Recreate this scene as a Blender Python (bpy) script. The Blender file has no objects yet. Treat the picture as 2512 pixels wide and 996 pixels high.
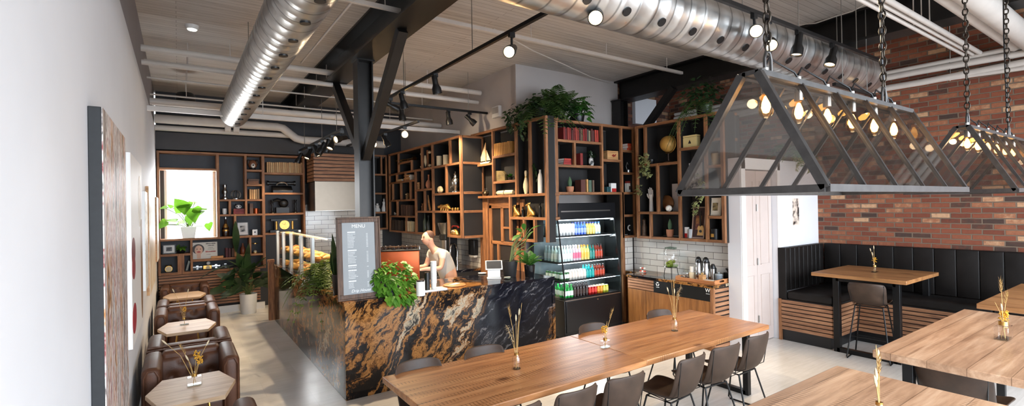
import bpy, bmesh, math, random
from mathutils import Vector, Matrix, Euler
R = math.radians
PI = math.pi
random.seed(7)
C = bpy.context.scene.collection
scn = bpy.context.scene

# ------------------------------------------------------------------ camera
F, YAW, PITCH, ROLL, EYE = 1195.0, 0.600, 0.005, -0.018, 2.1
def _rm():
    c, s = math.cos(YAW), math.sin(YAW)
    A = Matrix(((c, 0, -s), (0, 1, 0), (s, 0, c)))
    c, s = math.cos(PITCH), math.sin(PITCH)
    B = Matrix(((1, 0, 0), (0, c, s), (0, -s, c)))
    c, s = math.cos(ROLL), math.sin(ROLL)
    D = Matrix(((c, -s, 0), (s, c, 0), (0, 0, 1)))
    return D @ B @ A
RM = _rm()
RT = RM.transposed()
def at(x, y, X=None, Y=None, Z=None):
    """where the line of sight through a pixel of the 2512x996 photograph meets a wall, front or table plane"""
    d = RT @ Vector(((x - 1256) / F, (y - 498) / F, 1.0))
    d = Vector((d.x, d.z, -d.y))
    if Z is not None: t = (Z - EYE) / d.z
    elif X is not None: t = X / d.x
    else: t = Y / d.y
    return Vector((0, 0, EYE)) + d * t
def depth(p):
    return (RM @ Vector((p[0], EYE - p[2], p[1]))).z
cam = bpy.data.cameras.new('camera')
cam.sensor_width = 36.0
cam.lens = 36.0 * F / 2512.0
cam.clip_start = 0.05
co = bpy.data.objects.new('camera', cam)
C.objects.link(co)
r, dn, fw = [Vector((v[0], v[2], -v[1])) for v in (RM[0], RM[1], RM[2])]
co.matrix_world = Matrix((( r.x, -dn.x, -fw.x, 0), (r.y, -dn.y, -fw.y, 0), (r.z, -dn.z, -fw.z, EYE), (0, 0, 0, 1)))
scn.camera = co
scn.view_settings.view_transform = 'Standard'
scn.view_settings.look = 'None'
scn.view_settings.gamma = 1.0
scn.view_settings.use_curve_mapping = False
scn.view_settings.exposure = 0.1
cy = scn.cycles
cy.max_bounces = 7; cy.diffuse_bounces = 4; cy.glossy_bounces = 3; cy.transmission_bounces = 4; cy.transparent_max_bounces = 16
cy.sample_clamp_indirect = 4.0
cy.caustics_reflective = False; cy.caustics_refractive = False
cy.use_adaptive_sampling = True; cy.adaptive_threshold = 0.05
cy.use_denoising = True

# ------------------------------------------------------------------ materials
def lin(c):
    return tuple(((v / 12.92) if v <= 0.04045 else ((v + 0.055) / 1.055) ** 2.4) for v in (q / 255.0 for q in c)) + (1.0,)
class NT:
    def __init__(s, name):
        s.m = bpy.data.materials.new(name); s.m.use_nodes = True
        s.t = s.m.node_tree; s.n = s.t.nodes; s.b = s.n['Principled BSDF']
    def new(s, t, **kw):
        n = s.n.new(t)
        for k, v in kw.items(): setattr(n, k, v)
        return n
    def link(s, a, b): s.t.links.new(a, b)
    def coord(s, scale=(1, 1, 1), rot=(0, 0, 0), loc=(0, 0, 0), kind='Object'):
        c = s.new('ShaderNodeTexCoord'); m = s.new('ShaderNodeMapping')
        m.inputs['Scale'].default_value = scale; m.inputs['Rotation'].default_value = rot; m.inputs['Location'].default_value = loc
        s.link(c.outputs[kind], m.inputs['Vector']); return m.outputs['Vector']
    def noise(s, v, scale=5, detail=4, rough=0.55, dist=0.0):
        n = s.new('ShaderNodeTexNoise'); n.inputs['Scale'].default_value = scale; n.inputs['Detail'].default_value = detail
        n.inputs['Roughness'].default_value = rough; n.inputs['Distortion'].default_value = dist
        if v is not None: s.link(v, n.inputs['Vector'])
        return n.outputs['Fac']
    def ramp(s, f, stops, interp='LINEAR'):
        r_ = s.new('ShaderNodeValToRGB'); r_.color_ramp.interpolation = interp
        e = r_.color_ramp.elements
        while len(e) < len(stops): e.new(0.5)
        for i, (p, c) in enumerate(stops):
            e[i].position = p; e[i].color = c
        s.link(f, r_.inputs['Fac']); return r_.outputs['Color']
    def mix(s, f, a, b, mode='MIX'):
        m = s.new('ShaderNodeMix', data_type='RGBA', blend_type=mode)
        for i, v in ((0, f), (6, a), (7, b)):
            if hasattr(v, 'is_linked') or hasattr(v, 'links'): s.link(v, m.inputs[i])
            else: m.inputs[i].default_value = v
        return m.outputs[2]
    def math(s, op, a, b=0.0):
        m = s.new('ShaderNodeMath', operation=op)
        for i, v in enumerate((a, b)):
            if hasattr(v, 'links'): s.link(v, m.inputs[i])
            else: m.inputs[i].default_value = v
        return m.outputs[0]
    def bump(s, h, strength=0.3, dist=0.01):
        b_ = s.new('ShaderNodeBump'); b_.inputs['Strength'].default_value = strength; b_.inputs['Distance'].default_value = dist
        s.link(h, b_.inputs['Height']); s.link(b_.outputs['Normal'], s.b.inputs['Normal'])
    def set(s, col=None, rough=None, metal=None, spec=None, coat=None):
        b_ = s.b
        if col is not None:
            if hasattr(col, 'links'): s.link(col, b_.inputs['Base Color'])
            else: b_.inputs['Base Color'].default_value = col
        if rough is not None:
            if hasattr(rough, 'links'): s.link(rough, b_.inputs['Roughness'])
            else: b_.inputs['Roughness'].default_value = rough
        if metal is not None: b_.inputs['Metallic'].default_value = metal
        if spec is not None: b_.inputs['Specular IOR Level'].default_value = spec
        if coat is not None: b_.inputs['Coat Weight'].default_value = coat
        return s.m
_pm = {}
def paint(c, rough=0.5, metal=0.0, var=0.12, scale=9.0, spec=0.5, bump=0.0):
    """a plain surface of one colour with faint natural variation"""
    k = (tuple(c), rough, metal, var, scale, spec, bump)
    if k in _pm: return _pm[k]
    t = NT('paint_%d_%d_%d' % tuple(c)); l = lin(c)
    f = t.noise(t.coord(), scale, 3)
    lo = tuple(v * (1 - var) for v in l[:3]) + (1,); hi = tuple(min(1, v * (1 + var)) for v in l[:3]) + (1,)
    t.set(t.ramp(f, ((0.3, lo), (0.7, hi))), rough, metal, spec)
    if bump: t.bump(f, bump, 0.004)
    _pm[k] = t.m
    return t.m
def emit(c, strength):
    t = NT('glow'); l = lin(c)
    t.b.inputs['Emission Color'].default_value = l; t.b.inputs['Emission Strength'].default_value = strength
    t.b.inputs['Base Color'].default_value = l
    return t.m
def glass(tint=(255, 255, 255), refl=1.45, rough=0.0, haze=0.0):
    t = NT('clear_glass'); out = t.n['Material Output']; t.n.remove(t.b)
    a = t.new('ShaderNodeBsdfTransparent'); a.inputs['Color'].default_value = lin(tint)
    g = t.new('ShaderNodeBsdfGlossy'); g.inputs['Roughness'].default_value = rough
    lw = t.new('ShaderNodeLayerWeight'); lw.inputs['Blend'].default_value = .5
    f0 = ((refl - 1) / (refl + 1)) ** 2
    fr = t.math('ADD', t.math('MULTIPLY', t.math('POWER', lw.outputs['Facing'], 5.0), 0.8), f0 * 1.6)
    mx = t.new('ShaderNodeMixShader')
    src = a
    if haze:
        d = t.new('ShaderNodeBsdfDiffuse'); d.inputs['Color'].default_value = (0.6, 0.56, 0.5, 1)
        n = t.noise(t.coord((3, 3, 3)), 3, 4)
        mh = t.new('ShaderNodeMixShader'); t.link(t.math('MULTIPLY', n, haze * 2), mh.inputs[0])
        t.link(a.outputs[0], mh.inputs[1]); t.link(d.outputs[0], mh.inputs[2]); src = mh
    t.link(fr, mx.inputs[0]); t.link(src.outputs[0], mx.inputs[1]); t.link(g.outputs[0], mx.inputs[2])
    t.link(mx.outputs[0], out.inputs['Surface'])
    return t.m
def wood(name, dark, mid, light, axis='x', scale=1.0, rough=0.5, knots=0.0, saw=False, rnd=True, plank=0.0, pl_axis='y'):
    """sawn timber, grain along one axis of the object"""
    t = NT(name)
    sc = {'x': (0.7, 9, 9), 'y': (9, 0.7, 9), 'z': (9, 9, 0.7)}[axis]
    v = t.coord(tuple(q * scale for q in sc))
    if rnd:
        oi = t.new('ShaderNodeObjectInfo'); ad = t.new('ShaderNodeVectorMath', operation='ADD')
        cm = t.new('ShaderNodeCombineXYZ')
        rr = t.math('MULTIPLY', oi.outputs['Random'], 37.0)
        for i in range(3): t.link(rr, cm.inputs[i])
        t.link(v, ad.inputs[0]); t.link(cm.outputs[0], ad.inputs[1]); v = ad.outputs[0]
    f1 = t.noise(v, 1.6, 6, 0.62, 0.6); f2 = t.noise(v, 7.0, 3, 0.6)
    f = t.math('ADD', t.math('MULTIPLY', f1, 0.75), t.math('MULTIPLY', f2, 0.25))
    col = t.ramp(f, ((0.30, lin(dark)), (0.5, lin(mid)), (0.70, lin(light))))
    if plank:
        c0 = t.coord(); sp = t.new('ShaderNodeSeparateXYZ'); t.link(c0, sp.inputs[0])
        pv = t.math('DIVIDE', sp.outputs['XYZ'.index(pl_axis.upper())], plank)
        wn = t.new('ShaderNodeTexWhiteNoise', noise_dimensions='1D'); t.link(t.math('FLOOR', pv), wn.inputs['W'])
        col = t.mix(t.math('MULTIPLY', wn.outputs['Value'], 0.35), col, lin(dark))
        col = t.mix(1.0, col, t.ramp(t.math('FRACT', pv), ((0.0, (0.25, 0.2, 0.16, 1)), (0.03, (1, 1, 1, 1)))), 'MULTIPLY')
    if knots:
        vo = t.new('ShaderNodeTexVoronoi'); vo.inputs['Scale'].default_value = knots
        v2 = t.coord({'x': (0.55, 1, 1), 'y': (1, 0.55, 1), 'z': (1, 1, 0.55)}[axis]); t.link(v2, vo.inputs['Vector'])
        k = t.ramp(vo.outputs['Distance'], ((0.05, (0.22, 0.13, 0.08, 1)), (0.13, (1, 1, 1, 1))))
        col = t.mix(1.0, col, k, 'MULTIPLY')
    if saw:
        v3 = t.coord((1, 1, 1)); w = t.new('ShaderNodeTexWave', wave_type='BANDS', bands_direction='X')
        w.inputs['Scale'].default_value = 11; w.inputs['Distortion'].default_value = 1.5; t.link(v3, w.inputs['Vector'])
        msk = t.ramp(t.noise(t.coord((0.8, 7, 1)), 1.7, 2), ((0.52, (0, 0, 0, 1)), (0.60, (1, 1, 1, 1))))
        dk = t.ramp(w.outputs['Fac'], ((0.0, (0.45, 0.40, 0.36, 1)), (0.35, (1, 1, 1, 1))))
        col = t.mix(msk, col, t.mix(1.0, col, dk, 'MULTIPLY'))
    t.set(col, rough); t.bump(f, 0.15, 0.004)
    return t.m

M = {}
M['white_wall'] = paint((222, 222, 225), 0.6, var=0.02, scale=2)
M['grey_wall'] = paint((150, 145, 148), 0.7, var=0.04, scale=2)
M['drywall'] = paint((186, 178, 174), 0.7, var=0.03, scale=2)
M['white_trim'] = paint((235, 233, 230), 0.4, var=0.01)
M['black_steel'] = paint((30, 28, 27), 0.42, 0.3, var=0.25, scale=6)
M['black_metal'] = paint((20, 20, 21), 0.38, 0.4, var=0.1)
M['track_black'] = paint((17, 16, 16), 0.4, 0.2, var=0.1)
M['white_pipe'] = paint((206, 198, 190), 0.55, var=0.06, scale=4)
M['charcoal'] = paint((62, 63, 67), 0.65, var=0.08, scale=3)
M['dark_back'] = paint((24, 21, 20), 0.7, var=0.15, scale=3)
M['steel_frame'] = paint((72, 69, 67), 0.4, 0.75, var=0.18, scale=25)
M['chain'] = paint((58, 50, 42), 0.45, 0.8, var=0.3, scale=40)
M['chrome'] = paint((205, 205, 205), 0.14, 1.0, var=0.02)
M['steel'] = paint((176, 174, 170), 0.28, 1.0, var=0.05)
M['aluminium'] = paint((214, 218, 218), 0.4, 0.3, var=0.03)
M['brass'] = paint((198, 158, 88), 0.28, 1.0, var=0.06)
M['gold'] = paint((205, 160, 86), 0.35, 0.9, var=0.2, scale=30)
M['copper'] = paint((166, 74, 28), 0.32, 0.55, var=0.06)
M['black_plastic'] = paint((18, 18, 19), 0.35, var=0.05)
M['black_leather'] = paint((27, 24, 22), 0.42, var=0.2, scale=60, bump=0.15)
M['paper'] = paint((232, 226, 214), 0.7, var=0.03)
M['white_ceramic'] = paint((232, 230, 226), 0.3, var=0.02)
M['cream'] = paint((222, 204, 168), 0.55, var=0.06)
M['terracotta'] = paint((176, 116, 84), 0.7, var=0.1)
M['soil'] = paint((38, 28, 20), 0.9, var=0.4, scale=60)
M['glass'] = glass()
M['pendant_glass'] = glass((208, 202, 197), 1.4, 0.03, 0.012)
M['shelf_wood'] = wood('reclaimed_shelf_wood', (74, 46, 28), (134, 88, 54), (178, 126, 82), 'x', 2.2, 0.6)
M['shelf_wood_z'] = wood('reclaimed_upright_wood', (74, 46, 28), (134, 88, 54), (178, 126, 82), 'z', 2.2, 0.6)
M['shelf_wood_y'] = wood('reclaimed_board_wood', (74, 46, 28), (134, 88, 54), (178, 126, 82), 'y', 2.2, 0.6)
M['slat_wood'] = wood('slat_wood', (88, 58, 40), (144, 100, 70), (180, 134, 98), 'x', 1.6, 0.6)
M['slat_wood_y'] = wood('slat_wood_side', (88, 58, 40), (144, 100, 70), (180, 134, 98), 'y', 1.6, 0.6)
M['panel_wood'] = wood('cabinet_wood', (92, 56, 26), (130, 84, 42), (154, 104, 58), 'z', 1.2, 0.45)
M['table_wood'] = wood('table_wood', (112, 70, 40), (170, 115, 72), (198, 146, 98), 'x', 1.0, 0.32, 2.6, True, True, 0.19, 'y')
M['bar_wood'] = wood('bar_table_wood', (128, 94, 70), (176, 138, 108), (206, 172, 142), 'x', 1.0, 0.36, 2.4, True, True, 0.19, 'y')
M['booth_wood'] = wood('booth_table_wood', (120, 78, 46), (164, 114, 70), (188, 138, 90), 'y', 1.0, 0.35, 2.2, False, True, 0.18, 'x')
M['pale_wood'] = wood('pale_oak', (150, 118, 88), (196, 164, 130), (222, 196, 164), 'x', 1.4, 0.45, 0, False, True, 0.11, 'y')
M['light_wood'] = wood('light_wood', (150, 104, 62), (190, 142, 92), (212, 168, 118), 'x', 2, 0.5)
M['tray_wood'] = wood('tray_wood', (140, 84, 48), (178, 116, 70), (200, 142, 92), 'x', 2, 0.45)
def leather(name, c, rough, crack=0.3, spec=0.4):
    t = NT(name); v = t.coord(); l = lin(c)
    f = t.noise(v, 5, 5, 0.6); vo = t.new('ShaderNodeTexVoronoi', feature='DISTANCE_TO_EDGE'); vo.inputs['Scale'].default_value = 90; t.link(v, vo.inputs['Vector'])
    t.set(t.ramp(f, ((0.3, tuple(q * 0.55 for q in l[:3]) + (1,)), (0.55, l), (0.75, tuple(q * 1.5 for q in l[:3]) + (1,)))), t.ramp(f, ((0.3, (rough,) * 3 + (1,)), (0.7, (rough + 0.16,) * 3 + (1,)))))
    t.b.inputs['Specular IOR Level'].default_value = spec
    t.bump(vo.outputs['Distance'], crack, 0.002); return t.m
M['club_leather'] = leather('club_leather', (84, 51, 33), 0.40)
M['chair_leather'] = leather('chair_leather', (60, 45, 35), 0.42, 0.15, 0.34)
M['booth_leather'] = leather('booth_leather', (20, 16, 14), 0.46, 0.12, 0.26)
def granite():
    t = NT('black_gold_granite')
    v = t.coord()
    n1 = t.new('ShaderNodeTexNoise'); n1.inputs['Scale'].default_value = 2.4; n1.inputs['Detail'].default_value = 6; n1.inputs['Roughness'].default_value = 0.62; t.link(v, n1.inputs['Vector'])
    vm = t.new('ShaderNodeVectorMath', operation='SCALE'); vm.inputs['Scale'].default_value = 0.42
    sb = t.new('ShaderNodeVectorMath', operation='SUBTRACT'); sb.inputs[1].default_value = (0.5, 0.5, 0.5)
    t.link(n1.outputs['Color'], sb.inputs[0]); t.link(sb.outputs[0], vm.inputs[0])
    ad = t.new('ShaderNodeVectorMath', operation='ADD'); t.link(v, ad.inputs[0]); t.link(vm.outputs[0], ad.inputs[1])
    def turned(ang, sc):
        a = t.new('ShaderNodeMapping'); a.inputs['Rotation'].default_value = (0, R(ang), 0); t.link(ad.outputs[0], a.inputs['Vector'])
        b_ = t.new('ShaderNodeMapping'); b_.inputs['Scale'].default_value = sc; t.link(a.outputs[0], b_.inputs['Vector']); return b_
    mp = turned(52, (0.55, 1.0, 2.3))
    band = t.noise(mp.outputs[0], 1.02, 4, 0.5, 0.8)
    fine = t.noise(mp.outputs[0], 9, 6, 0.7, 0.4)
    b2 = t.math('ADD', band, t.math('MULTIPLY', t.math('SUBTRACT', fine, 0.5), 0.38))
    gold = t.ramp(b2, ((0.33, (0.005, 0.004, 0.005, 1)), (0.462, (0.010, 0.008, 0.007, 1)), (0.478, (0.14, 0.055, 0.015, 1)), (0.512, (0.36, 0.165, 0.050, 1)), (0.54, (0.15, 0.068, 0.022, 1)), (0.556, (0.010, 0.009, 0.009, 1)), (0.605, (0.008, 0.007, 0.008, 1)), (0.622, (0.26, 0.115, 0.036, 1)), (0.66, (0.44, 0.36, 0.25, 1)), (0.70, (0.02, 0.018, 0.016, 1))))
    mp2 = turned(36, (0.9, 2, 8.0))
    st = t.noise(mp2.outputs[0], 3.2, 5, 0.6, 0.3)
    dark = t.ramp(st, ((0.5, (0.006, 0.006, 0.009, 1)), (0.60, (0.014, 0.015, 0.022, 1)), (0.68, (0.16, 0.15, 0.15, 1)), (0.72, (0.012, 0.012, 0.018, 1))))
    sp = t.new('ShaderNodeSeparateXYZ'); t.link(ad.outputs[0], sp.inputs[0])
    xx = t.math('ADD', sp.outputs['X'], t.math('MULTIPLY', sp.outputs['Z'], -0.35))
    mk = t.ramp(t.math('MULTIPLY', xx, 0.2), ((0.57, (0, 0, 0, 1)), (0.60, (1, 1, 1, 1)), (0.83, (1, 1, 1, 1)), (0.86, (0, 0, 0, 1))))
    t.set(t.mix(mk, gold, dark), 0.09, 0.0, 0.2)
    return t.m
M['granite'] = granite()
def brickmat(name, w, h, mortar, cols, mcol, rough, bump, ax='yz', offset=0.5, var=0.0, blur=0.0):
    t = NT(name); c0 = t.coord(); sp = t.new('ShaderNodeSeparateXYZ'); t.link(c0, sp.inputs[0])
    cm = t.new('ShaderNodeCombineXYZ')
    t.link(sp.outputs['XYZ'.index(ax[0].upper())], cm.inputs[0]); t.link(sp.outputs['XYZ'.index(ax[1].upper())], cm.inputs[1])
    vec = cm.outputs[0]
    if blur:
        nz = t.new('ShaderNodeTexNoise'); nz.inputs['Scale'].default_value = 9; t.link(c0, nz.inputs['Vector'])
        s1 = t.new('ShaderNodeVectorMath', operation='SUBTRACT'); s1.inputs[1].default_value = (0.5, 0.5, 0.5); t.link(nz.outputs['Color'], s1.inputs[0])
        s2 = t.new('ShaderNodeVectorMath', operation='SCALE'); s2.inputs['Scale'].default_value = blur; t.link(s1.outputs[0], s2.inputs[0])
        s3 = t.new('ShaderNodeVectorMath', operation='ADD'); t.link(vec, s3.inputs[0]); t.link(s2.outputs[0], s3.inputs[1]); vec = s3.outputs[0]
    b = t.new('ShaderNodeTexBrick'); b.offset = offset; t.link(vec, b.inputs['Vector'])
    b.inputs['Scale'].default_value = 1.0; b.inputs['Brick Width'].default_value = w; b.inputs['Row Height'].default_value = h
    b.inputs['Mortar Size'].default_value = mortar; b.inputs['Mortar Smooth'].default_value = 0.25
    b.inputs['Color1'].default_value = (0, 0, 0, 1); b.inputs['Color2'].default_value = (1, 1, 1, 1); b.inputs['Mortar'].default_value = (0.5, 0.5, 0.5, 1)
    n = t.noise(c0, 14, 5, 0.65)
    fb = t.math('ADD', t.math('MULTIPLY', b.outputs['Color'], 1 - var), t.math('MULTIPLY', n, var))
    if var: fb = t.math('ADD', t.math('MULTIPLY', t.math('SUBTRACT', fb, .5), 1.38), .5)
    col = t.ramp(fb, cols)
    if var: col = t.mix(t.math('MULTIPLY', t.noise(c0, 30, 4, 0.7), 0.5), col, lin((84, 48, 36)), 'MIX')
    t.set(t.mix(b.outputs['Fac'], col, lin(mcol)), rough)
    t.bump(t.math('SUBTRACT', t.math('MULTIPLY', n, 0.25 if var else 0.02), b.outputs['Fac']), bump, 0.012)
    return t.m
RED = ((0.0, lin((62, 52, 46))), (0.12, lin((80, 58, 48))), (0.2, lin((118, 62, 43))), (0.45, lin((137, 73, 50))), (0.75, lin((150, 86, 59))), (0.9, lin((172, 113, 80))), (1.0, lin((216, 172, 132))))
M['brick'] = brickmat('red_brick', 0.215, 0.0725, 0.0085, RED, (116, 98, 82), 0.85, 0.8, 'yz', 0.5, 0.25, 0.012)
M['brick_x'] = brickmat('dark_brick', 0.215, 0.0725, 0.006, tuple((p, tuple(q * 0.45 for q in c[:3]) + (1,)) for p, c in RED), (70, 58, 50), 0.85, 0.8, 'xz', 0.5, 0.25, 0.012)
WT = ((0.0, lin((214, 208, 200))), (1.0, lin((232, 228, 222))))
M['subway_y'] = brickmat('subway_tile', 0.305, 0.102, 0.004, WT, (110, 104, 98), 0.12, 0.4, 'yz')
M['subway_x'] = brickmat('subway_tile_front', 0.305, 0.102, 0.004, WT, (110, 104, 98), 0.12, 0.4, 'xz')
def floor_mat():
    t = NT('porcelain_floor'); c0 = t.coord()
    b = t.new('ShaderNodeTexBrick'); t.link(c0, b.inputs['Vector']); b.offset = 0.35
    b.inputs['Scale'].default_value = 1; b.inputs['Brick Width'].default_value = 1.22; b.inputs['Row Height'].default_value = 0.61; b.inputs['Mortar Size'].default_value = 0.003
    b.inputs['Color1'].default_value = (0.2, 0.2, 0.2, 1); b.inputs['Color2'].default_value = (0.8, 0.8, 0.8, 1)
    n = t.noise(t.coord((1.2, 14, 1)), 2.2, 5, 0.6); n2 = t.noise(c0, 1.6, 4)
    f = t.math('ADD', t.math('MULTIPLY', n, 0.5), t.math('MULTIPLY', n2, 0.5))
    col = t.ramp(f, ((0.3, lin((196, 191, 184))), (0.7, lin((222, 218, 212)))))
    col = t.mix(0.12, col, b.outputs['Color'], 'OVERLAY')
    t.set(t.mix(b.outputs['Fac'], col, lin((200, 196, 190))), t.ramp(n2, ((0.3, (0.12,) * 3 + (1,)), (0.7, (0.25,) * 3 + (1,)))))
    return t.m
M['floor'] = floor_mat()
def ceiling_mat():
    t = NT('painted_plank_ceiling'); c0 = t.coord()
    b = t.new('ShaderNodeTexBrick'); t.link(c0, b.inputs['Vector']); b.offset = 0.37; b.inputs['Scale'].default_value = 1
    b.inputs['Brick Width'].default_value = 3.4; b.inputs['Row Height'].default_value = 0.085; b.inputs['Mortar Size'].default_value = 0.004; b.inputs['Mortar Smooth'].default_value = 0.5
    b.inputs['Color1'].default_value = lin((206, 198, 190)); b.inputs['Color2'].default_value = lin((196, 187, 179)); b.inputs['Mortar'].default_value = lin((150, 140, 132))
    n = t.noise(t.coord((0.4, 5, 1)), 2.2, 8, 0.78)
    t.set(t.mix(1.0, b.outputs['Color'], t.ramp(n, ((0.30, (0.55, 0.53, 0.50, 1)), (0.42, (0.9, 0.89, 0.88, 1)), (0.55, (1, 1, 1, 1)))), 'MULTIPLY'), 0.75)
    t.bump(t.math('SUBTRACT', n, t.math('MULTIPLY', b.outputs['Fac'], .5)), 0.3, 0.01); return t.m
M['ceiling'] = ceiling_mat()
def duct_mat(axis):
    t = NT('spiral_duct_' + axis); c0 = t.coord()
    n = t.noise(t.coord((1, 1, 1)), 4, 3)
    w = t.new('ShaderNodeTexWave', wave_type='BANDS', bands_direction=axis.upper()); w.inputs['Scale'].default_value = 1.55; t.link(c0, w.inputs['Vector'])
    f = t.ramp(w.outputs['Fac'], ((0.0, (.45, .45, .45, 1)), (0.02, (0.8, 0.8, 0.8, 1)), (0.05, (1, 1, 1, 1))))
    t.set(t.mix(1.0, t.ramp(n, ((0.3, lin((186, 184, 180))), (0.7, lin((214, 213, 210))))), f, 'MULTIPLY'), t.ramp(n, ((0.3, (0.27,) * 3 + (1,)), (0.7, (0.42,) * 3 + (1,)))), 0.95)
    t.bump(f, 0.15, 0.01); return t.m
M['duct_x'] = duct_mat('x'); M['duct_y'] = duct_mat('y')
def leafmat(name, a, b_, rough=0.45, trans=0.0):
    t = NT(name); oi = t.noise(t.coord(), 6, 3)
    t.set(t.ramp(oi, ((0.3, lin(a)), (0.7, lin(b_)))), rough)
    if trans:
        t.b.inputs['Subsurface Weight'].default_value = 0.0
        tr = t.new('ShaderNodeBsdfTranslucent'); tr.inputs['Color'].default_value = lin(b_)
        mx = t.new('ShaderNodeMixShader'); mx.inputs[0].default_value = trans
        t.link(t.b.outputs[0], mx.inputs[1]); t.link(tr.outputs[0], mx.inputs[2]); t.link(mx.outputs[0], t.n['Material Output'].inputs['Surface'])
    return t.m
M['leaf'] = leafmat('leaf_green', (36, 80, 30), (76, 128, 50), trans=0.2)
M['leaf_bright'] = leafmat('bright_leaf', (58, 108, 28), (112, 160, 52), trans=0.25)
M['leaf_dark'] = leafmat('dark_leaf', (22, 40, 22), (48, 74, 38), trans=0.12)
M['leaf_fern'] = leafmat('fern_leaf', (34, 54, 22), (74, 100, 44), trans=0.2)
M['leaf_pale'] = leafmat('pale_leaf', (128, 140, 84), (190, 190, 138), trans=0.3)
M['stem'] = paint((92, 104, 56), 0.6)
M['straw'] = paint((178, 142, 86), 0.7, var=0.25, scale=40)
M['straw_pale'] = paint((196, 178, 146), 0.8, var=0.2, scale=60)
M['yellow_flower'] = paint((204, 148, 32), 0.7, var=0.3, scale=80)

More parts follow.
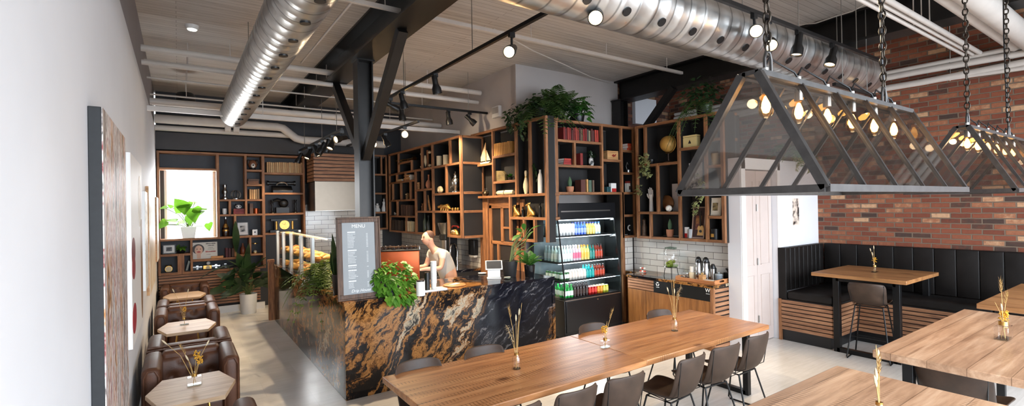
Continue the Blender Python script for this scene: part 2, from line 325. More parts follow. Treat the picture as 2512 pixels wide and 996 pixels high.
# ------------------------------------------------------------------ mesh builder
class MB:
    def __init__(s): s.bm = bmesh.new()
    def _v(s, p): return s.bm.verts.new(p)
    def poly(s, pts):
        return s.bm.faces.new([s._v(p) for p in pts])
    def box(s, x0, x1, y0, y1, z0, z1):
        return s.obox(((x0 + x1) / 2, (y0 + y1) / 2, (z0 + z1) / 2), (x1 - x0, y1 - y0, z1 - z0))
    def obox(s, c, size, rot=None):
        m = Matrix.Translation(Vector(c))
        if rot is not None: m = m @ (Euler(rot).to_matrix().to_4x4() if not isinstance(rot, Matrix) else rot.to_4x4())
        m = m @ Matrix.Diagonal((size[0], size[1], size[2], 1))
        bmesh.ops.create_cube(s.bm, size=1.0, matrix=m); return s
    def bar(s, a, b, w, h=None, up=(0, 0, 1)):
        a, b = Vector(a), Vector(b); d = b - a; L = d.length; h = h or w
        if L < 1e-6: return s
        z = d.normalized(); u = Vector(up)
        if abs(z.dot(u)) > 0.98: u = Vector((1, 0, 0))
        x = u.cross(z).normalized(); y = z.cross(x)
        m = Matrix((x, y, z)).transposed()
        return s.obox((a + b) / 2, (w, h, L), m)
    def tube(s, pts, r_, n=8, caps=True, closed=False):
        pts = [Vector(p) for p in pts]; k = len(pts)
        rs = r_ if isinstance(r_, (list, tuple)) else [r_] * k
        rings = []; px = None
        for i, p in enumerate(pts):
            if closed: d = pts[(i + 1) % k] - pts[i - 1]
            else: d = (pts[min(i + 1, k - 1)] - pts[max(i - 1, 0)])
            d = d.normalized() if d.length > 1e-9 else Vector((0, 0, 1))
            if px is None:
                u = Vector((0, 0, 1)) if abs(d.z) < 0.9 else Vector((1, 0, 0))
                px = u.cross(d).normalized()
            else:
                px = (px - d * px.dot(d))
                px = px.normalized() if px.length > 1e-6 else Vector((1, 0, 0)).cross(d).normalized()
            py = d.cross(px)
            rings.append([s._v(p + (px * math.cos(2 * PI * j / n) + py * math.sin(2 * PI * j / n)) * max(rs[i], 1e-5)) for j in range(n)])
        q = k if closed else k - 1
        for i in range(q):
            a, b = rings[i], rings[(i + 1) % k]
            for j in range(n): s.bm.faces.new((a[j], a[(j + 1) % n], b[(j + 1) % n], b[j]))
        if caps and not closed:
            s.bm.faces.new(rings[0][::-1]); s.bm.faces.new(rings[-1])
        return s
    def cyl(s, a, b, r0, r1=None, n=16, caps=True):
        return s.tube((a, b), [r0, r0 if r1 is None else r1], n, caps)
    def lathe(s, prof, c=(0, 0, 0), n=18, m=None):
        c = Vector(c); rings = []
        for (r_, z) in prof:
            if r_ < 1e-5: rings.append([s._v(((m @ Vector((0, 0, z))) if m else Vector((0, 0, z))) + c)])
            else:
                ring = []
                for j in range(n):
                    p = Vector((r_ * math.cos(2 * PI * j / n), r_ * math.sin(2 * PI * j / n), z))
                    ring.append(s._v((m @ p if m else p) + c))
                rings.append(ring)
        for a, b in zip(rings, rings[1:]):
            for j in range(n):
                k = (j + 1) % n
                if len(a) == 1 and len(b) == 1: continue
                if len(a) == 1: s.bm.faces.new((a[0], b[k], b[j]))
                elif len(b) == 1: s.bm.faces.new((a[j], a[k], b[0]))
                else: s.bm.faces.new((a[j], a[k], b[k], b[j]))
        return s
    def ball(s, c, r_, n=12, m=None):
        rr = r_ if isinstance(r_, (tuple, list)) else (r_, r_, r_)
        mm = Matrix.Translation(Vector(c)) @ ((m.to_4x4()) if m else Matrix()) @ Matrix.Diagonal((rr[0], rr[1], rr[2], 1))
        bmesh.ops.create_uvsphere(s.bm, u_segments=n, v_segments=max(6, n * 2 // 3), radius=1.0, matrix=mm); return s
    def prism(s, poly, axis, a0, a1):
        """extrude a 2D outline along an axis; outline given in the other two axes in xyz order"""
        def P3(p, a):
            return {'x': (a, p[0], p[1]), 'y': (p[0], a, p[1]), 'z': (p[0], p[1], a)}[axis]
        A = [s._v(P3(p, a0)) for p in poly]; B = [s._v(P3(p, a1)) for p in poly]
        n = len(poly)
        for i in range(n): s.bm.faces.new((A[i], A[(i + 1) % n], B[(i + 1) % n], B[i]))
        s.bm.faces.new(A[::-1]); s.bm.faces.new(B); return s
    def leaf(s, base, d, L, w, curl=0.3, side=None, seg=4, shape=1.0, fold=0.15):
        base, d = Vector(base), Vector(d).normalized()
        sd = Vector(side) if side is not None else d.cross(Vector((0, 0, 1)))
        if sd.length < 1e-3: sd = Vector((1, 0, 0))
        sd.normalize(); up = sd.cross(d).normalized()
        rows = []
        for i in range(seg + 1):
            t = i / seg; p = base + d * (L * t) - Vector((0, 0, 1)) * (curl * L * t * t)
            ww = w * 0.5 * (math.sin(PI * min(1, (t ** shape) * 0.93 + 0.05)))
            rows.append((s._v(p - sd * ww + up * ww * fold), s._v(p), s._v(p + sd * ww + up * ww * fold)))
        for a, b in zip(rows, rows[1:]):
            s.bm.faces.new((a[0], a[1], b[1], b[0])); s.bm.faces.new((a[1], a[2], b[2], b[1]))
        return s
    def build(s, name, mat, parent=None, loc=None, smooth=0.7, bevel=0.0, seg=2, sub=0, rot=None):
        bmesh.ops.recalc_face_normals(s.bm, faces=s.bm.faces)
        me = bpy.data.meshes.new(name); s.bm.to_mesh(me); s.bm.free()
        me.materials.append(M[mat] if isinstance(mat, str) else mat)
        if smooth:
            me.shade_smooth()
            try: me.set_sharp_from_angle(angle=smooth)
            except Exception: pass
        o = bpy.data.objects.new(name, me); C.objects.link(o)
        if loc is not None: o.location = loc
        if rot is not None: o.rotation_euler = rot
        if parent is not None: o.parent = parent
        if bevel:
            b = o.modifiers.new('bevel', 'BEVEL'); b.width = bevel; b.segments = seg; b.limit_method = 'ANGLE'; b.angle_limit = R(35)
        if sub:
            q = o.modifiers.new('sub', 'SUBSURF'); q.levels = sub; q.render_levels = sub
        return o
def tag(o, label, cat, group=None, kind=None):
    o['label'] = label; o['category'] = cat
    if group: o['group'] = group
    if kind: o['kind'] = kind
    return o
def thing(name, label, cat, loc=(0, 0, 0), rz=0.0, group=None):
    o = bpy.data.objects.new(name, None); C.objects.link(o)
    o.empty_display_size = 0.05
    o.location = loc; o.rotation_euler = (0, 0, rz)
    return tag(o, label, cat, group)
def struct(o):
    o['kind'] = 'structure'; return o
def copy_tree(o, parent=None):
    c = o.copy(); C.objects.link(c)
    if parent is not None: c.parent = parent
    for ch in [q for q in o.children]: copy_tree(ch, c)
    return c
def dup(o, loc, rz=None, label=None, group=None):
    c = copy_tree(o); c.location = loc
    if rz is not None: c.rotation_euler = (0, 0, rz)
    if label: c['label'] = label
    if group: c['group'] = group
    return c
def text(s, size, mat, parent, loc, rot, name='lettering', align='CENTER', shear=0.0):
    cu = bpy.data.curves.new(name, 'FONT'); cu.body = s; cu.size = size; cu.align_x = align; cu.align_y = 'CENTER'; cu.extrude = 0.0006; cu.shear = shear
    cu.materials.append(M[mat] if isinstance(mat, str) else mat)
    tmp = bpy.data.objects.new(name, cu); C.objects.link(tmp)
    me = bpy.data.meshes.new_from_object(tmp.evaluated_get(bpy.context.evaluated_depsgraph_get()))
    bpy.data.objects.remove(tmp)
    o = bpy.data.objects.new(name, me); C.objects.link(o); o.parent = parent; o.location = loc; o.rotation_euler = rot
    return o
# ------------------------------------------------------------------ the room
XL, XR, YB, YR, ZC = -0.36, 8.85, 11.95, -2.2, 4.5
def sbox(name, b, mat, bev=0.0):
    return struct(MB().box(*b).build(name, mat, bevel=bev))
sbox('floor', (XL - .2, XR + .2, YR - .2, YB + .2, -0.1, 0.0), 'floor')
sbox('ceiling', (XL - .2, XR + .2, YR - .2, YB + .2, ZC, ZC + 0.12), 'ceiling')
sbox('wall_left', (XL - .2, XL, YR, YB, 0, 3.75), 'white_wall')
sbox('wall_left_upper', (XL - .2, XL - .022, YR, YB, 3.75, ZC), 'grey_wall')
sbox('wall_back_panel', (7.67, 8.32, 6.72, 6.8, 3.72, 4.26), 'white_wall')
# back wall with its window opening
WX0, WX1, WZ0, WZ1 = -0.24, 0.64, 1.46, 2.98
m = MB(); m.box(XL, WX0, YB, YB + .2, 0, ZC); m.box(WX1, 4.75, YB, YB + .2, 0, ZC); m.box(WX0, WX1, YB, YB + .2, 0, WZ0); m.box(WX0, WX1, YB, YB + .2, WZ1, ZC)
struct(m.build('wall_back', 'charcoal'))
sbox('wall_right', (XR, XR + .2, YR, 6.8, 0, ZC), 'brick')
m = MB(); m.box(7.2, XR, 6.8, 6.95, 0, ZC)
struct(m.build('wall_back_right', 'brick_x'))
# the drywall core behind the display shelving
m = MB(); m.box(4.74, 4.9, 6.78, YB, 0, ZC); m.box(4.74, 7.2, 6.75, 6.9, 0, ZC)
struct(m.build('wall_bar', 'drywall'))
sbox('wall_coffee_station', (6.76, 6.92, 4.07, 6.75, 0, 3.38), 'dark_back')
sbox('wall_splashback_station', (6.74, 6.76, 4.07, 6.0, 0, 1.57), 'subway_y')
# tile strips
sbox('wall_splashback', (4.70, 4.738, 7.87, 11.9, 0.9, 1.58), 'subway_y')
sbox('wall_splashback_back', (2.40, 4.2, YB - .04, YB - .002, 0.9, 2.2), 'subway_x')
sbox('trim_fridge', (6.36, 6.70, 5.99, 6.02, 0.9, 1.55), 'subway_x')
# washroom partition with its folding door
m = MB()
m.box(6.53, 6.64, 3.85, 4.05, 0, 2.72); m.box(7.52, XR, 3.85, 4.05, 0, 2.72); m.box(6.64, 7.52, 3.85, 4.05, 2.56, 2.72)
struct(m.build('wall_washroom', 'white_wall'))
dr = MB()
for x0, x1 in ((6.65, 7.08), (7.085, 7.51)):
    dr.box(x0, x1, 3.93, 3.965, 0.01, 2.55)
    for z0, z1 in ((0.2, 1.0), (1.15, 2.4)):
        for xa, xb in ((x0 + .09, x0 + .10), (x1 - .10, x1 - .09)): dr.box(xa, xb, 3.922, 3.93, z0, z1)
        for za, zb in ((z0, z0 + .01), (z1 - .01, z1)): dr.box(x0 + .09, x1 - .09, 3.922, 3.93, za, zb)
d1 = struct(dr.build('door_1', paint((198, 182, 174), 0.45, var=0.02)))
hg = MB()
for z in (0.35, 1.2, 2.0): hg.cyl((7.082, 3.918, z - .05), (7.082, 3.918, z + .05), 0.012, n=8)
hg.build('hinge', 'steel', d1)
m = MB(); m.box(6.535, 6.64, 3.83, 3.85, 0, 2.70); m.box(7.52, 7.60, 3.83, 3.85, 0, 2.70); m.box(6.535, 7.60, 3.83, 3.85, 2.56, 2.72)
struct(m.build('trim_door', 'white_trim', bevel=.004))
# window in the back wall
w = MB(); e = .045
w.box(WX0, WX0 + e, YB + .02, YB + .09, WZ0, WZ1); w.box(WX1 - e, WX1, YB + .02, YB + .09, WZ0, WZ1); w.box(WX0, WX1, YB + .02, YB + .09, WZ0, WZ0 + e); w.box(WX0, WX1, YB + .02, YB + .09, WZ1 - e, WZ1)
w1 = struct(w.build('window_1', 'white_trim', bevel=.004))
MB().box(WX0 + e, WX1 - e, YB + .05, YB + .056, WZ0 + e, WZ1 - e).build('pane', 'glass', w1)
# street front behind the photographer: sill wall, tall shop windows
m = MB(); m.box(XL, XR, YR - .2, YR, 0, 0.35); m.box(XL, XR, YR - .2, YR, 3.6, ZC); m.box(XL, XL + .25, YR - .2, YR, .35, 3.6); m.box(XR - .3, XR, YR - .2, YR, .35, 3.6)
struct(m.build('wall_front', 'white_wall'))
w = MB(); g = MB()
xs = [XL + .25 + i * (XR - .3 - XL - .25) / 4 for i in range(5)]
for x in xs: w.box(x - .04, x + .04, YR - .14, YR - .04, .35, 3.6)
for z in (.35, 2.6, 3.55): w.box(xs[0], xs[-1], YR - .14, YR - .04, z, z + .06)
for a, b in zip(xs, xs[1:]): g.box(a + .04, b - .04, YR - .1, YR - .092, .41, 3.55)
w2 = struct(w.build('window_2', 'black_metal')); g.build('pane', 'glass', w2)
# baseboards
sbox('baseboard_back', (XL, 1.5, YB - .32, YB - .3, 0, 0.14), 'white_trim')
sbox('baseboard_left', (XL, XL + .015, YR, YB - .33, 0, 0.12), 'white_trim')
# dark header over the back shelving and the cellar-coloured band under the pipes
sbox('trim_header', (XL, 4.2, YB - .26, YB - .001, 3.32, 3.66), paint((54, 50, 49), 0.6, var=0.25, scale=1.5))
# steel beams and posts
def ibeam(name, x, y0, y1, z0, z1, w):
    m = MB(); t = .03
    m.box(x - w / 2, x + w / 2, y0, y1, z0, z0 + t); m.box(x - w / 2, x + w / 2, y0, y1, z1 - t, z1); m.box(x - .015, x + .015, y0, y1, z0 + t, z1 - t)
    return struct(m.build(name, 'black_steel'))
ibeam('beam', 2.09, YR, YB, 4.1, ZC - .002, 0.34)
ibeam('beam', 7.27, YR, 6.75, 4.1, ZC - .002, 0.34)
def post(x, y, z1, br):
    m = MB(); a = .105
    m.box(x - a, x - a + .018, y - a, y + a, 0, z1); m.box(x + a - .018, x + a, y - a, y + a, 0, z1); m.box(x - a, x + a, y - .01, y + .01, 0, z1)
    m.box(x - a - .02, x + a + .02, y - a - .02, y + a + .02, z1 - .02, z1)
    o = struct(m.build('column', 'black_steel'))
    for s, dy in br:
        MB().bar((x, y + s * .06, z1 - dy * 0.93), (x, y + s * dy, z1 - .01), .11, .11, (1, 0, 0)).build('brace', 'black_steel', o)
    return o
post(2.09, 6.59, 4.1, ((1, 1.42), (-1, 1.42)))
post(7.1, 6.6, 4.1, ((-1, 1.25),))

# ------------------------------------------------------------------ ducts
def duct(name, a, b, r_, axis, label, holes):
    t = thing(name, label, 'air duct', a)
    d = Vector(b) - Vector(a)
    m = MB(); n = 40; L = d.length; k = max(2, int(L / .16)); dn_ = d.normalized()
    pts = []; rs = []
    for i in range(k):
        f = L * i / (k - 1); pts += [dn_ * max(0, f - .012), dn_ * f, dn_ * min(L, f + .012)]; rs += [r_, r_ + .0025, r_]
    P2 = []; R2 = []
    for p, q in zip(pts, rs):
        if P2 and (p - P2[-1]).length < 1e-4: continue
        P2.append(p); R2.append(q)
    m.tube(P2, R2, n).build('pipe_shell', 'duct_' + axis, t)
    for i, (f, ang) in enumerate(holes):
        u = Vector((0, math.sin(ang), -math.cos(ang))) if axis == 'x' else Vector((math.sin(ang), 0, -math.cos(ang)))
        c = dn_ * f + u * (r_ + .004)
        MB().cyl(c - u * .03, c + u * .006, .038, n=14).build('air_hole', 'black_plastic', t)
    for f in (L * .2, L * .55, L * .88):
        c = dn_ * f
        MB().cyl(c + Vector((0, 0, r_)), c + Vector((0, 0, ZC - a[2])), .006, n=6).build('hanger_rod', 'steel', t)
    return t
duct('spiral_duct', (0.76, 9.05, 3.66), (0.76, -1.2, 3.66), 0.205, 'y', 'round galvanised spiral duct running along the left side towards the window', [(0.35 + .45 * i, R(4)) for i in range(16)])
duct('spiral_duct', (1.2, 2.80, 3.80), (7.86, 2.80, 3.80), 0.26, 'x', 'large round galvanised spiral duct above the long table, ending by the brick wall', [(1.3 + .42 * i, R(-42)) for i in range(13)])

# ------------------------------------------------------------------ pipes under the ceiling
def pipe(label, pts, r_, mat='white_pipe', square=False, name='ceiling_pipe', joints=(), hang=()):
    m = MB()
    if square:
        for a, b in zip(pts, pts[1:]): m.bar(a, b, r_ * 2, r_ * 2)
    else: m.tube(pts, r_, 12)
    for j in joints:
        a, b = Vector(pts[0]), Vector(pts[-1]); d = (b - a).normalized(); c = a + d * j
        m.cyl(c - d * .05, c + d * .05, r_ * 1.22, n=12)
    for h in hang:
        a, b = Vector(pts[0]), Vector(pts[-1]); d = (b - a).normalized(); c = a + d * h
        m.cyl(c, (c.x, c.y, ZC), .006, n=6)
    return tag(m.build(name, mat), label, 'pipe')
pipe('white square conduit crossing the ceiling in front of the black post', [(-.3, 5.18, 4.3), (7.1, 5.18, 4.3)], .022, square=True, hang=(.8, 2.2, 4.2, 5.6, 7))
pipe('thin white conduit clipped beside the square one in front of the black post', [(-.3, 5.24, 4.34), (7.1, 5.24, 4.34)], .012)
pipe('upper of two white pipes crossing the ceiling behind the black post', [(-.38, 7.85, 4.22), (4.7, 7.85, 4.22)], .045, hang=(1, 2.5, 4))
pipe('white pipe just under the upper one behind the black post', [(-.38, 7.95, 4.06), (4.7, 7.95, 4.06)], .035)
pipe('fat white beam-like pipe crossing over the end of the left duct', [(-.36, 9.6, 3.86), (4.72, 9.6, 3.86)], .055, joints=(2.9,), hang=(1.2, 3.4))
pipe('white square channel below the fat pipe at the back', [(-.36, 8.75, 3.60), (4.72, 8.75, 3.60)], .035, square=True, hang=(1.5, 3.2))
pipe('thick white drain pipe with an elbow above the back shelves', [(-.36, 11.35, 3.86), (1.75, 11.35, 3.86), (1.86, 11.35, 3.84), (2.12, 11.35, 3.64), (2.25, 11.35, 3.61), (4.1, 11.35, 3.61)], .085, joints=(1.2, 1.35))
pipe('white pipe tight under the thick drain pipe along the back wall', [(-.36, 11.5, 3.71), (2.0, 11.5, 3.71)], .055)
for i, (y, z) in enumerate(((8.3, 4.18), (9.0, 4.1), (10.0, 4.05), (10.8, 4.02))):
    pipe(['first', 'second', 'third', 'fourth'][i] + ' thin white conduit behind the post, counted from the camera', [(-.37, y, z), (4.72, y, z)], .014, hang=(.5, 1.4, 2.4, 3.4, 4.4))
for i, (x, ya, yb) in enumerate(((1.2, 7.9, 10.6), (1.32, 7.9, 10.6), (1.55, 3.0, 7.8))):
    pipe(['left one of two thin conduits running to the back wall', 'right one of two thin conduits running to the back wall', 'long thin conduit running along the black beam'][i], [(x, ya, 4.30), (x, yb, 4.30)], .014)
# right-hand corner over the brick wall
for i, (z, dx, r_, q) in enumerate(((3.98, .07, .035, 0.0), (3.89, .08, .045, 0.02), (3.78, .09, .045, -.03), (3.70, .09, .03, .05))):
    pipe(['topmost', 'second', 'third', 'lowest'][i] + ' white pipe of the bundle running along the brick wall', [(XR - dx, 6.6, z), (XR - dx, 2.4, z + q), (XR - dx, 1.2, z), (XR - dx, -1.5, z)], r_, hang=(2.5, 4.5))
for i, (y, z, r_) in enumerate(((1.79, 4.0, .028), (1.86, 4.0, .022), (1.93, 4.0, .022), (1.30, 3.98, .11), (1.47, 3.98, .05))):
    pipe(['leftmost thin pipe', 'second thin pipe', 'third thin pipe', 'fat white pipe', 'medium pipe beside the fat one'][i] + ' heading to the brick wall above the glass lamps', [(3.2, y, z), (XR - .12, y, z)], r_, hang=(1.5, 3.6))
for i, ((ax, ay), (bx, by)) in enumerate((((1210, 70), (1500, 205)), ((2000, 105), (2330, 40)), ((1960, 60), (2140, 0)))):
    a = at(ax, ay, Z=4.46); b = at(bx, by, Z=4.46); mid = (a + b) / 2 - Vector((0, 0, .05))
    pipe(['loose cable sagging under the ceiling near the drywall box', 'white flexible cable sagging in front of the dark beam at the right', 'thin white cable crossing the ceiling above the big duct', 'thin white cable hanging near the black post'][i], [a, (a + mid) / 2 - Vector((0, 0, .03)), mid, (b + mid) / 2 - Vector((0, 0, .03)), b], .009, name='cable')
tag(MB().lathe([(0, 0), (.13, 0), (.15, .02), (.15, .16), (.12, .2), (0, .2)], n=24).build('ceiling_speaker', 'black_plastic', loc=(.12, 10.3, 3.98)), 'round black ceiling speaker near the left wall at the back', 'speaker')
s_ = thing('smoke_detector', 'small white downlight on the ceiling near the left wall', 'ceiling light', (.17, 7.5, ZC))
MB().lathe([(0, -.05), (.06, -.05), (.075, -.03), (.08, 0), (0, 0)], n=20).build('housing', 'white_trim', s_)
MB().cyl((0, 0, -.06), (0, 0, -.051), .05, n=18).build('lens', emit((235, 245, 235), 3.0), s_)
bx_ = thing('exit_box', 'white emergency light box on the drywall above the dark shelving', 'emergency light', at(1222, 275, X=4.74))
MB().box(-.06, 0, -.12, .12, -.1, .1).build('case', 'white_trim', bx_, bevel=.01)
MB().box(-.066, -.06, -.1, .1, -.03, .08).build('grille', paint((176, 172, 166), .5), bx_)

# ------------------------------------------------------------------ track lighting
def track(label, a, b, hang):
    a, b = Vector(a), Vector(b)
    t = thing('lighting_track', label, 'lighting track', a)
    MB().bar((0, 0, 0), b - a, .036, .036).build('rail', 'track_black', t)
    for h in hang:
        p = (b - a) * h
        MB().cyl(p, (p.x, p.y, ZC - a.z), .005, n=6).build('hanger_rod', 'steel', t)
track('long black lighting track running from above the drinks fridge towards the camera', (2.70, 7.45, 3.80), (2.70, -.5, 3.80), (.1, .35, .62, .8))
track('black lighting track in front of the plants on the dark shelving', (2.72, 7.62, 3.80), (4.70, 7.62, 3.80), (.2, .8))
track('short black lighting track behind the post over the bar', (3.08, 10.9, 3.48), (3.20, 7.30, 3.48), (.15, .85))
track('black lighting track above the pastry counter by the slatted hood', (2.16, 11.2, 3.36), (2.16, 7.9, 3.36), (.15, .6, .9))
track('black lighting track running beside the big duct above the glass lamps', (1.9, 2.42, 3.84), (7.45, 2.42, 3.84), (.1, .3, .6, .85))
track('short black cross track near the brick wall in front of the duct end', (6.2, 2.50, 3.42), (7.35, 2.50, 3.42), (.2, .8))
LAMP_ON = emit((255, 206, 140), 60.0)
LAMP_DIM = emit((255, 214, 160), 9.0)
def spotlight(px, track_z, X=None, Y=None, aim=(0, 0, -1), lit=1, power=60, label='', drop=.12, star=False, cone=58):
    """a track head hanging on its rail; px is the pixel of the adapter on the rail"""
    p = at(px[0], px[1], X=X, Y=Y); p = Vector((p.x, p.y, track_z))
    t = thing('track_spotlight', label, 'spotlight', p, group=None)
    MB().box(-.03, .03, -.018, .018, -.06, -.016).build('adapter', 'black_plastic', t)
    MB().cyl((0, 0, -.05), (0, 0, -drop), .012, n=8).build('stem', 'black_plastic', t)
    d = Vector(aim).normalized(); z = -d
    x = z.cross(Vector((0, .3, 1))).normalized() if abs(z.z) < .99 else Vector((1, 0, 0)); y = z.cross(x)
    m = Matrix((x, y, z)).transposed(); c = Vector((0, 0, -drop - .02))
    MB().lathe([(0, .10), (.030, .10), (.036, .09), (.036, 0), (.040, -.02), (.058, -.06), (.060, -.13), (.052, -.13), (.045, -.10), (0, -.10)], c, 20, m).build('lamp_head', 'track_black', t)
    lens = MB().lathe([(0, -.112), (.047, -.112), (.047, -.104), (0, -.104)], c, 18, m).build('lens', LAMP_ON if star else (LAMP_DIM if lit else 'white_ceramic'), t)
    if lit and power:
        L = bpy.data.lights.new('spot_beam', 'SPOT'); L.energy = power * 1.05; L.color = (1.0, .78, .52); L.spot_size = R(cone); L.spot_blend = .6; L.shadow_soft_size = .04
        o = bpy.data.objects.new('spot_beam', L); C.objects.link(o); o.parent = t
        q = m.to_4x4(); q.translation = c + d * .135; o.matrix_local = q
    return t
S = spotlight
# on the long track (X = 2.70)
S((1255, 92), 3.80, X=2.70, aim=(-.62, -.55, -.42), label='glaring spotlight on the long track aimed at the camera', star=True, power=35, drop=.16)
S((1068, 182), 3.80, X=2.70, aim=(.22, .05, -1), cone=112, label='spotlight on the long track pointing down above the fern', power=330)
S((987, 232), 3.80, X=2.70, aim=(.28, .05, -1), cone=112, label='spotlight on the long track just right of the black brace', power=330)
S((958, 240), 3.80, X=2.70, aim=(.9, .3, -.3), label='spotlight tucked against the brace of the black post, aimed right', power=70)
# on the track before the dark shelving (Y = 7.62)
S((985, 258), 3.80, Y=7.62, aim=(.12, .0, -1), cone=115, label='leftmost spotlight on the track before the dark shelving, pointing straight down', power=210)
S((1100, 272), 3.80, Y=7.62, aim=(.15, .0, -1), cone=115, label='second spotlight from the left on the track before the dark shelving', power=210)
S((1152, 276), 3.80, Y=7.62, aim=(.7, -.3, -.7), label='tilted spotlight on the track before the dark shelving', lit=0)
S((1217, 281), 3.80, Y=7.62, aim=(.1, -.1, -1), cone=115, label='fourth spotlight on the track before the dark shelving, just left of the plants', power=160)
S((1243, 283), 3.80, Y=7.62, aim=(.5, -.5, -.7), label='spotlight half hidden by the trailing plants on the shelving', power=60)
# on the short track behind the post
S((993, 322), 3.48, X=3.16, aim=(-.3, -.75, -.2), label='glaring spotlight on the short track right of the black post', star=True, power=35)
S((945, 338), 3.48, X=3.13, aim=(.4, -.2, -.9), label='small spotlight on the short track right of the black post, pointing down', power=50)
S((918, 348), 3.48, X=3.11, aim=(-.3, -.72, -.25), label='glaring spotlight against the foot of the brace on the black post', star=True, power=35)
# on the track by the hood (X = 2.16)
for i, (x, y, a, on) in enumerate(((735, 365, (-.42, .1, -1), 1), (758, 352, (-.45, -.2, -1), 1), (775, 345, (.3, -.2, -1), 1), (790, 336, (-.5, .1, -1), 1), (803, 326, (-.2, .2, -1), 1), (815, 318, (-.5, -.3, -1), 1), (838, 305, (-.8, -.35, -.25), 1))):
    S((x, y), 3.36, X=2.16, aim=a, cone=84, power=(105 if i != 6 else 30), label=['farthest spotlight on the track by the slatted hood', 'second farthest spotlight on the track by the slatted hood', 'third spotlight in the cluster on the track by the slatted hood', 'fourth spotlight in the cluster on the track by the slatted hood', 'fifth spotlight in the cluster on the track by the slatted hood', 'downward spotlight next to the turned one by the black post', 'spotlight turned towards the left wall beside the black post'][i])
# on the track by the big duct (Y = 2.42)
S((1462, 0), 3.80, X=2.70, aim=(-.55, -.5, -.5), label='glaring spotlight below the near end of the big duct, left of the chain', star=True, power=30, drop=.2)
S((1850, 55), 3.84, Y=2.42, aim=(-.75, -.55, -.35), label='upper glaring spotlight beside the chain of the big glass lamp', star=True, power=40, drop=.15)
S((1886, 80), 3.84, Y=2.42, aim=(-.6, -.45, -.55), label='lower glaring spotlight beside the chain of the big glass lamp', star=True, power=40, drop=.2)
S((1958, 102), 3.84, Y=2.42, aim=(-.15, .1, -1), cone=85, label='spotlight on the duct track right of the glaring pair, glowing downwards', power=110)
S((2042, 132), 3.84, Y=2.42, aim=(-.4, .1, -1), cone=85, label='last spotlight on the duct track before the second chain', power=110)
S((2140, 188), 3.42, Y=2.50, aim=(-.5, .2, -1), label='black spotlight on the cross track before the duct end, pointing down', lit=1, power=60)
S((2178, 183), 3.42, Y=2.50, aim=(-.9, -.55, .08), label='black spotlight on the cross track turned towards the camera', lit=1, power=0)

# ------------------------------------------------------------------ daylight
wd = bpy.data.worlds.new('world'); scn.world = wd; wd.use_nodes = True
wn = wd.node_tree; bgn = wn.nodes['Background']
tc = wn.nodes.new('ShaderNodeTexCoord'); sx = wn.nodes.new('ShaderNodeSeparateXYZ'); rp_ = wn.nodes.new('ShaderNodeValToRGB'); ma = wn.nodes.new('ShaderNodeMath'); ma.operation = 'MULTIPLY_ADD'; ma.inputs[1].default_value = .5; ma.inputs[2].default_value = .5
wn.links.new(tc.outputs['Generated'], sx.inputs[0]); wn.links.new(sx.outputs['Z'], ma.inputs[0]); wn.links.new(ma.outputs[0], rp_.inputs['Fac']); wn.links.new(rp_.outputs['Color'], bgn.inputs['Color'])
rp_.color_ramp.elements[0].position = .42; rp_.color_ramp.elements[0].color = (.10, .10, .10, 1)      # street
rp_.color_ramp.elements[1].position = .46; rp_.color_ramp.elements[1].color = (.90, .95, 1.0, 1)      # bright overcast sky
bgn.inputs['Strength'].default_value = 2.6
def area(name, loc, size, rot, power, col):
    L = bpy.data.lights.new(name, 'AREA'); L.shape = 'RECTANGLE'; L.size, L.size_y = size; L.energy = power; L.color = col
    o = bpy.data.objects.new(name, L); C.objects.link(o); o.location = loc; o.rotation_euler = rot
    return o
df = area('daylight_front', ((xs[0] + xs[-1]) / 2, YR - .03, 1.98), (xs[-1] - xs[0], 3.1), (R(-90 + 26), 0, R(180)), 720, (.79, .89, 1.0))
df.data.spread = R(135)
area('daylight_back', ((WX0 + WX1) / 2, YB + .015, (WZ0 + WZ1) / 2), (WX1 - WX0 - .1, WZ1 - WZ0 - .1), (R(-90), 0, 0), 60, (.97, .98, 1.0))
# ------------------------------------------------------------------ granite bar
bar = thing('bar_counter', 'black and gold granite bar counter with waterfall front', 'counter', (0, 0, 0))
m = MB(); m.box(1.48, 4.42, 5.43, 5.47, 0.0, 1.03)
m.build('front_panel', 'granite', bar, bevel=.003)
MB().box(1.48, 1.52, 5.47, 10.2, 0.0, 1.03).build('side_panel', 'granite', bar, bevel=.003)
m = MB(); m.box(1.47, 4.42, 5.42, 6.35, 1.03, 1.07); m.box(1.47, 1.97, 6.35, 10.2, 1.03, 1.07)
m.build('worktop', 'granite', bar)
m = MB(); m.box(4.38, 4.42, 5.43, 6.3, 0, 1.03); m.box(4.378, 4.424, 5.418, 5.436, 0.0, 1.075)
m.build('end_panel', 'granite', bar)
m = MB(); m.box(1.93, 4.36, 6.28, 6.32, 0, 1.0); m.box(1.93, 1.96, 6.32, 10.1, 0, 1.0)
m.build('back_panel', 'dark_back', bar)
gp = thing('gate_post', 'rough wooden post at the far end of the bar counter', 'post', (1.44, 10.30, 0))
MB().box(-.05, .05, -.05, .05, 0, 1.14).build('post_shaft', 'shelf_wood_z', gp, bevel=.006)
MB().box(-.058, .058, -.058, .058, 1.1, 1.15).build('cap', 'shelf_wood_z', gp, bevel=.006)
# back counter with sink under the dark shelving
bc = thing('back_counter', 'granite-topped back counter with sink along the bar wall', 'counter', (0, 0, 0))
MB().box(4.12, 4.69, 7.88, 11.6, 0, 0.90).build('cabinet', 'dark_back', bc)
MB().box(4.08, 4.70, 7.87, 11.6, 0.90, 0.94).build('worktop', 'granite', bc)
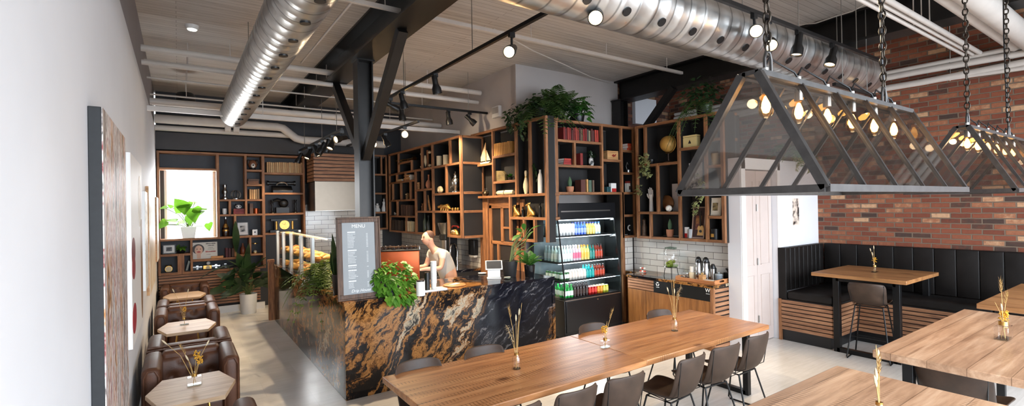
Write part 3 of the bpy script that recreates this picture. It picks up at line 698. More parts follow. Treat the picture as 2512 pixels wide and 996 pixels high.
# pastry cabinet at the back wall
hd = thing('extractor_hood', 'slatted timber hood with stainless steel panel below', 'extractor hood', (2.87, 11.3, 0))
m = MB()
for i in range(8):
    z = 2.70 + i * .077
    m.box(-.46, .62, -.32, -.30, z, z + .06)
m.build('front_slats', 'slat_wood', hd)
m = MB()
for i in range(8):
    z = 2.70 + i * .077; m.box(-.48, -.46, -.32, .35, z, z + .06)
m.build('side_slats', 'slat_wood_y', hd)
MB().box(-.455, .615, -.29, .6, 2.69, 3.31).build('core', 'dark_back', hd)
MB().box(-.46, .62, -.315, -.30, 2.06, 2.69).build('steel_panel', paint((128, 118, 106), .38, 1.0, var=.03), hd)
MB().box(-.458, .62, -.30, .6, 2.055, 2.68).build('casing', 'steel', hd)

# ------------------------------------------------------------------ tables
def table(label, x0, x1, y0, y1, h, mat, th=.05, leg=.06, inset=.22, split=None, frame='y', group=None, fy=0.0, fr=.72):
    t = thing('dining_table', label, 'table', ((x0 + x1) / 2, (y0 + y1) / 2, 0), group=group)
    a, b = (x1 - x0) / 2, (y1 - y0) / 2
    cuts = [-a] + ([split - (x0 + x1) / 2] if split else []) + [a]
    for p, q in zip(cuts, cuts[1:]):
        MB().box(p + .0012, q - .0012, -b, b, h - th, h).build('tabletop', mat, t, bevel=.006)
    for s in (-1, 1):
        m = MB()
        if frame == 'y':
            x = s * (a - inset)
            for y in (fy - b * fr, fy + b * fr): m.box(x - leg / 2, x + leg / 2, y - leg / 2, y + leg / 2, 0.0, h - th)
            m.box(x - leg / 2, x + leg / 2, fy - b * fr, fy + b * fr, 0, leg * .8); m.box(x - leg / 2, x + leg / 2, fy - b * fr, fy + b * fr, h - th - leg * .6, h - th)
        else:
            y = s * (b - inset)
            for x in (-a * .72, a * .72): m.box(x - leg / 2, x + leg / 2, y - leg / 2, y + leg / 2, 0.0, h - th)
            m.box(-a * .72, a * .72, y - leg / 2, y + leg / 2, 0, leg * .8); m.box(-a * .72, a * .72, y - leg / 2, y + leg / 2, h - th - leg * .6, h - th)
        m.build('leg_frame', 'black_metal', t, bevel=.003)
    return t
table('long low wooden dining table in the middle of the room before the granite bar', 1.325, 5.29, 2.815, 3.82, .75, 'table_wood', split=3.30)
table('tall pale wooden table nearest the camera at the bottom edge', 1.30, 3.365, .47, 1.375, 1.07, 'bar_wood')
table('tall pale wooden table on the right with a square glass vase', 3.89, 5.97, .40, 1.37, 1.07, 'bar_wood')
table('tall wooden table at the far right beside the brick wall', 6.36, 8.2, .5, 1.37, 1.07, 'booth_wood')
table('tall square wooden table in the corner of the black booth', 7.445, 8.66, 2.24, 3.35, 1.07, 'booth_wood', inset=.07, leg=.075, fy=-.09, fr=.62)

# ------------------------------------------------------------------ bucket chairs
def bucket(bm_, seat_z, w0, w1, dep, back_h, th=.022):
    """one moulded shell: seat sweeping up into the back, dished across"""
    prof = [(-dep * .55, seat_z + .012), (-dep * .5, seat_z + .02), (-dep * .3, seat_z + .006), (0, seat_z - .008), (dep * .28, seat_z + .004), (dep * .42, seat_z + .05), (dep * .49, seat_z + .13), (dep * .545, seat_z + back_h * .55), (dep * .60, seat_z + back_h * .85), (dep * .625, seat_z + back_h)]
    n = 8; L = len(prof)
    def grid(off):
        rows = []
        for i, (y, z) in enumerate(prof):
            t = i / (L - 1)
            w = w0 + (w1 - w0) * max(0, (t - .35) / .65)
            if i == 0: w *= .82
            if i == L - 1: w *= .86
            dish = .028 if t < .5 else .045
            row = []
            for j in range(n + 1):
                u = -1 + 2 * j / n
                cz = (abs(u) ** 2.4) * dish
                if t < .5: p = Vector((u * w / 2, y, z + cz + (0.02 if abs(u) > .9 and .2 < t else 0)))
                else: p = Vector((u * w / 2 * (1 - .04 * abs(u) ** 3), y - cz * 1.5, z - (.012 * abs(u) ** 3 if i == L - 1 else 0)))
                row.append(p)
            rows.append(row)
        return rows
    A = grid(0)
    # thickness along an approximate normal
    B = []
    for i, row in enumerate(A):
        y0, z0 = prof[max(0, i - 1)]; y1, z1 = prof[min(L - 1, i + 1)]
        nrm = Vector((0, (z1 - z0), -(y1 - y0))).normalized()
        B.append([p + nrm * th for p in row])
    va = [[bm_._v(p) for p in r_] for r_ in A]; vb = [[bm_._v(p) for p in r_] for r_ in B]
    for i in range(L - 1):
        for j in range(n):
            bm_.bm.faces.new((va[i][j], va[i][j + 1], va[i + 1][j + 1], va[i + 1][j]))
            bm_.bm.faces.new((vb[i][j], vb[i + 1][j], vb[i + 1][j + 1], vb[i][j + 1]))
    for i in range(L - 1):
        bm_.bm.faces.new((va[i][0], va[i + 1][0], vb[i + 1][0], vb[i][0])); bm_.bm.faces.new((va[i][n], vb[i][n], vb[i + 1][n], va[i + 1][n]))
    for j in range(n):
        bm_.bm.faces.new((va[0][j], vb[0][j], vb[0][j + 1], va[0][j + 1])); bm_.bm.faces.new((va[L - 1][j], va[L - 1][j + 1], vb[L - 1][j + 1], vb[L - 1][j]))
    return bm_
def make_chair(label, leather_, seat_z=.45, back_h=.38, stool=False):
    # faces -y in its own space reversed: the seat front is at -y
    t = thing('bar_stool' if stool else 'dining_chair', label, 'bar stool' if stool else 'chair')
    sh = bucket(MB(), seat_z, .40, .45, .46, back_h).build('seat_shell', leather_, t, sub=2, smooth=1.2)
    for x in (-.17, .17):
        m = MB(); m.tube([(x * .9, -.235, seat_z + .012), (x * 1.0, -.22, seat_z + .016), (x * 1.0, .1, seat_z - .012), (x * 1.0, .2, seat_z + .05), (x * 1.1, .245, seat_z + back_h * .9)], .004, 6).build('seam', 'black_plastic', sh)
    ft = .27 if stool else .24
    for s in (-1, 1):
        x = s * .15; X = s * (.23 if stool else .215)
        MB().tube([(x, -.12, seat_z - .03), (X, -.20, .03), (X, -.185, .011), (X, .2, .011), (X, .22, .03), (x, .12, seat_z - .028)], .0085, 8).build('leg', 'black_metal', t)
    z = seat_z - .03
    MB().tube([(-.15, -.12, z), (.15, -.12, z), (.15, .12, z), (-.15, .12, z)], .008, 8, closed=True).build('under_frame', 'black_metal', t)
    if stool:
        MB().tube([(-.205, -.17, .25), (.205, -.17, .25)], .008, 8).build('footrest', 'black_metal', t); MB().tube([(-.2, .17, .30), (.2, .17, .30)], .008, 8).build('rear_bar', 'black_metal', t)
    return t
ch0 = make_chair('dark brown leather dining chair, nearest the camera on the near side of the long table', 'chair_leather')
near = ((1.79, 2.82, None), (2.28, 2.81, 'second dark brown chair along the near side of the long table'), (2.77, 2.79, 'third dark brown chair along the near side of the long table'), (3.52, 2.77, 'fourth chair on the near side of the long table, past the tabletop joint'), (4.06, 2.78, 'fifth dark brown chair on the near side, next to the last one'), (4.60, 2.80, 'last dark brown chair at the far right end of the near side'))
GR = 'dark brown chairs round the long table'
for i, (x, y, lb) in enumerate(near):
    a = PI + R((-4, 3, -2, 5, -3, 2)[i])          # backs towards the camera
    if i == 0: ch0.location = (x, y, 0); ch0.rotation_euler = (0, 0, a); ch0['group'] = GR
    else: dup(ch0, (x, y, 0), a, lb, GR)
for x, lb in ((1.62, 'chair across the long table, its top edge showing before the granite front, leftmost'), (2.25, 'second chair across the long table, only its back edge showing'), (3.60, 'chair across the long table in front of the drinks fridge'), (4.66, 'chair across the long table in front of the wooden bin cabinet')):
    dup(ch0, (x, 3.565, 0), R(random.uniform(-4, 4)), lb, GR)
st0 = make_chair('dark brown leather bar stool at the square booth table', 'chair_leather', .73, .30, True)
st0.location = (7.50, 2.64, 0); st0.rotation_euler = (0, 0, R(97)); st0['group'] = 'bar stools'
dup(st0, (4.33, 1.0, 0), R(86), 'bar stool tucked under the left end of the tall table on the right', 'bar stools')

# ------------------------------------------------------------------ leather club chairs
def pad(bm_, x0, x1, y0, y1, z0, z1, r_=.05, n=4):
    """box with fat rounded edges"""
    b = bmesh.new(); bmesh.ops.create_cube(b, size=1.0, matrix=Matrix.Translation(((x0 + x1) / 2, (y0 + y1) / 2, (z0 + z1) / 2)) @ Matrix.Diagonal((x1 - x0, y1 - y0, z1 - z0, 1)))
    bmesh.ops.bevel(b, geom=b.edges[:], offset=r_, segments=n, affect='EDGES', profile=.5)
    me = bpy.data.meshes.new('tmp'); b.to_mesh(me); b.free(); bm_.bm.from_mesh(me); bpy.data.meshes.remove(me)
    return bm_
def make_club(label):
    t = thing('club_chair', label, 'armchair')          # front at -y, 0.77 wide, 0.72 deep
    b = pad(MB(), -.375, .375, -.30, .34, .07, .30, .03); b.build('base', 'club_leather', t)
    for s in (-1, 1):
        x0, x1 = (s * .385, s * .235) if s < 0 else (.235, .385)
        m = MB(); pad(m, x0, x1, -.35, .36, .10, .70, .055)
        arm = m.build('arm', 'club_leather', t)
        m2 = MB(); m2.tube([(x0 + .02, -.352, .13), (x0 + .02, -.352, .62), (x0 + .05, -.352, .678), (x1 - .05, -.352, .678), (x1 - .02, -.352, .62), (x1 - .02, -.352, .13)], .007, 6)
        m2.build('piping', 'club_leather', arm)
    # tufted back
    m = MB(); nx, nz = 24, 18; V = {}
    tufts = [(u, v) for v in (.46, .60) for u in ((-.16, 0, .16) if v == .46 else (-.08, .08))]
    for i in range(nx + 1):
        for k in range(nz + 1):
            x = -.25 + .5 * i / nx; z = .30 + .385 * k / nz
            y = .19 - .03 * math.sin(PI * k / nz)
            for (u, v) in tufts:
                d2 = ((x - u) ** 2 + (z - v) ** 2); y += .035 * math.exp(-d2 / .0011)
            if k > nz - 3: y += .02 * (k - nz + 3) ** 1.5
            V[i, k] = m._v((x, y, z))
    for i in range(nx):
        for k in range(nz): m.bm.faces.new((V[i, k], V[i + 1, k], V[i + 1, k + 1], V[i, k + 1]))
    pad(m, -.25, .25, .20, .36, .12, .70, .04)
    bk = m.build('backrest', 'club_leather', t, smooth=1.3)
    m = MB()
    for (u, v) in tufts: m.ball((u, .205, v), (.012, .008, .012), 8)
    m.build('button', 'club_leather', bk)
    m = MB(); m.tube([(-.37, .362, .69), (0, .366, .70), (.37, .362, .69)], .008, 6); m.build('piping', 'club_leather', bk)
    pad(MB(), -.232, .232, -.33, .19, .28, .43, .05).build('seat_cushion', 'club_leather', t)
    for x in (-.32, .32):
        for y in (-.27, .28): MB().cyl((x, y, 0), (x, y, .08), .018, .025, 10).build('foot', 'black_plastic', t)
    return t
cl0 = make_club('brown tufted leather club chair at the nearest octagonal table, facing the camera')
cl0.location = (.088, 5.76, 0); cl0['group'] = 'club chairs'
for (x, y, a, lb) in ((.088, 6.60, PI, 'brown leather club chair back to back behind the nearest one, facing the window'), (.088, 8.50, 0, 'brown tufted leather club chair at the middle octagonal table, facing the camera'), (.088, 9.31, PI, 'brown leather club chair facing away towards the farthest octagonal table'), (.085, 11.22, 0, 'brown leather club chair against the slatted back wall'), (.075, 3.86, PI, 'brown leather club chair cut off by the bottom edge of the photo')):
    dup(cl0, (x, y, 0), a, lb, 'club chairs')
def hexa(label):
    t = thing('side_table', label, 'table')
    o = [(-.317, 0), (-.215, .36), (.215, .36), (.317, 0), (.215, -.37), (-.215, -.37)]
    MB().prism(o, 'z', .585, .62).build('tabletop', 'pale_wood', t, bevel=.003)
    for x in (-.13, .13):
        for s in (-1, 1): MB().tube([(x * .8, s * .05, .585), (x * 1.25, s * .2, .0)], .011, 8).build('leg', 'brass', t)
    return t
hx = hexa('pale wood six-sided table with brass legs nearest the camera, along the left wall')
hx.location = (.075, 4.92, 0); hx['group'] = 'brass-legged tables'
dup(hx, (.075, 7.60, 0), 0, 'middle pale wood six-sided table with brass legs along the left wall', 'brass-legged tables')
dup(hx, (.07, 10.42, 0), 0, 'farthest pale wood six-sided table, below the window', 'brass-legged tables')

# ------------------------------------------------------------------ booth
bo = thing('booth_bench', 'black upholstered corner booth with slatted timber base under the brick wall', 'booth', (0, 0, 0))
m = MB(); m.box(7.52, 8.82, 3.14, 3.83, 0, .16); m.box(8.30, 8.82, -1.0, 3.14, 0, .16)
m.build('plinth', 'black_plastic', bo)
m = MB(); m.box(7.52, 8.82, 3.12, 3.84, .16, .62); m.box(8.27, 8.82, -1.0, 3.12, .16, .62)
m.build('carcass', 'dark_back', bo)
m = MB()
for i in range(8):
    z = .165 + i * .057; m.box(7.495, 7.515, 3.10, 3.80, z, z + .043)
m.build('end_slats', 'slat_wood_y', bo)
m = MB()
for i in range(8):
    z = .165 + i * .057; m.box(7.495, 8.25, 3.085, 3.105, z, z + .043)
m.build('side_slats', 'slat_wood', bo)
m = MB()
for i in range(8):
    z = .165 + i * .057; m.box(8.245, 8.265, -1.0, 3.085, z, z + .043)
m.build('long_slats', 'slat_wood_y', bo)
MB().box(7.49, 7.53, 3.80, 3.84, 0, .62).build('corner_post', 'shelf_wood_z', bo)
for (x0, x1, y0, y1) in ((7.50, 8.82, 3.10, 3.72), (8.24, 8.72, 1.62, 3.10), (8.24, 8.72, .2, 1.60), (8.24, 8.72, -1.0, .18)):
    pad(MB(), x0, x1, y0, y1, .62, .745, .035).build('seat_cushion', 'booth_leather', bo)
def channels(n, f):
    m = MB()
    for i in range(n): f(m, i)
    return m
m = MB()
k = 9
for i in range(k):
    a = 7.52 + (8.74 - 7.52) * i / k; pad(m, a, a + (8.74 - 7.52) / k, 3.73, 3.84, .74, 1.385, .014, 3)
pad(m, 7.505, 7.535, 3.725, 3.845, .60, 1.388, .012, 3)
m.build('left_backrest', 'booth_leather', bo)
m = MB(); k = 20; y1 = 3.72; wv = .235
for i in range(k):
    b = y1 - wv * i; pad(m, 8.73, 8.84, b - wv, b, .74, 1.39, .014, 3)
m.build('long_backrest', 'booth_leather', bo)

# ------------------------------------------------------------------ greenhouse pendants
def pendant(label, X0):
    L = 1.45; YC = .93; W0 = .235; W1 = .30; zb, zr = 2.137, 2.545
    t = thing('pendant_lamp', label, 'pendant lamp', (X0, YC, zb), group='greenhouse pendant lamps')
    H = zr - zb; b = .024
    fr = MB()
    for y in (-W0, W1): fr.bar((0, y, 0), (L, y, 0), b, b)
    for x in (0, L):
        fr.bar((x, -W0, 0), (x, W1, 0), b, b, (1, 0, 0))
        for y in (-W0, W1): fr.bar((x, y, 0), (x, math.copysign(.03, y), H), b * (1.1 if x == 0 else .8), b, (1, 0, 0))
    for y in (-.03, .03): fr.bar((0, y, H), (L, y, H), b, b * .8)
    fr.box(0, L, -.03, .03, H - .004, H + .012)
    fr.build('frame', 'steel_frame', t)
    for i in range(1, 5):
        x = L * i / 5
        for y in (-W0, W1): MB().bar((x, y, 0), (x, math.copysign(.03, y), H), .018, .012, (1, 0, 0)).build('glazing_bar', 'steel_frame', t)
    for i in range(5):
        x0, x1 = L * i / 5 + .012, L * (i + 1) / 5 - .012
        for y in (-W0, W1):
            s = math.copysign(1, y)
            m = MB(); m.poly([(x0, y - s * .002, .012), (x1, y - s * .002, .012), (x1, s * .031, H - .012), (x0, s * .031, H - .012)])
            m.build('glass_pane', 'pendant_glass', t)
    for x in (0, L):
        m = MB(); m.poly([(x, -W0 + .02, .012), (x, W1 - .02, .012), (x, .03, H - .012), (x, -.03, H - .012)]); m.build('glass_pane', 'pendant_glass', t)
    for i in range(6):
        x = L * (i + .5) / 6 - .02
        so = MB().lathe([(0, .0), (.014, 0), (.016, -.012), (.016, -.045), (.0, -.045)], (x, 0, H - .012), 14).build('socket', 'steel', t)
        MB().cyl((x, 0, H + .012), (x, 0, H + .035), .011, n=12).build('cap_nut', 'steel', so)
        bu = MB().lathe([(.011, -.045), (.012, -.058), (.022, -.085), (.025, -.108), (.022, -.125), (.012, -.137), (0, -.14)], (x, 0, H - .008), 16).build('bulb', 'bulb_glass', t)
        MB().lathe([(0, -.056), (.006, -.06), (.014, -.082), (.016, -.10), (.010, -.118), (0, -.122)], (x, 0, H - .008), 10).build('filament', 'filament', bu)
        Lp = bpy.data.lights.new('bulb_light', 'POINT'); Lp.energy = 0.7; Lp.color = (1, .74, .44); Lp.shadow_soft_size = .02
        lo = bpy.data.objects.new('bulb_light', Lp); C.objects.link(lo); lo.parent = t; lo.location = (x, 0, H - .165)
    m = MB()
    for i in range(5):
        x0, x1 = L * (i + .5) / 6 - .02, L * (i + 1.5) / 6 - .02
        m.tube([(x0, 0, H + .045), (x0 + .03, 0, H + .075), ((x0 + x1) / 2, .01, H + .07), (x1 - .03, 0, H + .05), (x1, 0, H + .03)], .004, 6)
    m.build('wiring', 'black_plastic', t)
    for x in (.12, L - .26):
        sh = MB().tube([(x - .022, 0, H + .01), (x - .022, 0, H + .07), (x - .012, 0, H + .095), (x + .012, 0, H + .095), (x + .022, 0, H + .07), (x + .022, 0, H + .01)], .006, 8).build('shackle', 'steel_frame', t)
        m = MB(); z = H + .085; i = 0
        while zb + z < ZC - .02:
            a = .013; hgt = .024
            pts = [(a * math.cos(q), 0, hgt * math.sin(q)) for q in [2 * PI * k / 10 for k in range(10)]]
            pts = [(p[0], 0, p[2]) if i % 2 == 0 else (0, p[0], p[2]) for p in pts]
            m.tube([(x + p[0], p[1], z + hgt + p[2]) for p in pts], .0042, 6, closed=True)
            z += .038; i += 1
        m.build('chain', 'chain', t)
    m = MB(); xc = L - .26
    m.tube([(xc + .03, .012, ZC - zb), (xc + .028, .02, 1.2), (xc + .034, .016, .8), (xc + .03, .014, H + .2), (xc + .05, .01, H + .09), (xc + .05, 0, H + .03)], .005, 6)
    m.build('power_cable', 'black_plastic', t)
    return t
bg = glass((255, 232, 190), 1.25)
M['bulb_glass'] = bg
M['filament'] = emit((255, 200, 120), 24.0)
pendant('nearer greenhouse-shaped glass pendant lamp hanging from two chains with glowing bulbs', 1.655)
pendant('farther greenhouse-shaped glass pendant lamp, at the right edge by the brick wall', 4.10)
# ------------------------------------------------------------------ open display shelving
class Shelf:
    def __init__(s, name, label, ax, val, dep, back='dark_back'):
        s.ax, s.val, s.dep = ax, val, dep
        s.t = thing(name, label, 'shelving', (0, 0, 0)); s.hs = []; s.vs = []
        s.rz = R(-90) if ax == 'X' else 0.0; s.back = back; s.d0 = min(dep * .5, .15) if ax == 'Y' else .085
    def uz(s, x, y, d=0.0):
        p = at(x, y, X=s.val + d) if s.ax == 'X' else at(x, y, Y=s.val + d)
        return (p.y if s.ax == 'X' else p.x), p.z
    def H(s, *L):
        for (xa, ya, xb, yb) in L:
            ua, za = s.uz(xa, ya); ub, zb = s.uz(xb, yb); s.hs.append([min(ua, ub), max(ua, ub), (za + zb) / 2])
    def V(s, *L):
        for q in L:
            x, ya, yb = q[:3]; w = q[3] if len(q) > 3 else .042
            ua, za = s.uz(x, ya); ub, zb = s.uz(x, yb); s.vs.append([(ua + ub) / 2, zb, za, w])
    def make(s, panel=None, th=.042):
        hs, vs = s.hs, s.vs
        # level the boards that belong to one level, square up uprights of one line
        for arr, k, tol in ((hs, 2, .035), (vs, 0, .03)):
            done = []
            for e in sorted(arr, key=lambda e: e[k]):
                if done and abs(e[k] - done[-1]) < tol: e[k] = done[-1]
                else: done.append(e[k])
        for h in hs:
            for i in (0, 1):
                c = min(vs, key=lambda v: abs(v[0] - h[i]))
                if abs(c[0] - h[i]) < .14: h[i] = c[0]
        for v in vs:
            for i in (1, 2):
                c = [h for h in hs if h[0] - .05 <= v[0] <= h[1] + .05]
                if c:
                    c = min(c, key=lambda h: abs(h[2] - v[i]))
                    if abs(c[2] - v[i]) < .12: v[i] = c[2]
        def bx(u0, u1, z0, z1, d0, d1):
            return (s.val + d0, s.val + d1, u0, u1, z0, z1) if s.ax == 'X' else (u0, u1, s.val + d0, s.val + d1, z0, z1)
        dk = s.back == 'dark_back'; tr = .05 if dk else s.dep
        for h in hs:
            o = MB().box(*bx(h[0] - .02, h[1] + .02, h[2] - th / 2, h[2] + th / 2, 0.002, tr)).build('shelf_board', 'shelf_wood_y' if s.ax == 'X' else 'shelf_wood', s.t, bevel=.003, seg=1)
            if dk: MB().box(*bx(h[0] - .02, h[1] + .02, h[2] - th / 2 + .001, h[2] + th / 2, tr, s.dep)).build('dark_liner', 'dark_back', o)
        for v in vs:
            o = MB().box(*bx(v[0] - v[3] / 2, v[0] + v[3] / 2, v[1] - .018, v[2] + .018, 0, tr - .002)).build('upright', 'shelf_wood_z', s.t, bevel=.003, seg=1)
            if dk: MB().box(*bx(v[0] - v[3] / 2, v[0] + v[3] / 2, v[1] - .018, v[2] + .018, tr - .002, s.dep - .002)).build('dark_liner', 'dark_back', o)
        for (xa, ya, xb, yb) in (panel or ()):
            ua, za = s.uz(xa, ya); ub, zb = s.uz(xb, yb)
            MB().box(*bx(min(ua, ub), max(ua, ub), min(za, zb), max(za, zb), s.dep - .002, s.dep + .012)).build('back_panel', s.back, s.t)
        return s
    def put(s, x, y, d=None):
        """a spot on the board under a pixel: location, metres per pixel"""
        d = s.d0 if d is None else d
        p = at(x, y, X=s.val + d) if s.ax == 'X' else at(x, y, Y=s.val + d)
        u = p.y if s.ax == 'X' else p.x
        c = [h for h in s.hs if h[0] - .03 <= u <= h[1] + .03 and abs(h[2] + .021 - p.z) < .16]
        if c: p.z = min(c, key=lambda h: abs(h[2] + .021 - p.z))[2] + .0212
        return p, depth(p) / F

    def wx(s, x, y):
        return abs(s.uz(x + .5, y)[0] - s.uz(x - .5, y)[0])

# back wall, around the window
SB = Shelf('display_shelving', 'reclaimed timber display shelving round the window on the charcoal back wall', 'Y', 11.64, .3, 'charcoal')
SB.V((389, 370, 669), (535, 375, 583, .05), (603, 375, 525), (647, 375, 669, .055), (746, 380, 573), (564, 491, 526), (577, 527, 582), (444, 626, 668, .11), (470, 587, 668), (578, 583, 628), (614, 586, 626))
SB.H((389, 373, 746, 384), (389, 409, 535, 412), (389, 588, 535, 586), (535, 491, 647, 491), (603, 418, 647, 419), (603, 454, 647, 454), (535, 527, 647, 526), (535, 583, 647, 580), (647, 425, 746, 427), (647, 475, 746, 475), (647, 525, 746, 525), (647, 574, 746, 571), (389, 627, 470, 625), (470, 640, 578, 634), (578, 627, 647, 624), (389, 669, 647, 661))
SB.make([(536, 376, 746, 571), (389, 376, 535, 409), (389, 590, 647, 664)])
m = MB()
for i in range(13):
    z = .19 + i * .056; m.box(XL + .02, 1.42, 11.645, 11.665, z, z + .040)
sl = thing('slat_wainscot', 'horizontal timber slats under the back wall shelving', 'wall cladding', (0, 0, 0))
m.build('slats', 'slat_wood', sl)
MB().box(XL + .02, 1.40, 11.67, 11.69, .14, .92).build('backing', 'dark_back', sl)

# long dark shelving along the bar wall, two runs and the fridge front
SA = Shelf('display_shelving', 'long dark-backed timber display shelving over the back counter, left of the wooden door', 'X', 4.21, .48)
SA.V((954, 381, 562), (975.5, 374, 416), (1033, 356, 411), (1060, 350, 567), (1102, 342, 406), (1129, 332, 582, .05), (1008, 396, 412), (1018, 417, 567), (971, 426, 446), (993, 422, 444), (962, 450, 492), (982, 448, 491), (1005, 446, 490), (973, 493, 531), (995, 531, 566), (1033, 414, 466), (1040, 467, 519), (1093, 411, 475), (1098, 520, 580))
SA.H((954, 381, 1129, 333), (954, 426, 1129, 404), (975.5, 401, 1008, 396), (954, 449, 1018, 443), (954, 493, 1018, 490), (954, 532, 1018, 530), (954, 566, 1060, 568), (1018, 467, 1060, 464), (1018, 520, 1060, 519), (1060, 478, 1129, 473), (1060, 519, 1129, 520), (1098, 580, 1129, 581))
SA.make([(951, 383, 1131, 580)])
# the near end panel of that run, facing the room
ep = MB()
z0, z1 = SA.hs[-1][2], SA.hs[0][2]
ep.box(4.262, 4.69, 7.800, 7.815, z0, z1); ep.build('end_panel', 'charcoal', SA.t)
for z in (z1, SA.hs[1][2], SA.hs[9][2], SA.hs[10][2], z0):
    MB().box(4.265, 4.70, 7.77, 7.81, z - .022, z + .022).build('end_batten', 'shelf_wood', SA.t, bevel=.003, seg=1)
MB().box(4.66, 4.70, 7.77, 7.81, z0, z1).build('end_upright', 'shelf_wood_z', SA.t, bevel=.003, seg=1)

S2 = Shelf('display_shelving', 'tall dark-backed timber display shelving over the wooden door, topped by trailing plants', 'X', 4.56, .17)
S2.V((1157, 335, 482), (1208, 322, 482), (1264, 302, 481), (1298, 292, 480), (1338, 285, 592), (1250, 482, 588), (1284, 537, 589), (1310, 537, 591))
S2.H((1157, 332, 1338, 286), (1157, 406, 1208, 404), (1208, 386, 1264, 377), (1208, 448, 1264, 444), (1157, 483, 1338, 479), (1250, 537, 1338, 535), (1250, 588, 1310, 590))
S2.make([(1158, 338, 1336, 480), (1251, 482, 1336, 535), (1251, 537, 1309, 588)])
for h in (S2.hs[0][2], S2.hs[4][2], S2.hs[5][2]):
    MB().box(4.58, 4.87, 5.805, 5.845, h - .022, h + .022).build('end_batten', 'shelf_wood', S2.t, bevel=.003, seg=1)
MB().box(4.60, 4.82, 5.84, 5.852, S2.hs[5][2], S2.hs[0][2]).build('end_panel', 'charcoal', S2.t)

S3 = Shelf('display_shelving', 'dark-backed timber display shelving above the drinks fridge', 'Y', 5.85, .36)
S3.V((1366, 297, 538, .07), (1478.5, 305, 474), (1528.5, 310, 580), (1558, 314, 581), (1411, 347, 404), (1531, 474, 788, .06))
S3.H((1366, 297, 1558, 313), (1366, 345, 1478.5, 351), (1366, 406, 1478.5, 410), (1366, 473, 1558, 475), (1478.5, 393, 1528.5, 395), (1528.5, 371, 1558, 371), (1528.5, 425, 1558, 426), (1528.5, 529, 1558, 529), (1528.5, 580, 1558, 581))
S3.make([(1367, 299, 1558, 474), (1531, 474, 1558, 580)])

S4 = Shelf('display_shelving', 'dark-backed timber display shelving above the white tiles at the coffee station', 'X', 6.43, .30)
S4.V((1562, 310, 582), (1581, 312, 404), (1612, 405, 522), (1665, 300, 586), (1595, 523, 583), (1731, 280, 590), (1772, 280, 590, .05))
S4.H((1562, 311, 1772, 276), (1562, 408, 1665, 399), (1562, 523, 1665, 522), (1562, 583, 1772, 591), (1665, 366, 1731, 360), (1731, 533, 1772, 533), (1731, 344, 1772, 340), (1731, 408, 1772, 408))
S4.make([(1563, 312, 1770, 588)])
for z in (S4.hs[0][2], S4.hs[3][2], S4.hs[5][2], S4.hs[6][2], S4.hs[7][2]):
    MB().box(6.45, 6.80, 4.03, 4.066, z - .022, z + .022).build('end_batten', 'shelf_wood', S4.t, bevel=.003, seg=1)
MB().box(6.45, 6.80, 4.052, 4.068, S4.hs[3][2], S4.hs[0][2]).build('end_panel', 'charcoal', S4.t)

# shadowed shelf in the far corner beyond the post
S5 = Shelf('display_shelving', 'shadowed shelving in the far corner behind the black post', 'Y', 11.6, .3)
S5.V((908, 380, 562), (949, 384, 562), (936, 385, 428))
S5.H((908, 380, 949, 384), (908, 429, 949, 428), (908, 475, 949, 475), (908, 522, 949, 521), (908, 562, 949, 561))
S5.make([(908, 381, 949, 561)])

# wooden door with its own little grid of dark panes
dd = thing('grid_door', 'wooden door with a geometric grid of dark panels beside the shelving', 'door', (0, 0, 0))
XD = 4.715
def dz(y): return at(1232, y, X=XD).z
def du(x): return at(x, 600, X=XD).y
m = MB(); m.box(XD, XD + .02, du(1275), du(1206), 0, dz(505)); m.build('panel', paint((38, 32, 30), .5, var=.1), dd)
def st(name, x0, x1, y0, y1):
    MB().box(XD - .025, XD + .005, du(x1), du(x0), dz(y1), dz(y0)).build(name, 'shelf_wood_z' if abs(y1 - y0) > abs(x1 - x0) else 'shelf_wood_y', dd, bevel=.003, seg=1)
for q in ((1203, 1210, 503, 780), (1264, 1275, 503, 780), (1232, 1238, 509, 594), (1222, 1227, 600, 650)): st('stile', *q)
for q in ((1204, 1275, 503, 511), (1208, 1266, 592, 600), (1238, 1264, 556, 561), (1208, 1266, 646, 654), (1208, 1266, 700, 708)): st('rail', *q)
fr_ = MB()
for x0, x1 in ((1185, 1191), (1192, 1198), (1199, 1204)): fr_.box(XD - .06, XD + .02, du(x1), du(x0), 0, dz(484))
fr_.build('frame_board', 'shelf_wood_z', dd, bevel=.002, seg=1)
MB().box(XD - .02, XD + .02, du(1276), du(1204), dz(503), dz(484)).build('header', 'shelf_wood_y', dd)
tag(struct(MB().box(4.70, 4.735, du(1288), du(1279), 0, 2.2).build('trim_1', 'shelf_wood_z')), 'wooden edge post right of the grid door', 'trim')

# ------------------------------------------------------------------ drinks fridge
FX0, FX1, FY, FD = 4.86, 6.11, 5.73, .80
fr = thing('drinks_fridge', 'black open-front drinks fridge with lit shelves of bottles and cans', 'fridge', (FX0, FY, 0))
W = FX1 - FX0
blk = paint((17, 18, 21), .3, .1, var=.06)
MB().box(0, W, 0, FD, .03, .62).build('base_cabinet', blk, fr, bevel=.006)
MB().box(.03, W - .03, -.012, 0, .12, .60).build('front_panel', blk, fr, bevel=.004)
MB().box(.02, W - .02, -.004, .0, .605, .62).build('trim_strip', 'steel', fr)
MB().cyl((W * .55, -.02, .57), (W * .55, -.01, .57), .013, n=12).build('lock', 'chrome', fr)
MB().box(0, W, FD - .05, FD, .62, 2.10).build('back_wall', paint((150, 158, 160), .4), fr)
MB().box(0, W, .10, FD, 1.86, 2.12).build('canopy', blk, fr, bevel=.006)
MB().box(.04, W - .14, .085, .10, 1.98, 2.0).build('canopy_trim', 'steel', fr)
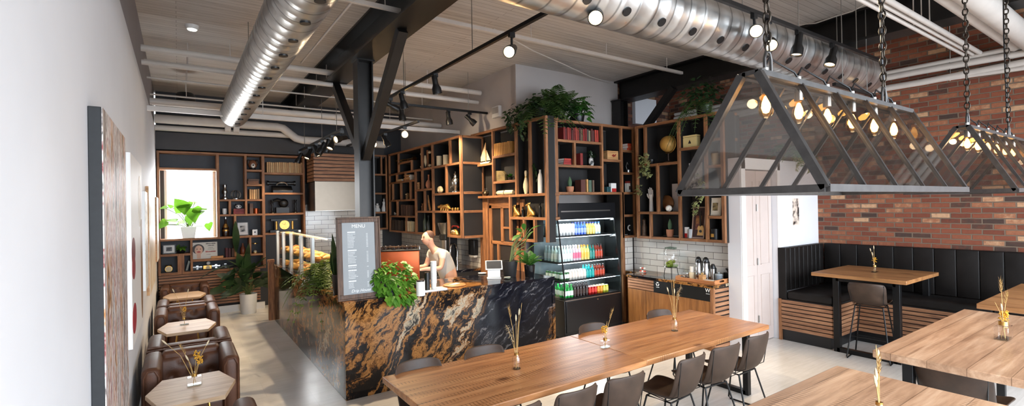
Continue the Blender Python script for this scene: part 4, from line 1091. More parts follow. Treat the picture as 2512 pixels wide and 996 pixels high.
for s, x in (('a', .0), ('b', W - .012)):
    m = MB(); m.prism([(0, .62), (0, .95), (.14, 1.9), (FD, 1.9), (FD, .62)], 'x', x, x + .012)
    m.build('side_glass', glass((240, 247, 247), 1.5), fr)
    m = MB(); m.bar((x + .006, 0, .62), (x + .006, 0, .95), .016); m.bar((x + .006, 0, .95), (x + .006, .14, 1.9), .016); m.build('side_frame', 'black_metal', fr)
LEDC = emit((225, 242, 255), 7.0)
SH = []
for z, d in ((.64, .02), (.90, .10), (1.19, .14), (1.60, .18)):
    MB().box(.014, W - .014, d, FD - .05, z - .02, z).build('fridge_shelf', 'black_metal', fr)
    if z > .7: MB().box(.02, W - .02, d + .004, d + .02, z - .03, z - .021).build('led_strip', LEDC, fr)
    SH.append((z, d))
MB().box(.02, W - .02, .14, .16, 1.845, 1.858).build('led_strip', LEDC, fr)
for z in (.86, 1.15, 1.56, 1.84):
    o = area('fridge_light', (FX0 + W / 2, FY + .22, z), (W - .1, .12), (R(-22), 0, 0), 7.5, (.86, .95, 1.0))
def bottle_mesh(h, r_, neck):
    if neck: pr = [(0, 0), (r_, .004), (r_, h * .58), (r_ * .9, h * .66), (r_ * .42, h * .82), (r_ * .40, h * .93), (0, h * .93)]
    else: pr = [(0, 0), (r_ * .85, 0), (r_, h * .05), (r_, h * .9), (r_ * .82, h * .97), (0, h * .97)]
    return pr
def drink(kind, col, lab, capc, h, r_, label, group):
    neck = kind != 'can'
    t = thing('drink_can' if not neck else 'drink_bottle', label, 'can' if not neck else 'bottle', group=group)
    c = paint(col, .18 if neck else .3, 0.0 if neck else .5, var=.05)
    MB().lathe(bottle_mesh(h, r_, neck), n=12).build('body', c, t)
    MB().lathe([(r_ + .0008, h * .16), (r_ + .0008, h * .52)] if neck else [(r_ + .0008, h * .25), (r_ + .0008, h * .75)], n=12).build('label_band', paint(lab, .4), t)
    if neck: MB().lathe([(0, h * .99), (r_ * .46, h * .99), (r_ * .48, h * .9)], n=10).build('cap', paint(capc, .4), t)
    else: MB().lathe([(0, h), (r_ * .78, h), (r_ * .82, h * .965)], n=12).build('lid', 'steel', t)
    return t
rows = (
 (3, 'upper shelf of the drinks fridge', [('can', (222, 226, 226), (236, 236, 232), 0, .19, .031, 6, 'tall white can on the top shelf of the drinks fridge'), ('bottle', (60, 96, 188), (150, 170, 226), (40, 60, 150), .21, .031, 4, 'blue-labelled bottle on the top shelf of the drinks fridge'), ('bottle', (214, 190, 80), (226, 206, 120), (30, 40, 110), .20, .032, 3, 'yellow drink bottle on the top shelf of the drinks fridge'), ('bottle', (180, 206, 210), (226, 222, 190), (40, 90, 190), .20, .032, 2, 'clear bottle with a blue cap on the top shelf of the fridge')]),
 (2, 'middle shelf of the drinks fridge', [('bottle', (200, 214, 210), (234, 234, 228), (226, 228, 226), .25, .030, 5, 'clear water bottle on the middle shelf of the drinks fridge'), ('bottle', (206, 190, 196), (226, 120, 150), (230, 226, 226), .25, .030, 3, 'pink-labelled bottle on the middle shelf of the drinks fridge'), ('bottle', (226, 206, 120), (236, 200, 90), (226, 150, 50), .24, .030, 3, 'yellow juice bottle on the middle shelf of the drinks fridge'), ('bottle', (30, 120, 110), (60, 150, 140), (20, 90, 84), .23, .031, 2, 'teal bottle on the middle shelf of the drinks fridge'), ('bottle', (120, 44, 30), (196, 70, 40), (30, 24, 24), .24, .031, 3, 'dark red bottle on the middle shelf of the drinks fridge')]),
 (1, 'third shelf of the drinks fridge', [('can', (70, 110, 72), (226, 230, 224), 0, .13, .032, 3, 'green and white tub on the third shelf of the drinks fridge'), ('can', (232, 230, 222), (238, 222, 212), 0, .15, .032, 6, 'white and peach carton cup on the third shelf of the fridge'), ('bottle', (24, 150, 150), (40, 176, 170), (30, 110, 110), .20, .031, 3, 'turquoise bottle on the third shelf of the drinks fridge'), ('bottle', (120, 44, 30), (196, 70, 40), (30, 24, 24), .20, .031, 4, 'dark red bottle on the third shelf of the drinks fridge')]),
 (0, 'lowest shelf of the drinks fridge', [('bottle', (34, 140, 60), (226, 232, 226), (30, 150, 60), .21, .031, 3, 'green bottle on the lowest shelf of the drinks fridge'), ('bottle', (36, 24, 24), (60, 44, 40), (20, 18, 18), .22, .031, 5, 'dark cola bottle on the lowest shelf of the drinks fridge'), ('can', (176, 34, 34), (210, 60, 50), 0, .122, .031, 3, 'red can on the lowest shelf of the drinks fridge'), ('can', (220, 130, 40), (226, 160, 60), 0, .122, .031, 2, 'orange can on the lowest shelf of the drinks fridge'), ('can', (196, 200, 60), (220, 214, 110), 0, .122, .031, 2, 'yellow-green can on the lowest shelf of the drinks fridge')]),
)
for si, grp, kinds in rows:
    z, d = SH[si]; tot = sum(k[6] for k in kinds); x = .06; step = (W - .12 - .16) / tot
    for kd in kinds:
        proto = None
        for i in range(kd[6]):
            for rowi in range(5 if x < .1 else 2):
                loc = (FX0 + x + step / 2 + random.uniform(-.003, .003), FY + d + .07 + rowi * .085, z + .0005)
                if proto is None:
                    proto = drink(*kd[:6], kd[7], kd[7].rsplit(' on the ', 1)[0].split(' ', 0)[0] + 's, ' + grp); proto.location = loc
                else: dup(proto, loc, 0)
            x += step
# ------------------------------------------------------------------ things on the shelves
def place(s, x, y, name, label, cat, d=None, group=None, rz=0.0, st=None):
    p, mp = s.put(x, y, d)
    t = thing(name, label, cat, p, s.rz + rz, group)
    if (st is None and name in ('horn', 'trumpet', 'spindle_rack', 'dragon_ornament', 'model_sailboat', 'stone_plaque', 'rolled_cloth', 'dog_figurine', 'telephone', 'guitar', 'dog_picture', 'slate', 'card_box')) or st: t.scale = (s.wx(x, y) / mp, 1, 1)
    return t, mp
def book(s, x, y, w, h, col, label, d=None, group=None, lean=0.0, th_depth=None):
    """one upright book; w,h in photo pixels"""
    t, q = place(s, x, y, 'book', label, 'book', d, group)
    W, H = w * s.wx(x, y), h * q; D = th_depth or min(H * .7, s.dep * .7, .12 if s.ax == 'X' else .2)
    m = MB()
    m.box(-W / 2, W / 2, -D / 2, -D / 2 + .004, 0, H); m.box(-W / 2, -W / 2 + .003, -D / 2, D / 2, 0, H); m.box(W / 2 - .003, W / 2, -D / 2, D / 2, 0, H)
    o = m.build('cover', paint(col, .6, var=.15), t)
    MB().box(-W / 2 + .003, W / 2 - .003, -D / 2 + .004, D / 2 - .004, .003, H - .004).build('pages', 'paper', t)
    if lean: t.rotation_euler = (0, lean, s.rz)
    return t
def row(s, x0, x1, yb0, yb1, h, cols, label, group, jit=.12, d=None):
    n = len(cols); w = (x1 - x0) / n
    for i, c in enumerate(cols):
        f = (i + .5) / n
        book(s, x0 + (x1 - x0) * f, yb0 + (yb1 - yb0) * f, w * .94, h * (1 - random.random() * jit), c, label, d, group)
def stack(s, x, y, w, h, cols, label, group, d=None):
    p, q = s.put(x, y, d); W = w * s.wx(x, y); H = h * q / len(cols); z = p.z
    for i, c in enumerate(cols):
        t = thing('book', label, 'book', (p.x, p.y, z), s.rz + R(random.uniform(-6, 6)), group); D = min(W * .7, s.dep * .6, .14 if s.ax == 'X' else .3)
        m = MB(); m.box(-W / 2, W / 2, -D / 2, D / 2, 0, .003); m.box(-W / 2, W / 2, -D / 2, D / 2, H - .003, H - .0005); m.box(-W / 2, W / 2, -D / 2, -D / 2 + .004, 0, H - .0005)
        m.build('cover', paint(c, .6, var=.15), t)
        MB().box(-W / 2 + .004, W / 2 - .004, -D / 2 + .004, D / 2 - .003, .003, H - .003).build('pages', 'paper', t)
        z += H
def lathe_item(s, x, y, name, label, cat, h, prof, mat, d=None, group=None, n=18):
    """turned object; prof in fractions of the height (radius in photo px)"""
    t, q = place(s, x, y, name, label, cat, d, group)
    MB().lathe([(r_ * q, z * h * q) for r_, z in prof], n=n).build('body', mat, t)
    return t, q
def frame_item(s, x, y, w, h, label, fcol, mat_w, pic, name='framed_photo', cat='picture frame', lean=R(-8), rz=0.0):
    t, q = place(s, x, y, name, label, cat, None, None, rz); W, H = w * s.wx(x, y), h * q; b = .018
    t.rotation_euler = (lean, 0, s.rz + rz)
    m = MB(); m.box(-W / 2, W / 2, -.01, .012, 0, b); m.box(-W / 2, W / 2, -.01, .012, H - b, H); m.box(-W / 2, -W / 2 + b, -.01, .012, b, H - b); m.box(W / 2 - b, W / 2, -.01, .012, b, H - b)
    m.build('frame', paint(fcol, .4), t)
    MB().box(-W / 2 + b, W / 2 - b, -.004, .008, b, H - b).build('mat', paint(mat_w, .7), t)
    MB().box(-W * .22, W * .22, -.007, -.004, H * .28, H * .72).build('picture', pic, t)
    return t
def photo_mat(c1, c2, scale=14):
    t = NT('monochrome_print'); f = t.noise(t.coord(), scale, 3); t.set(t.ramp(f, ((.42, lin(c1)), (.56, lin(c2)))), .5); return t.m
BW = photo_mat((28, 26, 26), (186, 180, 172))
TAN = [(188, 146, 96), (176, 132, 84), (196, 158, 110)]
# back wall shelving
row(SB, 653, 742, 425, 427, 26, [TAN[i % 3] for i in range(18)], 'tan leather-bound book in the long row on the back wall top shelf', 'tan books on the back wall', .04)
row(SB, 611, 636, 490, 490, 25, [TAN[i % 3] for i in range(5)], 'tan book in the short row below two small stacked books', 'short row of tan books', .06)
stack(SB, 621, 453, 27, 13, [(150, 96, 60), (120, 76, 48), (88, 60, 42)], 'book in the small flat stack on the back wall shelving', 'flat stack on the narrow column')
stack(SB, 586, 526, 28, 13, [(126, 40, 38), (112, 34, 34)], 'dark red book lying under the black and white cat ornament', 'dark red lying books')
for i, (x, c) in enumerate(((556, (96, 30, 34)), (563, (84, 30, 30)), (571, (98, 66, 48)))): book(SB, x, 634, 6.5, 23 - i, c, 'old book standing in the bay right of the woman poster', None, 'old books beside the poster')
stack(SB, 533, 635, 30, 5, [(196, 140, 86)], 'thin tan book lying in front of the woman poster', 'lying tan book', .12)
book(SB, 616, 526, 9, 25, (92, 64, 48), 'single brown book beside the copper mug on the back wall')
book(SB, 457, 668, 6, 26, (140, 146, 140), 'grey-green book leaning alone in the low bay below the window', lean=R(14))
t, q = place(SB, 620, 417, 'dog_mask', 'brown and white dog-head ornament on the narrow column of shelves', 'ornament')
MB().ball((0, 0, 14 * q), (10 * q, 9 * q, 11 * q), 14).build('head', paint((120, 74, 48), .6, var=.4, scale=30), t)
MB().ball((0, -7 * q, 10 * q), (5 * q, 5 * q, 6 * q), 12).build('muzzle', paint((224, 214, 202), .6), t)
for s_ in (-1, 1): MB().ball((s_ * 9 * q, 0, 19 * q), (4 * q, 3 * q, 7 * q), 10).build('ear', paint((46, 34, 28), .6), t)
MB().ball((0, -11 * q, 11 * q), 2 * q, 8).build('nose', 'black_plastic', t)
MB().cyl((0, 0, 0), (0, 0, 5 * q), 8 * q, 6 * q).build('base', 'black_plastic', t)
t, q = lathe_item(SB, 552, 490, 'ornament', 'tall silver figurine on the left of the middle shelf', 'ornament', 38, [(0, 0), (7, 0), (7, .1), (4, .16), (3, .3), (6, .45), (5, .6), (2.5, .7), (4, .82), (3.5, .95), (0, 1)], 'steel')
t, q = place(SB, 579, 490, 'wire_sculpture', 'round silver wire ornament right of the silver figurine', 'ornament')
for i in range(5):
    a = PI * i / 5; MB().tube([(11 * q * math.cos(k * PI / 8) * math.cos(a), 11 * q * math.cos(k * PI / 8) * math.sin(a), 11 * q + 11 * q * math.sin(k * PI / 8)) for k in range(16)], .5 * q, 6, closed=True).build('hoop', 'steel', t)
MB().cyl((0, 0, 0), (0, 0, 2 * q), 8 * q).build('base', 'steel', t)
# typewriter
t, q = place(SB, 692, 477, 'typewriter', 'antique black typewriter on the second shelf of the right bay', 'typewriter')
MB().prism([(-14 * q, 0), (14 * q, 0), (14 * q, 12 * q), (4 * q, 18 * q), (-14 * q, 6 * q)], 'x', -22 * q, 22 * q).build('body', 'black_metal', t, bevel=.004)
MB().cyl((-28 * q, 8 * q, 24 * q), (28 * q, 8 * q, 24 * q), 4 * q).build('platen', 'black_plastic', t)
for s_ in (-1, 1): MB().cyl((s_ * 28 * q, 8 * q, 24 * q), (s_ * 32 * q, 8 * q, 24 * q), 6 * q).build('knob', 'black_plastic', t)
MB().tube([(12 * q * math.cos(a), -2 * q, 18 * q + 8 * q * math.sin(a)) for a in [PI * k / 8 for k in range(9)]], 1.6 * q, 6).build('type_basket', 'steel', t)
MB().box(-18 * q, 18 * q, -13.5 * q, -12.4 * q, .5 * q, 4 * q).build('keys', 'cream', t)
# black ornament with candlesticks
t, q = place(SB, 694, 527, 'ornament', 'black cast-iron ornament between two dark candlesticks', 'ornament')
MB().box(-16 * q, 14 * q, -7 * q, 7 * q, 0, 14 * q).build('base', 'black_metal', t, bevel=.006)
MB().ball((2 * q, 0, 24 * q), (11 * q, 7 * q, 11 * q), 14).build('wheel', 'black_metal', t)
MB().tube([(2 * q, 0, 28 * q), (-12 * q, 0, 33 * q), (-24 * q, 0, 28 * q), (-26 * q, 0, 22 * q)], [4 * q, 4 * q, 3 * q, 2 * q], 8).build('arm', 'black_metal', t)
for x, lb in ((668, 'black turned candlestick left of the iron ornament'), (725, 'black turned candlestick right of the iron ornament')):
    lathe_item(SB, x, 527, 'candlestick', lb, 'candlestick', 32, [(0, 0), (6, 0), (5, .06), (2, .12), (3, .3), (1.6, .5), (3, .7), (1.8, .85), (3.5, .93), (3.5, 1), (0, 1)], 'black_metal', n=12)
t, q = place(SB, 697, 573, 'mantel_clock', 'black mantel clock with a gold dial on the lowest right shelf', 'clock')
MB().box(-32 * q, 32 * q, -8 * q, 8 * q, 0, 6 * q).build('plinth', 'black_metal', t, bevel=.003)
MB().box(-22 * q, 22 * q, -7 * q, 7 * q, 6 * q, 28 * q).build('case', 'black_metal', t, bevel=.003)
MB().box(-30 * q, 30 * q, -8 * q, 8 * q, 28 * q, 33 * q).build('cornice', 'black_metal', t, bevel=.003)
MB().cyl((0, -8.4 * q, 18 * q), (0, -6 * q, 18 * q), 11 * q, n=24).build('dial', 'gold', t)
for s_ in (-1, 1): MB().cyl((s_ * 18 * q, -7 * q, 7 * q), (s_ * 18 * q, -7 * q, 27 * q), 3 * q, n=10).build('column_trim', 'gold', t)
for a in (1.2, 2.6): MB().bar((0, -9 * q, 18 * q), (7 * q * math.cos(a), -9 * q, 18 * q + 7 * q * math.sin(a)), .9 * q, .5 * q).build('hand', 'black_plastic', t)
t, q = lathe_item(SB, 554, 582, 'bottle', 'slender dark bottle with an amber panel beside the tall leaf', 'bottle', 46, [(0, 0), (7, 0), (8, .2), (7, .45), (2.6, .7), (2, .95), (0, .96)], paint((52, 30, 16), .15))
MB().lathe([(7.2 * q, 8 * q), (7.8 * q, 14 * q), (6.6 * q, 22 * q), (3.2 * q, 31 * q)], n=14).build('amber_panel', 'gold', t)
MB().cyl((0, 0, 43 * q), (0, 0, 47 * q), 2.2 * q).build('stopper', 'chrome', t)
t, q = place(SB, 585, 512, 'cat_ornament', 'white and black cat-head ornament sitting on the dark red books', 'ornament')
t.location.z = SB.put(586, 526)[0].z + 13 * q
MB().ball((0, 0, 5 * q), (7 * q, 5 * q, 5 * q), 12).build('head', 'white_ceramic', t)
for s_ in (-1, 1):
    MB().ball((s_ * 3 * q, -4.4 * q, 5.5 * q), (1.8 * q, 1.2 * q, 1.6 * q), 8).build('eye', 'black_plastic', t)
    MB().cyl((s_ * 5 * q, 0, 8 * q), (s_ * 6.5 * q, 0, 12 * q), 2 * q, .2 * q, 8).build('ear', 'black_plastic', t)
lathe_item(SB, 551, 526, 'cup', 'small white patterned cup at the left of the lower middle bay', 'cup', 14, [(0, 0), (4, 0), (5, .3), (5, 1), (4.4, 1), (4.2, .2), (0, .15)], 'white_ceramic')
t, q = lathe_item(SB, 628, 526, 'mug', 'copper mug next to the brown book', 'mug', 13, [(0, 0), (5.5, 0), (5.5, 1), (5, 1), (5, .1), (0, .08)], 'copper')
MB().tube([(5 * q, 0, 10 * q), (8.5 * q, 0, 9 * q), (8.5 * q, 0, 4 * q), (5 * q, 0, 3 * q)], .8 * q, 6).build('handle', 'copper', t)
frame_item(SB, 596, 581, 30, 34, 'small white-matted photo in a black frame beside the white box', (30, 28, 28), (232, 230, 226), BW)
t, q = place(SB, 625, 581, 'box', 'little white box right of the small framed photo', 'box'); MB().box(-5.5 * q, 5.5 * q, -5 * q, 5 * q, 0, 14 * q).build('body', 'white_ceramic', t, bevel=.003); MB().box(-2 * q, 2 * q, -5.2 * q, -5 * q, 6 * q, 9 * q).build('dot', 'black_plastic', t)
frame_item(SB, 415, 625, 33, 23, 'wide black frame with white mat in the bay under the window', (26, 24, 24), (228, 226, 222), photo_mat((40, 40, 44), (96, 92, 92)))
lathe_item(SB, 596, 625, 'bottle', 'rust-coloured bottle vase behind the tall dark plant', 'vase', 26, [(0, 0), (5, 0), (6, .3), (5, .55), (2, .8), (2, 1), (0, 1)], paint((122, 62, 34), .3))
t, q = place(SB, 626, 625, 'hourglass', 'small brass hourglass in the lower right bay of the back wall', 'hourglass')
MB().cyl((0, 0, 0), (0, 0, 2 * q), 6 * q).build('base', 'brass', t); MB().cyl((0, 0, 23 * q), (0, 0, 25 * q), 6 * q).build('top', 'brass', t)
MB().lathe([(4.5 * q, 2 * q), (4.5 * q, 7 * q), (.8 * q, 12.5 * q), (4.5 * q, 18 * q), (4.5 * q, 23 * q)], n=14).build('glass_bulb', 'glass', t)
MB().lathe([(0, 2.2 * q), (4 * q, 2.2 * q), (3.6 * q, 6 * q), (0, 8 * q)], n=12).build('sand', 'cream', t)
# poster of a smiling woman
t, q = place(SB, 501, 637, 'poster_board', 'white retro poster with a smiling dark-haired woman and red lettering', 'poster', .15)
t.rotation_euler = (R(-6), 0, 0)
W, H = 28 * q, 40 * q
MB().box(-W, W, -.006, .006, 0, H).build('board', paint((222, 216, 204), .5, var=.02), t)
pz = -.008
def disc(name, cx, cz, rx, rz_, col, k=0):
    m = MB(); m.prism([(cx * q + rx * q * math.cos(a), cz * q + rz_ * q * math.sin(a)) for a in [2 * PI * j / 20 for j in range(20)]], 'y', -.0075 - .0012 * (k + 1), -.006); return m.build(name, paint(col, .5), t)
disc('hair', -12, 24, 12.5, 12, (48, 32, 26)); disc('face', -11, 21.5, 8.5, 11.5, (222, 178, 150), 1)
MB().box(-15 * q, -7 * q, -.0085, -.006, 1 * q, 12 * q).build('neck', paint((222, 178, 150), .5), t)
disc('lips', -11, 17, 4, 2, (176, 52, 44), 2); disc('eye', -14.5, 24, 1.4, .9, (40, 28, 24), 2); disc('eye', -7.5, 24, 1.4, .9, (40, 28, 24), 2)
for zz, x0, x1, h_, c in ((35, 4, 24, 2.6, (70, 64, 60)), (30.5, 8, 21, 2.2, (60, 54, 50)), (25.5, 9, 19, 1.2, (110, 100, 96)), (22, 7, 21, 1.2, (110, 100, 96)), (15, 3, 24, 4, (170, 60, 54)), (9.5, 5, 13, 1.2, (110, 100, 96))):
    m = MB(); x = x0
    while x < x1:
        w_ = random.uniform(.9, 1.8); m.box(x * q, (x + w_) * q, -.0078, -.006, zz * q, (zz + h_ * random.uniform(.7, 1)) * q); x += w_ + .5
    m.build('printed_line', paint(c, .6), t)
t, q = place(SB, 414, 668, 'alarm_clock', 'round brass alarm clock with a pale face in the low left bay', 'clock')
MB().cyl((0, -3 * q, 9 * q), (0, 3 * q, 9 * q), 7.5 * q, n=22).build('case', 'brass', t); MB().cyl((0, -3.4 * q, 9 * q), (0, -2.9 * q, 9 * q), 6.4 * q, n=22).build('dial', 'cream', t)
for s_ in (-1, 1):
    MB().ball((s_ * 4 * q, 0, 17 * q), (3 * q, 3 * q, 2 * q), 10).build('bell', 'brass', t); MB().cyl((s_ * 4 * q, 0, 0), (s_ * 3 * q, 0, 4 * q), .9 * q, n=8).build('foot', 'brass', t)
def camera_obj(x, y, w, label, silver=True):
    t, q = place(SB, x, y, 'camera', label, 'camera'); W = w * q
    MB().box(-W / 2, W / 2, -3 * q, 3 * q, 0, 7 * q).build('body', 'black_plastic', t, bevel=.003)
    MB().box(-W / 2, W / 2, -3 * q, 3 * q, 7 * q, 10 * q).build('top_plate', 'chrome' if silver else 'black_metal', t, bevel=.002)
    MB().cyl((0, -8 * q, 4.5 * q), (0, -3 * q, 4.5 * q), 3.6 * q, n=18).build('lens', 'black_metal', t)
    MB().cyl((0, -8.3 * q, 4.5 * q), (0, -7.5 * q, 4.5 * q), 2.4 * q, n=16).build('lens_rim', 'chrome', t)
    MB().box(-2.5 * q, 2.5 * q, -2 * q, 2 * q, 10 * q, 12 * q).build('viewfinder', 'chrome', t)
camera_obj(484, 667, 21, 'silver-topped old camera left of the gold bulb trophy')
camera_obj(530, 666, 18, 'silver-topped old camera right of the gold bulb trophy')
camera_obj(553, 665, 17, 'old camera farthest right on the lowest shelf under the window', False)
t, q = place(SB, 509, 667, 'trophy_clock', 'small gold clock with a glass globe on top on the lowest shelf', 'ornament')
MB().box(-9 * q, 9 * q, -4 * q, 4 * q, 0, 11 * q).build('case', 'gold', t, bevel=.004); MB().cyl((1 * q, -4.6 * q, 6 * q), (1 * q, -4 * q, 6 * q), 4 * q, n=16).build('dial', 'cream', t)
MB().ball((2 * q, 0, 16 * q), 4.6 * q, 12).build('globe', 'white_ceramic', t)

# long shelving over the back counter
lathe_item(SA, 1078, 408, 'candle', 'left of two thick cream pillar candles', 'candle', 25, [(0, 0), (7, 0), (7, .98), (0, 1)], 'cream'); lathe_item(SA, 1094, 406, 'candle', 'right of two thick cream pillar candles', 'candle', 25, [(0, 0), (7, 0), (7, .98), (0, 1)], 'cream')
t, q = place(SA, 994, 396, 'trumpet', 'dark brass horn lying on the little shelf at upper left', 'horn')
t.rotation_euler = (0, 0, SA.rz + .2)
MB().lathe([(1.2 * q, -16 * q), (1.2 * q, 2 * q), (2 * q, 10 * q), (6 * q, 16 * q), (5.6 * q, 16 * q), (1.6 * q, 10 * q)], (0, 0, 6.2 * q), 14, Matrix(((0, 0, 1), (0, 1, 0), (-1, 0, 0)))).build('bell', 'brass', t)
MB().tube([(-10 * q, 0, 6 * q), (-4 * q, 0, 2 * q), (4 * q, 0, 2 * q), (6 * q, 0, 6 * q)], 1 * q, 8).build('tubing', 'brass', t)
t, q = place(SA, 1046, 411, 'spindle_rack', 'timber rack with cream bowling-pin ends and a curved cream horn', 'ornament', .1)
for x in (-8, 4): MB().box((x - 1) * q, (x + 1) * q, -2 * q, 2 * q, 0, 44 * q).build('spindle', 'shelf_wood_z', t)
for x in (-11, 9):
    for z in (6, 38): MB().ball((x * q, 0, z * q), 3.6 * q, 10).build('knob', 'cream', t)
MB().tube([(-2 * q, -1 * q, 3 * q), (-1 * q, -2 * q, 16 * q), (-2 * q, -2 * q, 30 * q), (-4 * q, -1 * q, 38 * q)], [1 * q, 3.4 * q, 2.6 * q, .8 * q], 10).build('horn', 'cream', t)
for x, z in ((-11, 6), (9, 6), (-11, 38), (9, 38)): MB().cyl((x * q, 0, z * q), ((x + (3 if x < 0 else -4)) * q, 0, z * q), 1 * q, n=8).build('peg', 'shelf_wood', t)
stack(SA, 986, 447, 13, 5, [(206, 176, 130)], 'slim pale book lying flat in the second row', 'lying pale book')
stack(SA, 1005, 445, 14, 13, [(176, 120, 70), (206, 166, 110), (150, 96, 58), (190, 150, 100)], 'book in the small flat stack in the second row of the long shelving', 'flat stack in the long shelving')
for i in range(3):
    p, q = SA.put(1028, 466); t = thing('wooden_block', 'rounded pale wooden block of the little stack beside the vase', 'ornament', (p.x, p.y, p.z + i * 6 * q), 0, 'stacked wooden blocks')
    MB().lathe([(0, 0), (4 * q, .4 * q), (4.4 * q, 3 * q), (4 * q, 5.5 * q), (0, 5.9 * q)], n=14).build('body', 'light_wood', t)
lathe_item(SA, 1052, 465, 'vase', 'terracotta bottle vase with a thin neck in the long shelving', 'vase', 34, [(0, 0), (5, 0), (8, .25), (7, .45), (2, .65), (1.8, .95), (2.6, 1), (0, 1)], 'terracotta')
t, q = place(SA, 1080, 477, 'ornament', 'cream ram-shaped jug beside the silver samovar', 'ornament')
MB().ball((0, 0, 9 * q), (9 * q, 7 * q, 9 * q), 16).build('body', 'cream', t); MB().ball((9 * q, -2 * q, 7 * q), (7 * q, 5 * q, 6 * q), 14).build('head', 'cream', t)
MB().tube([(6 * q, -4 * q, 12 * q), (3 * q, -6 * q, 10 * q), (4 * q, -7 * q, 5 * q), (8 * q, -6 * q, 5 * q)], [1.6 * q, 1.8 * q, 1.4 * q, .6 * q], 8).build('horn', 'cream', t)
t, q = lathe_item(SA, 1118, 474, 'samovar', 'silver samovar urn at the right end of the third row', 'urn', 52, [(0, 0), (9, 0), (9, .05), (4, .1), (5, .2), (9, .3), (10, .5), (8, .62), (5, .66), (5, .74), (3, .8), (4, .86), (1, .92), (1.6, .96), (0, 1)], 'steel')
for s_ in (-1, 1): MB().tube([(s_ * 9 * q, 0, 24 * q), (s_ * 14 * q, 0, 26 * q), (s_ * 14 * q, 0, 32 * q), (s_ * 8 * q, 0, 33 * q)], 1 * q, 6).build('handle', 'black_metal', t)
MB().tube([(0, -8 * q, 14 * q), (0, -13 * q, 14 * q), (0, -14 * q, 11 * q)], 1.2 * q, 8).build('tap', 'steel', t)
t, q = lathe_item(SA, 1102, 475, 'jug', 'small silver jug left of the samovar', 'jug', 20, [(0, 0), (4, 0), (5, .3), (3, .7), (3.6, 1), (3.2, 1), (0, .6)], 'steel')
MB().tube([(3 * q, 0, 16 * q), (7 * q, 0, 14 * q), (5 * q, 0, 6 * q)], .8 * q, 6).build('handle', 'steel', t)
t, q = place(SA, 1000, 491, 'owl_figurine', 'little brown owl figurine in the small bay', 'figurine')
MB().lathe([(0, 0), (4 * q, 0), (5 * q, 6 * q), (4.6 * q, 11 * q), (3.6 * q, 15 * q), (0, 16 * q)], n=12).build('body', paint((126, 96, 62), .7, var=.3), t)
for s_ in (-1, 1): MB().ball((s_ * 1.8 * q, -4 * q, 12 * q), 1.3 * q, 8).build('eye', 'cream', t)
pl = thing('leaning_board', 'wooden board leaning diagonally in the bay over the brewer', 'board', SA.put(1052, 519)[0], SA.rz)
q = SA.put(1052, 519)[1]
MB().bar((8 * q, 0, 1 * q), (-9 * q, 0, 46 * q), 2.4 * q, 6 * q).build('plank', 'light_wood', pl)
t, q = place(SA, 1037, 519, 'figurine', 'small brown standing figurine left of the leaning board', 'figurine')
MB().lathe([(0, 0), (4 * q, 0), (3 * q, 4 * q), (4 * q, 10 * q), (1.6 * q, 14 * q), (2.6 * q, 17 * q), (0, 20 * q)], n=12).build('body', paint((120, 80, 52), .6), t)
t, q = place(SA, 1092, 520, 'dragon_ornament', 'golden crouching dragon ornament beside gold balls', 'ornament')
MB().tube([(-14 * q, 0, 6 * q), (-9 * q, 0, 12 * q), (-3 * q, 0, 9 * q), (5 * q, 0, 11 * q), (10 * q, 0, 5 * q), (14 * q, 0, 3 * q)], [2 * q, 4 * q, 5.5 * q, 6 * q, 4 * q, 1 * q], 10).build('body', 'gold', t)
MB().ball((-14 * q, -1 * q, 9 * q), (4 * q, 3.4 * q, 4 * q), 10).build('head', 'gold', t)
for x in (-8, -2, 4, 9): MB().cyl((x * q, -3 * q, 0), (x * q, -1 * q, 8 * q), 1.4 * q, 2.2 * q, 8).build('leg', 'gold', t)
for x in (1111, 1118, 1124):
    t, q = place(SA, x, 520, 'gold_ball', 'small gold ball beside the dragon ornament', 'ornament', group='gold balls beside the dragon'); MB().lathe([(0, 0), (2.5 * q, .5 * q), (3.6 * q, 4 * q), (2.6 * q, 7 * q), (0, 8 * q)], n=12).build('body', 'gold', t)
row(SA, 989, 1013, 530, 530, 27, [(84, 58, 44), (70, 48, 38), (92, 66, 52), (76, 52, 40)], 'dark brown book in the row at the middle left of the long shelving', 'dark brown books', .1)
t, q = place(SA, 970, 531, 'bird_figurine', 'tiny white bird figurine at the left end of the shelving', 'figurine')
MB().ball((0, 0, 3 * q), (5 * q, 2.5 * q, 3 * q), 10).build('body', 'white_ceramic', t); MB().ball((-4 * q, 0, 6 * q), 2 * q, 8).build('head', 'white_ceramic', t)
row(SA, 1000, 1016, 566, 566, 26, [(222, 210, 178), (228, 216, 190), (214, 200, 166)], 'cream-coloured book in the lowest row of the long shelving', 'cream books in the lowest row', .08)
row(SA, 966, 990, 566, 566, 26, [(52, 40, 34), (44, 34, 30), (58, 46, 38)], 'nearly black book in the lowest left bay of the long shelving', 'black books in the lowest row', .08)
t, q = place(SA, 1117, 581, 'telephone', 'antique gold and red telephone in the lowest right bay', 'telephone')
MB().box(-10 * q, 9 * q, -6 * q, 6 * q, 0, 3 * q).build('base', 'gold', t, bevel=.003); MB().lathe([(8 * q, 3 * q), (7 * q, 8 * q), (3 * q, 14 * q), (0, 14 * q)], n=14).build('body', 'gold', t)
MB().cyl((0, -7 * q, 8 * q), (0, -5 * q, 9 * q), 4 * q, n=16).build('dial', 'cream', t)
MB().tube([(-9 * q, 0, 18 * q), (-6 * q, 0, 22 * q), (6 * q, 0, 22 * q), (9 * q, 0, 18 * q)], [2.6 * q, 1.6 * q, 1.6 * q, 2.6 * q], 8).build('handset', paint((120, 30, 26), .4), t)
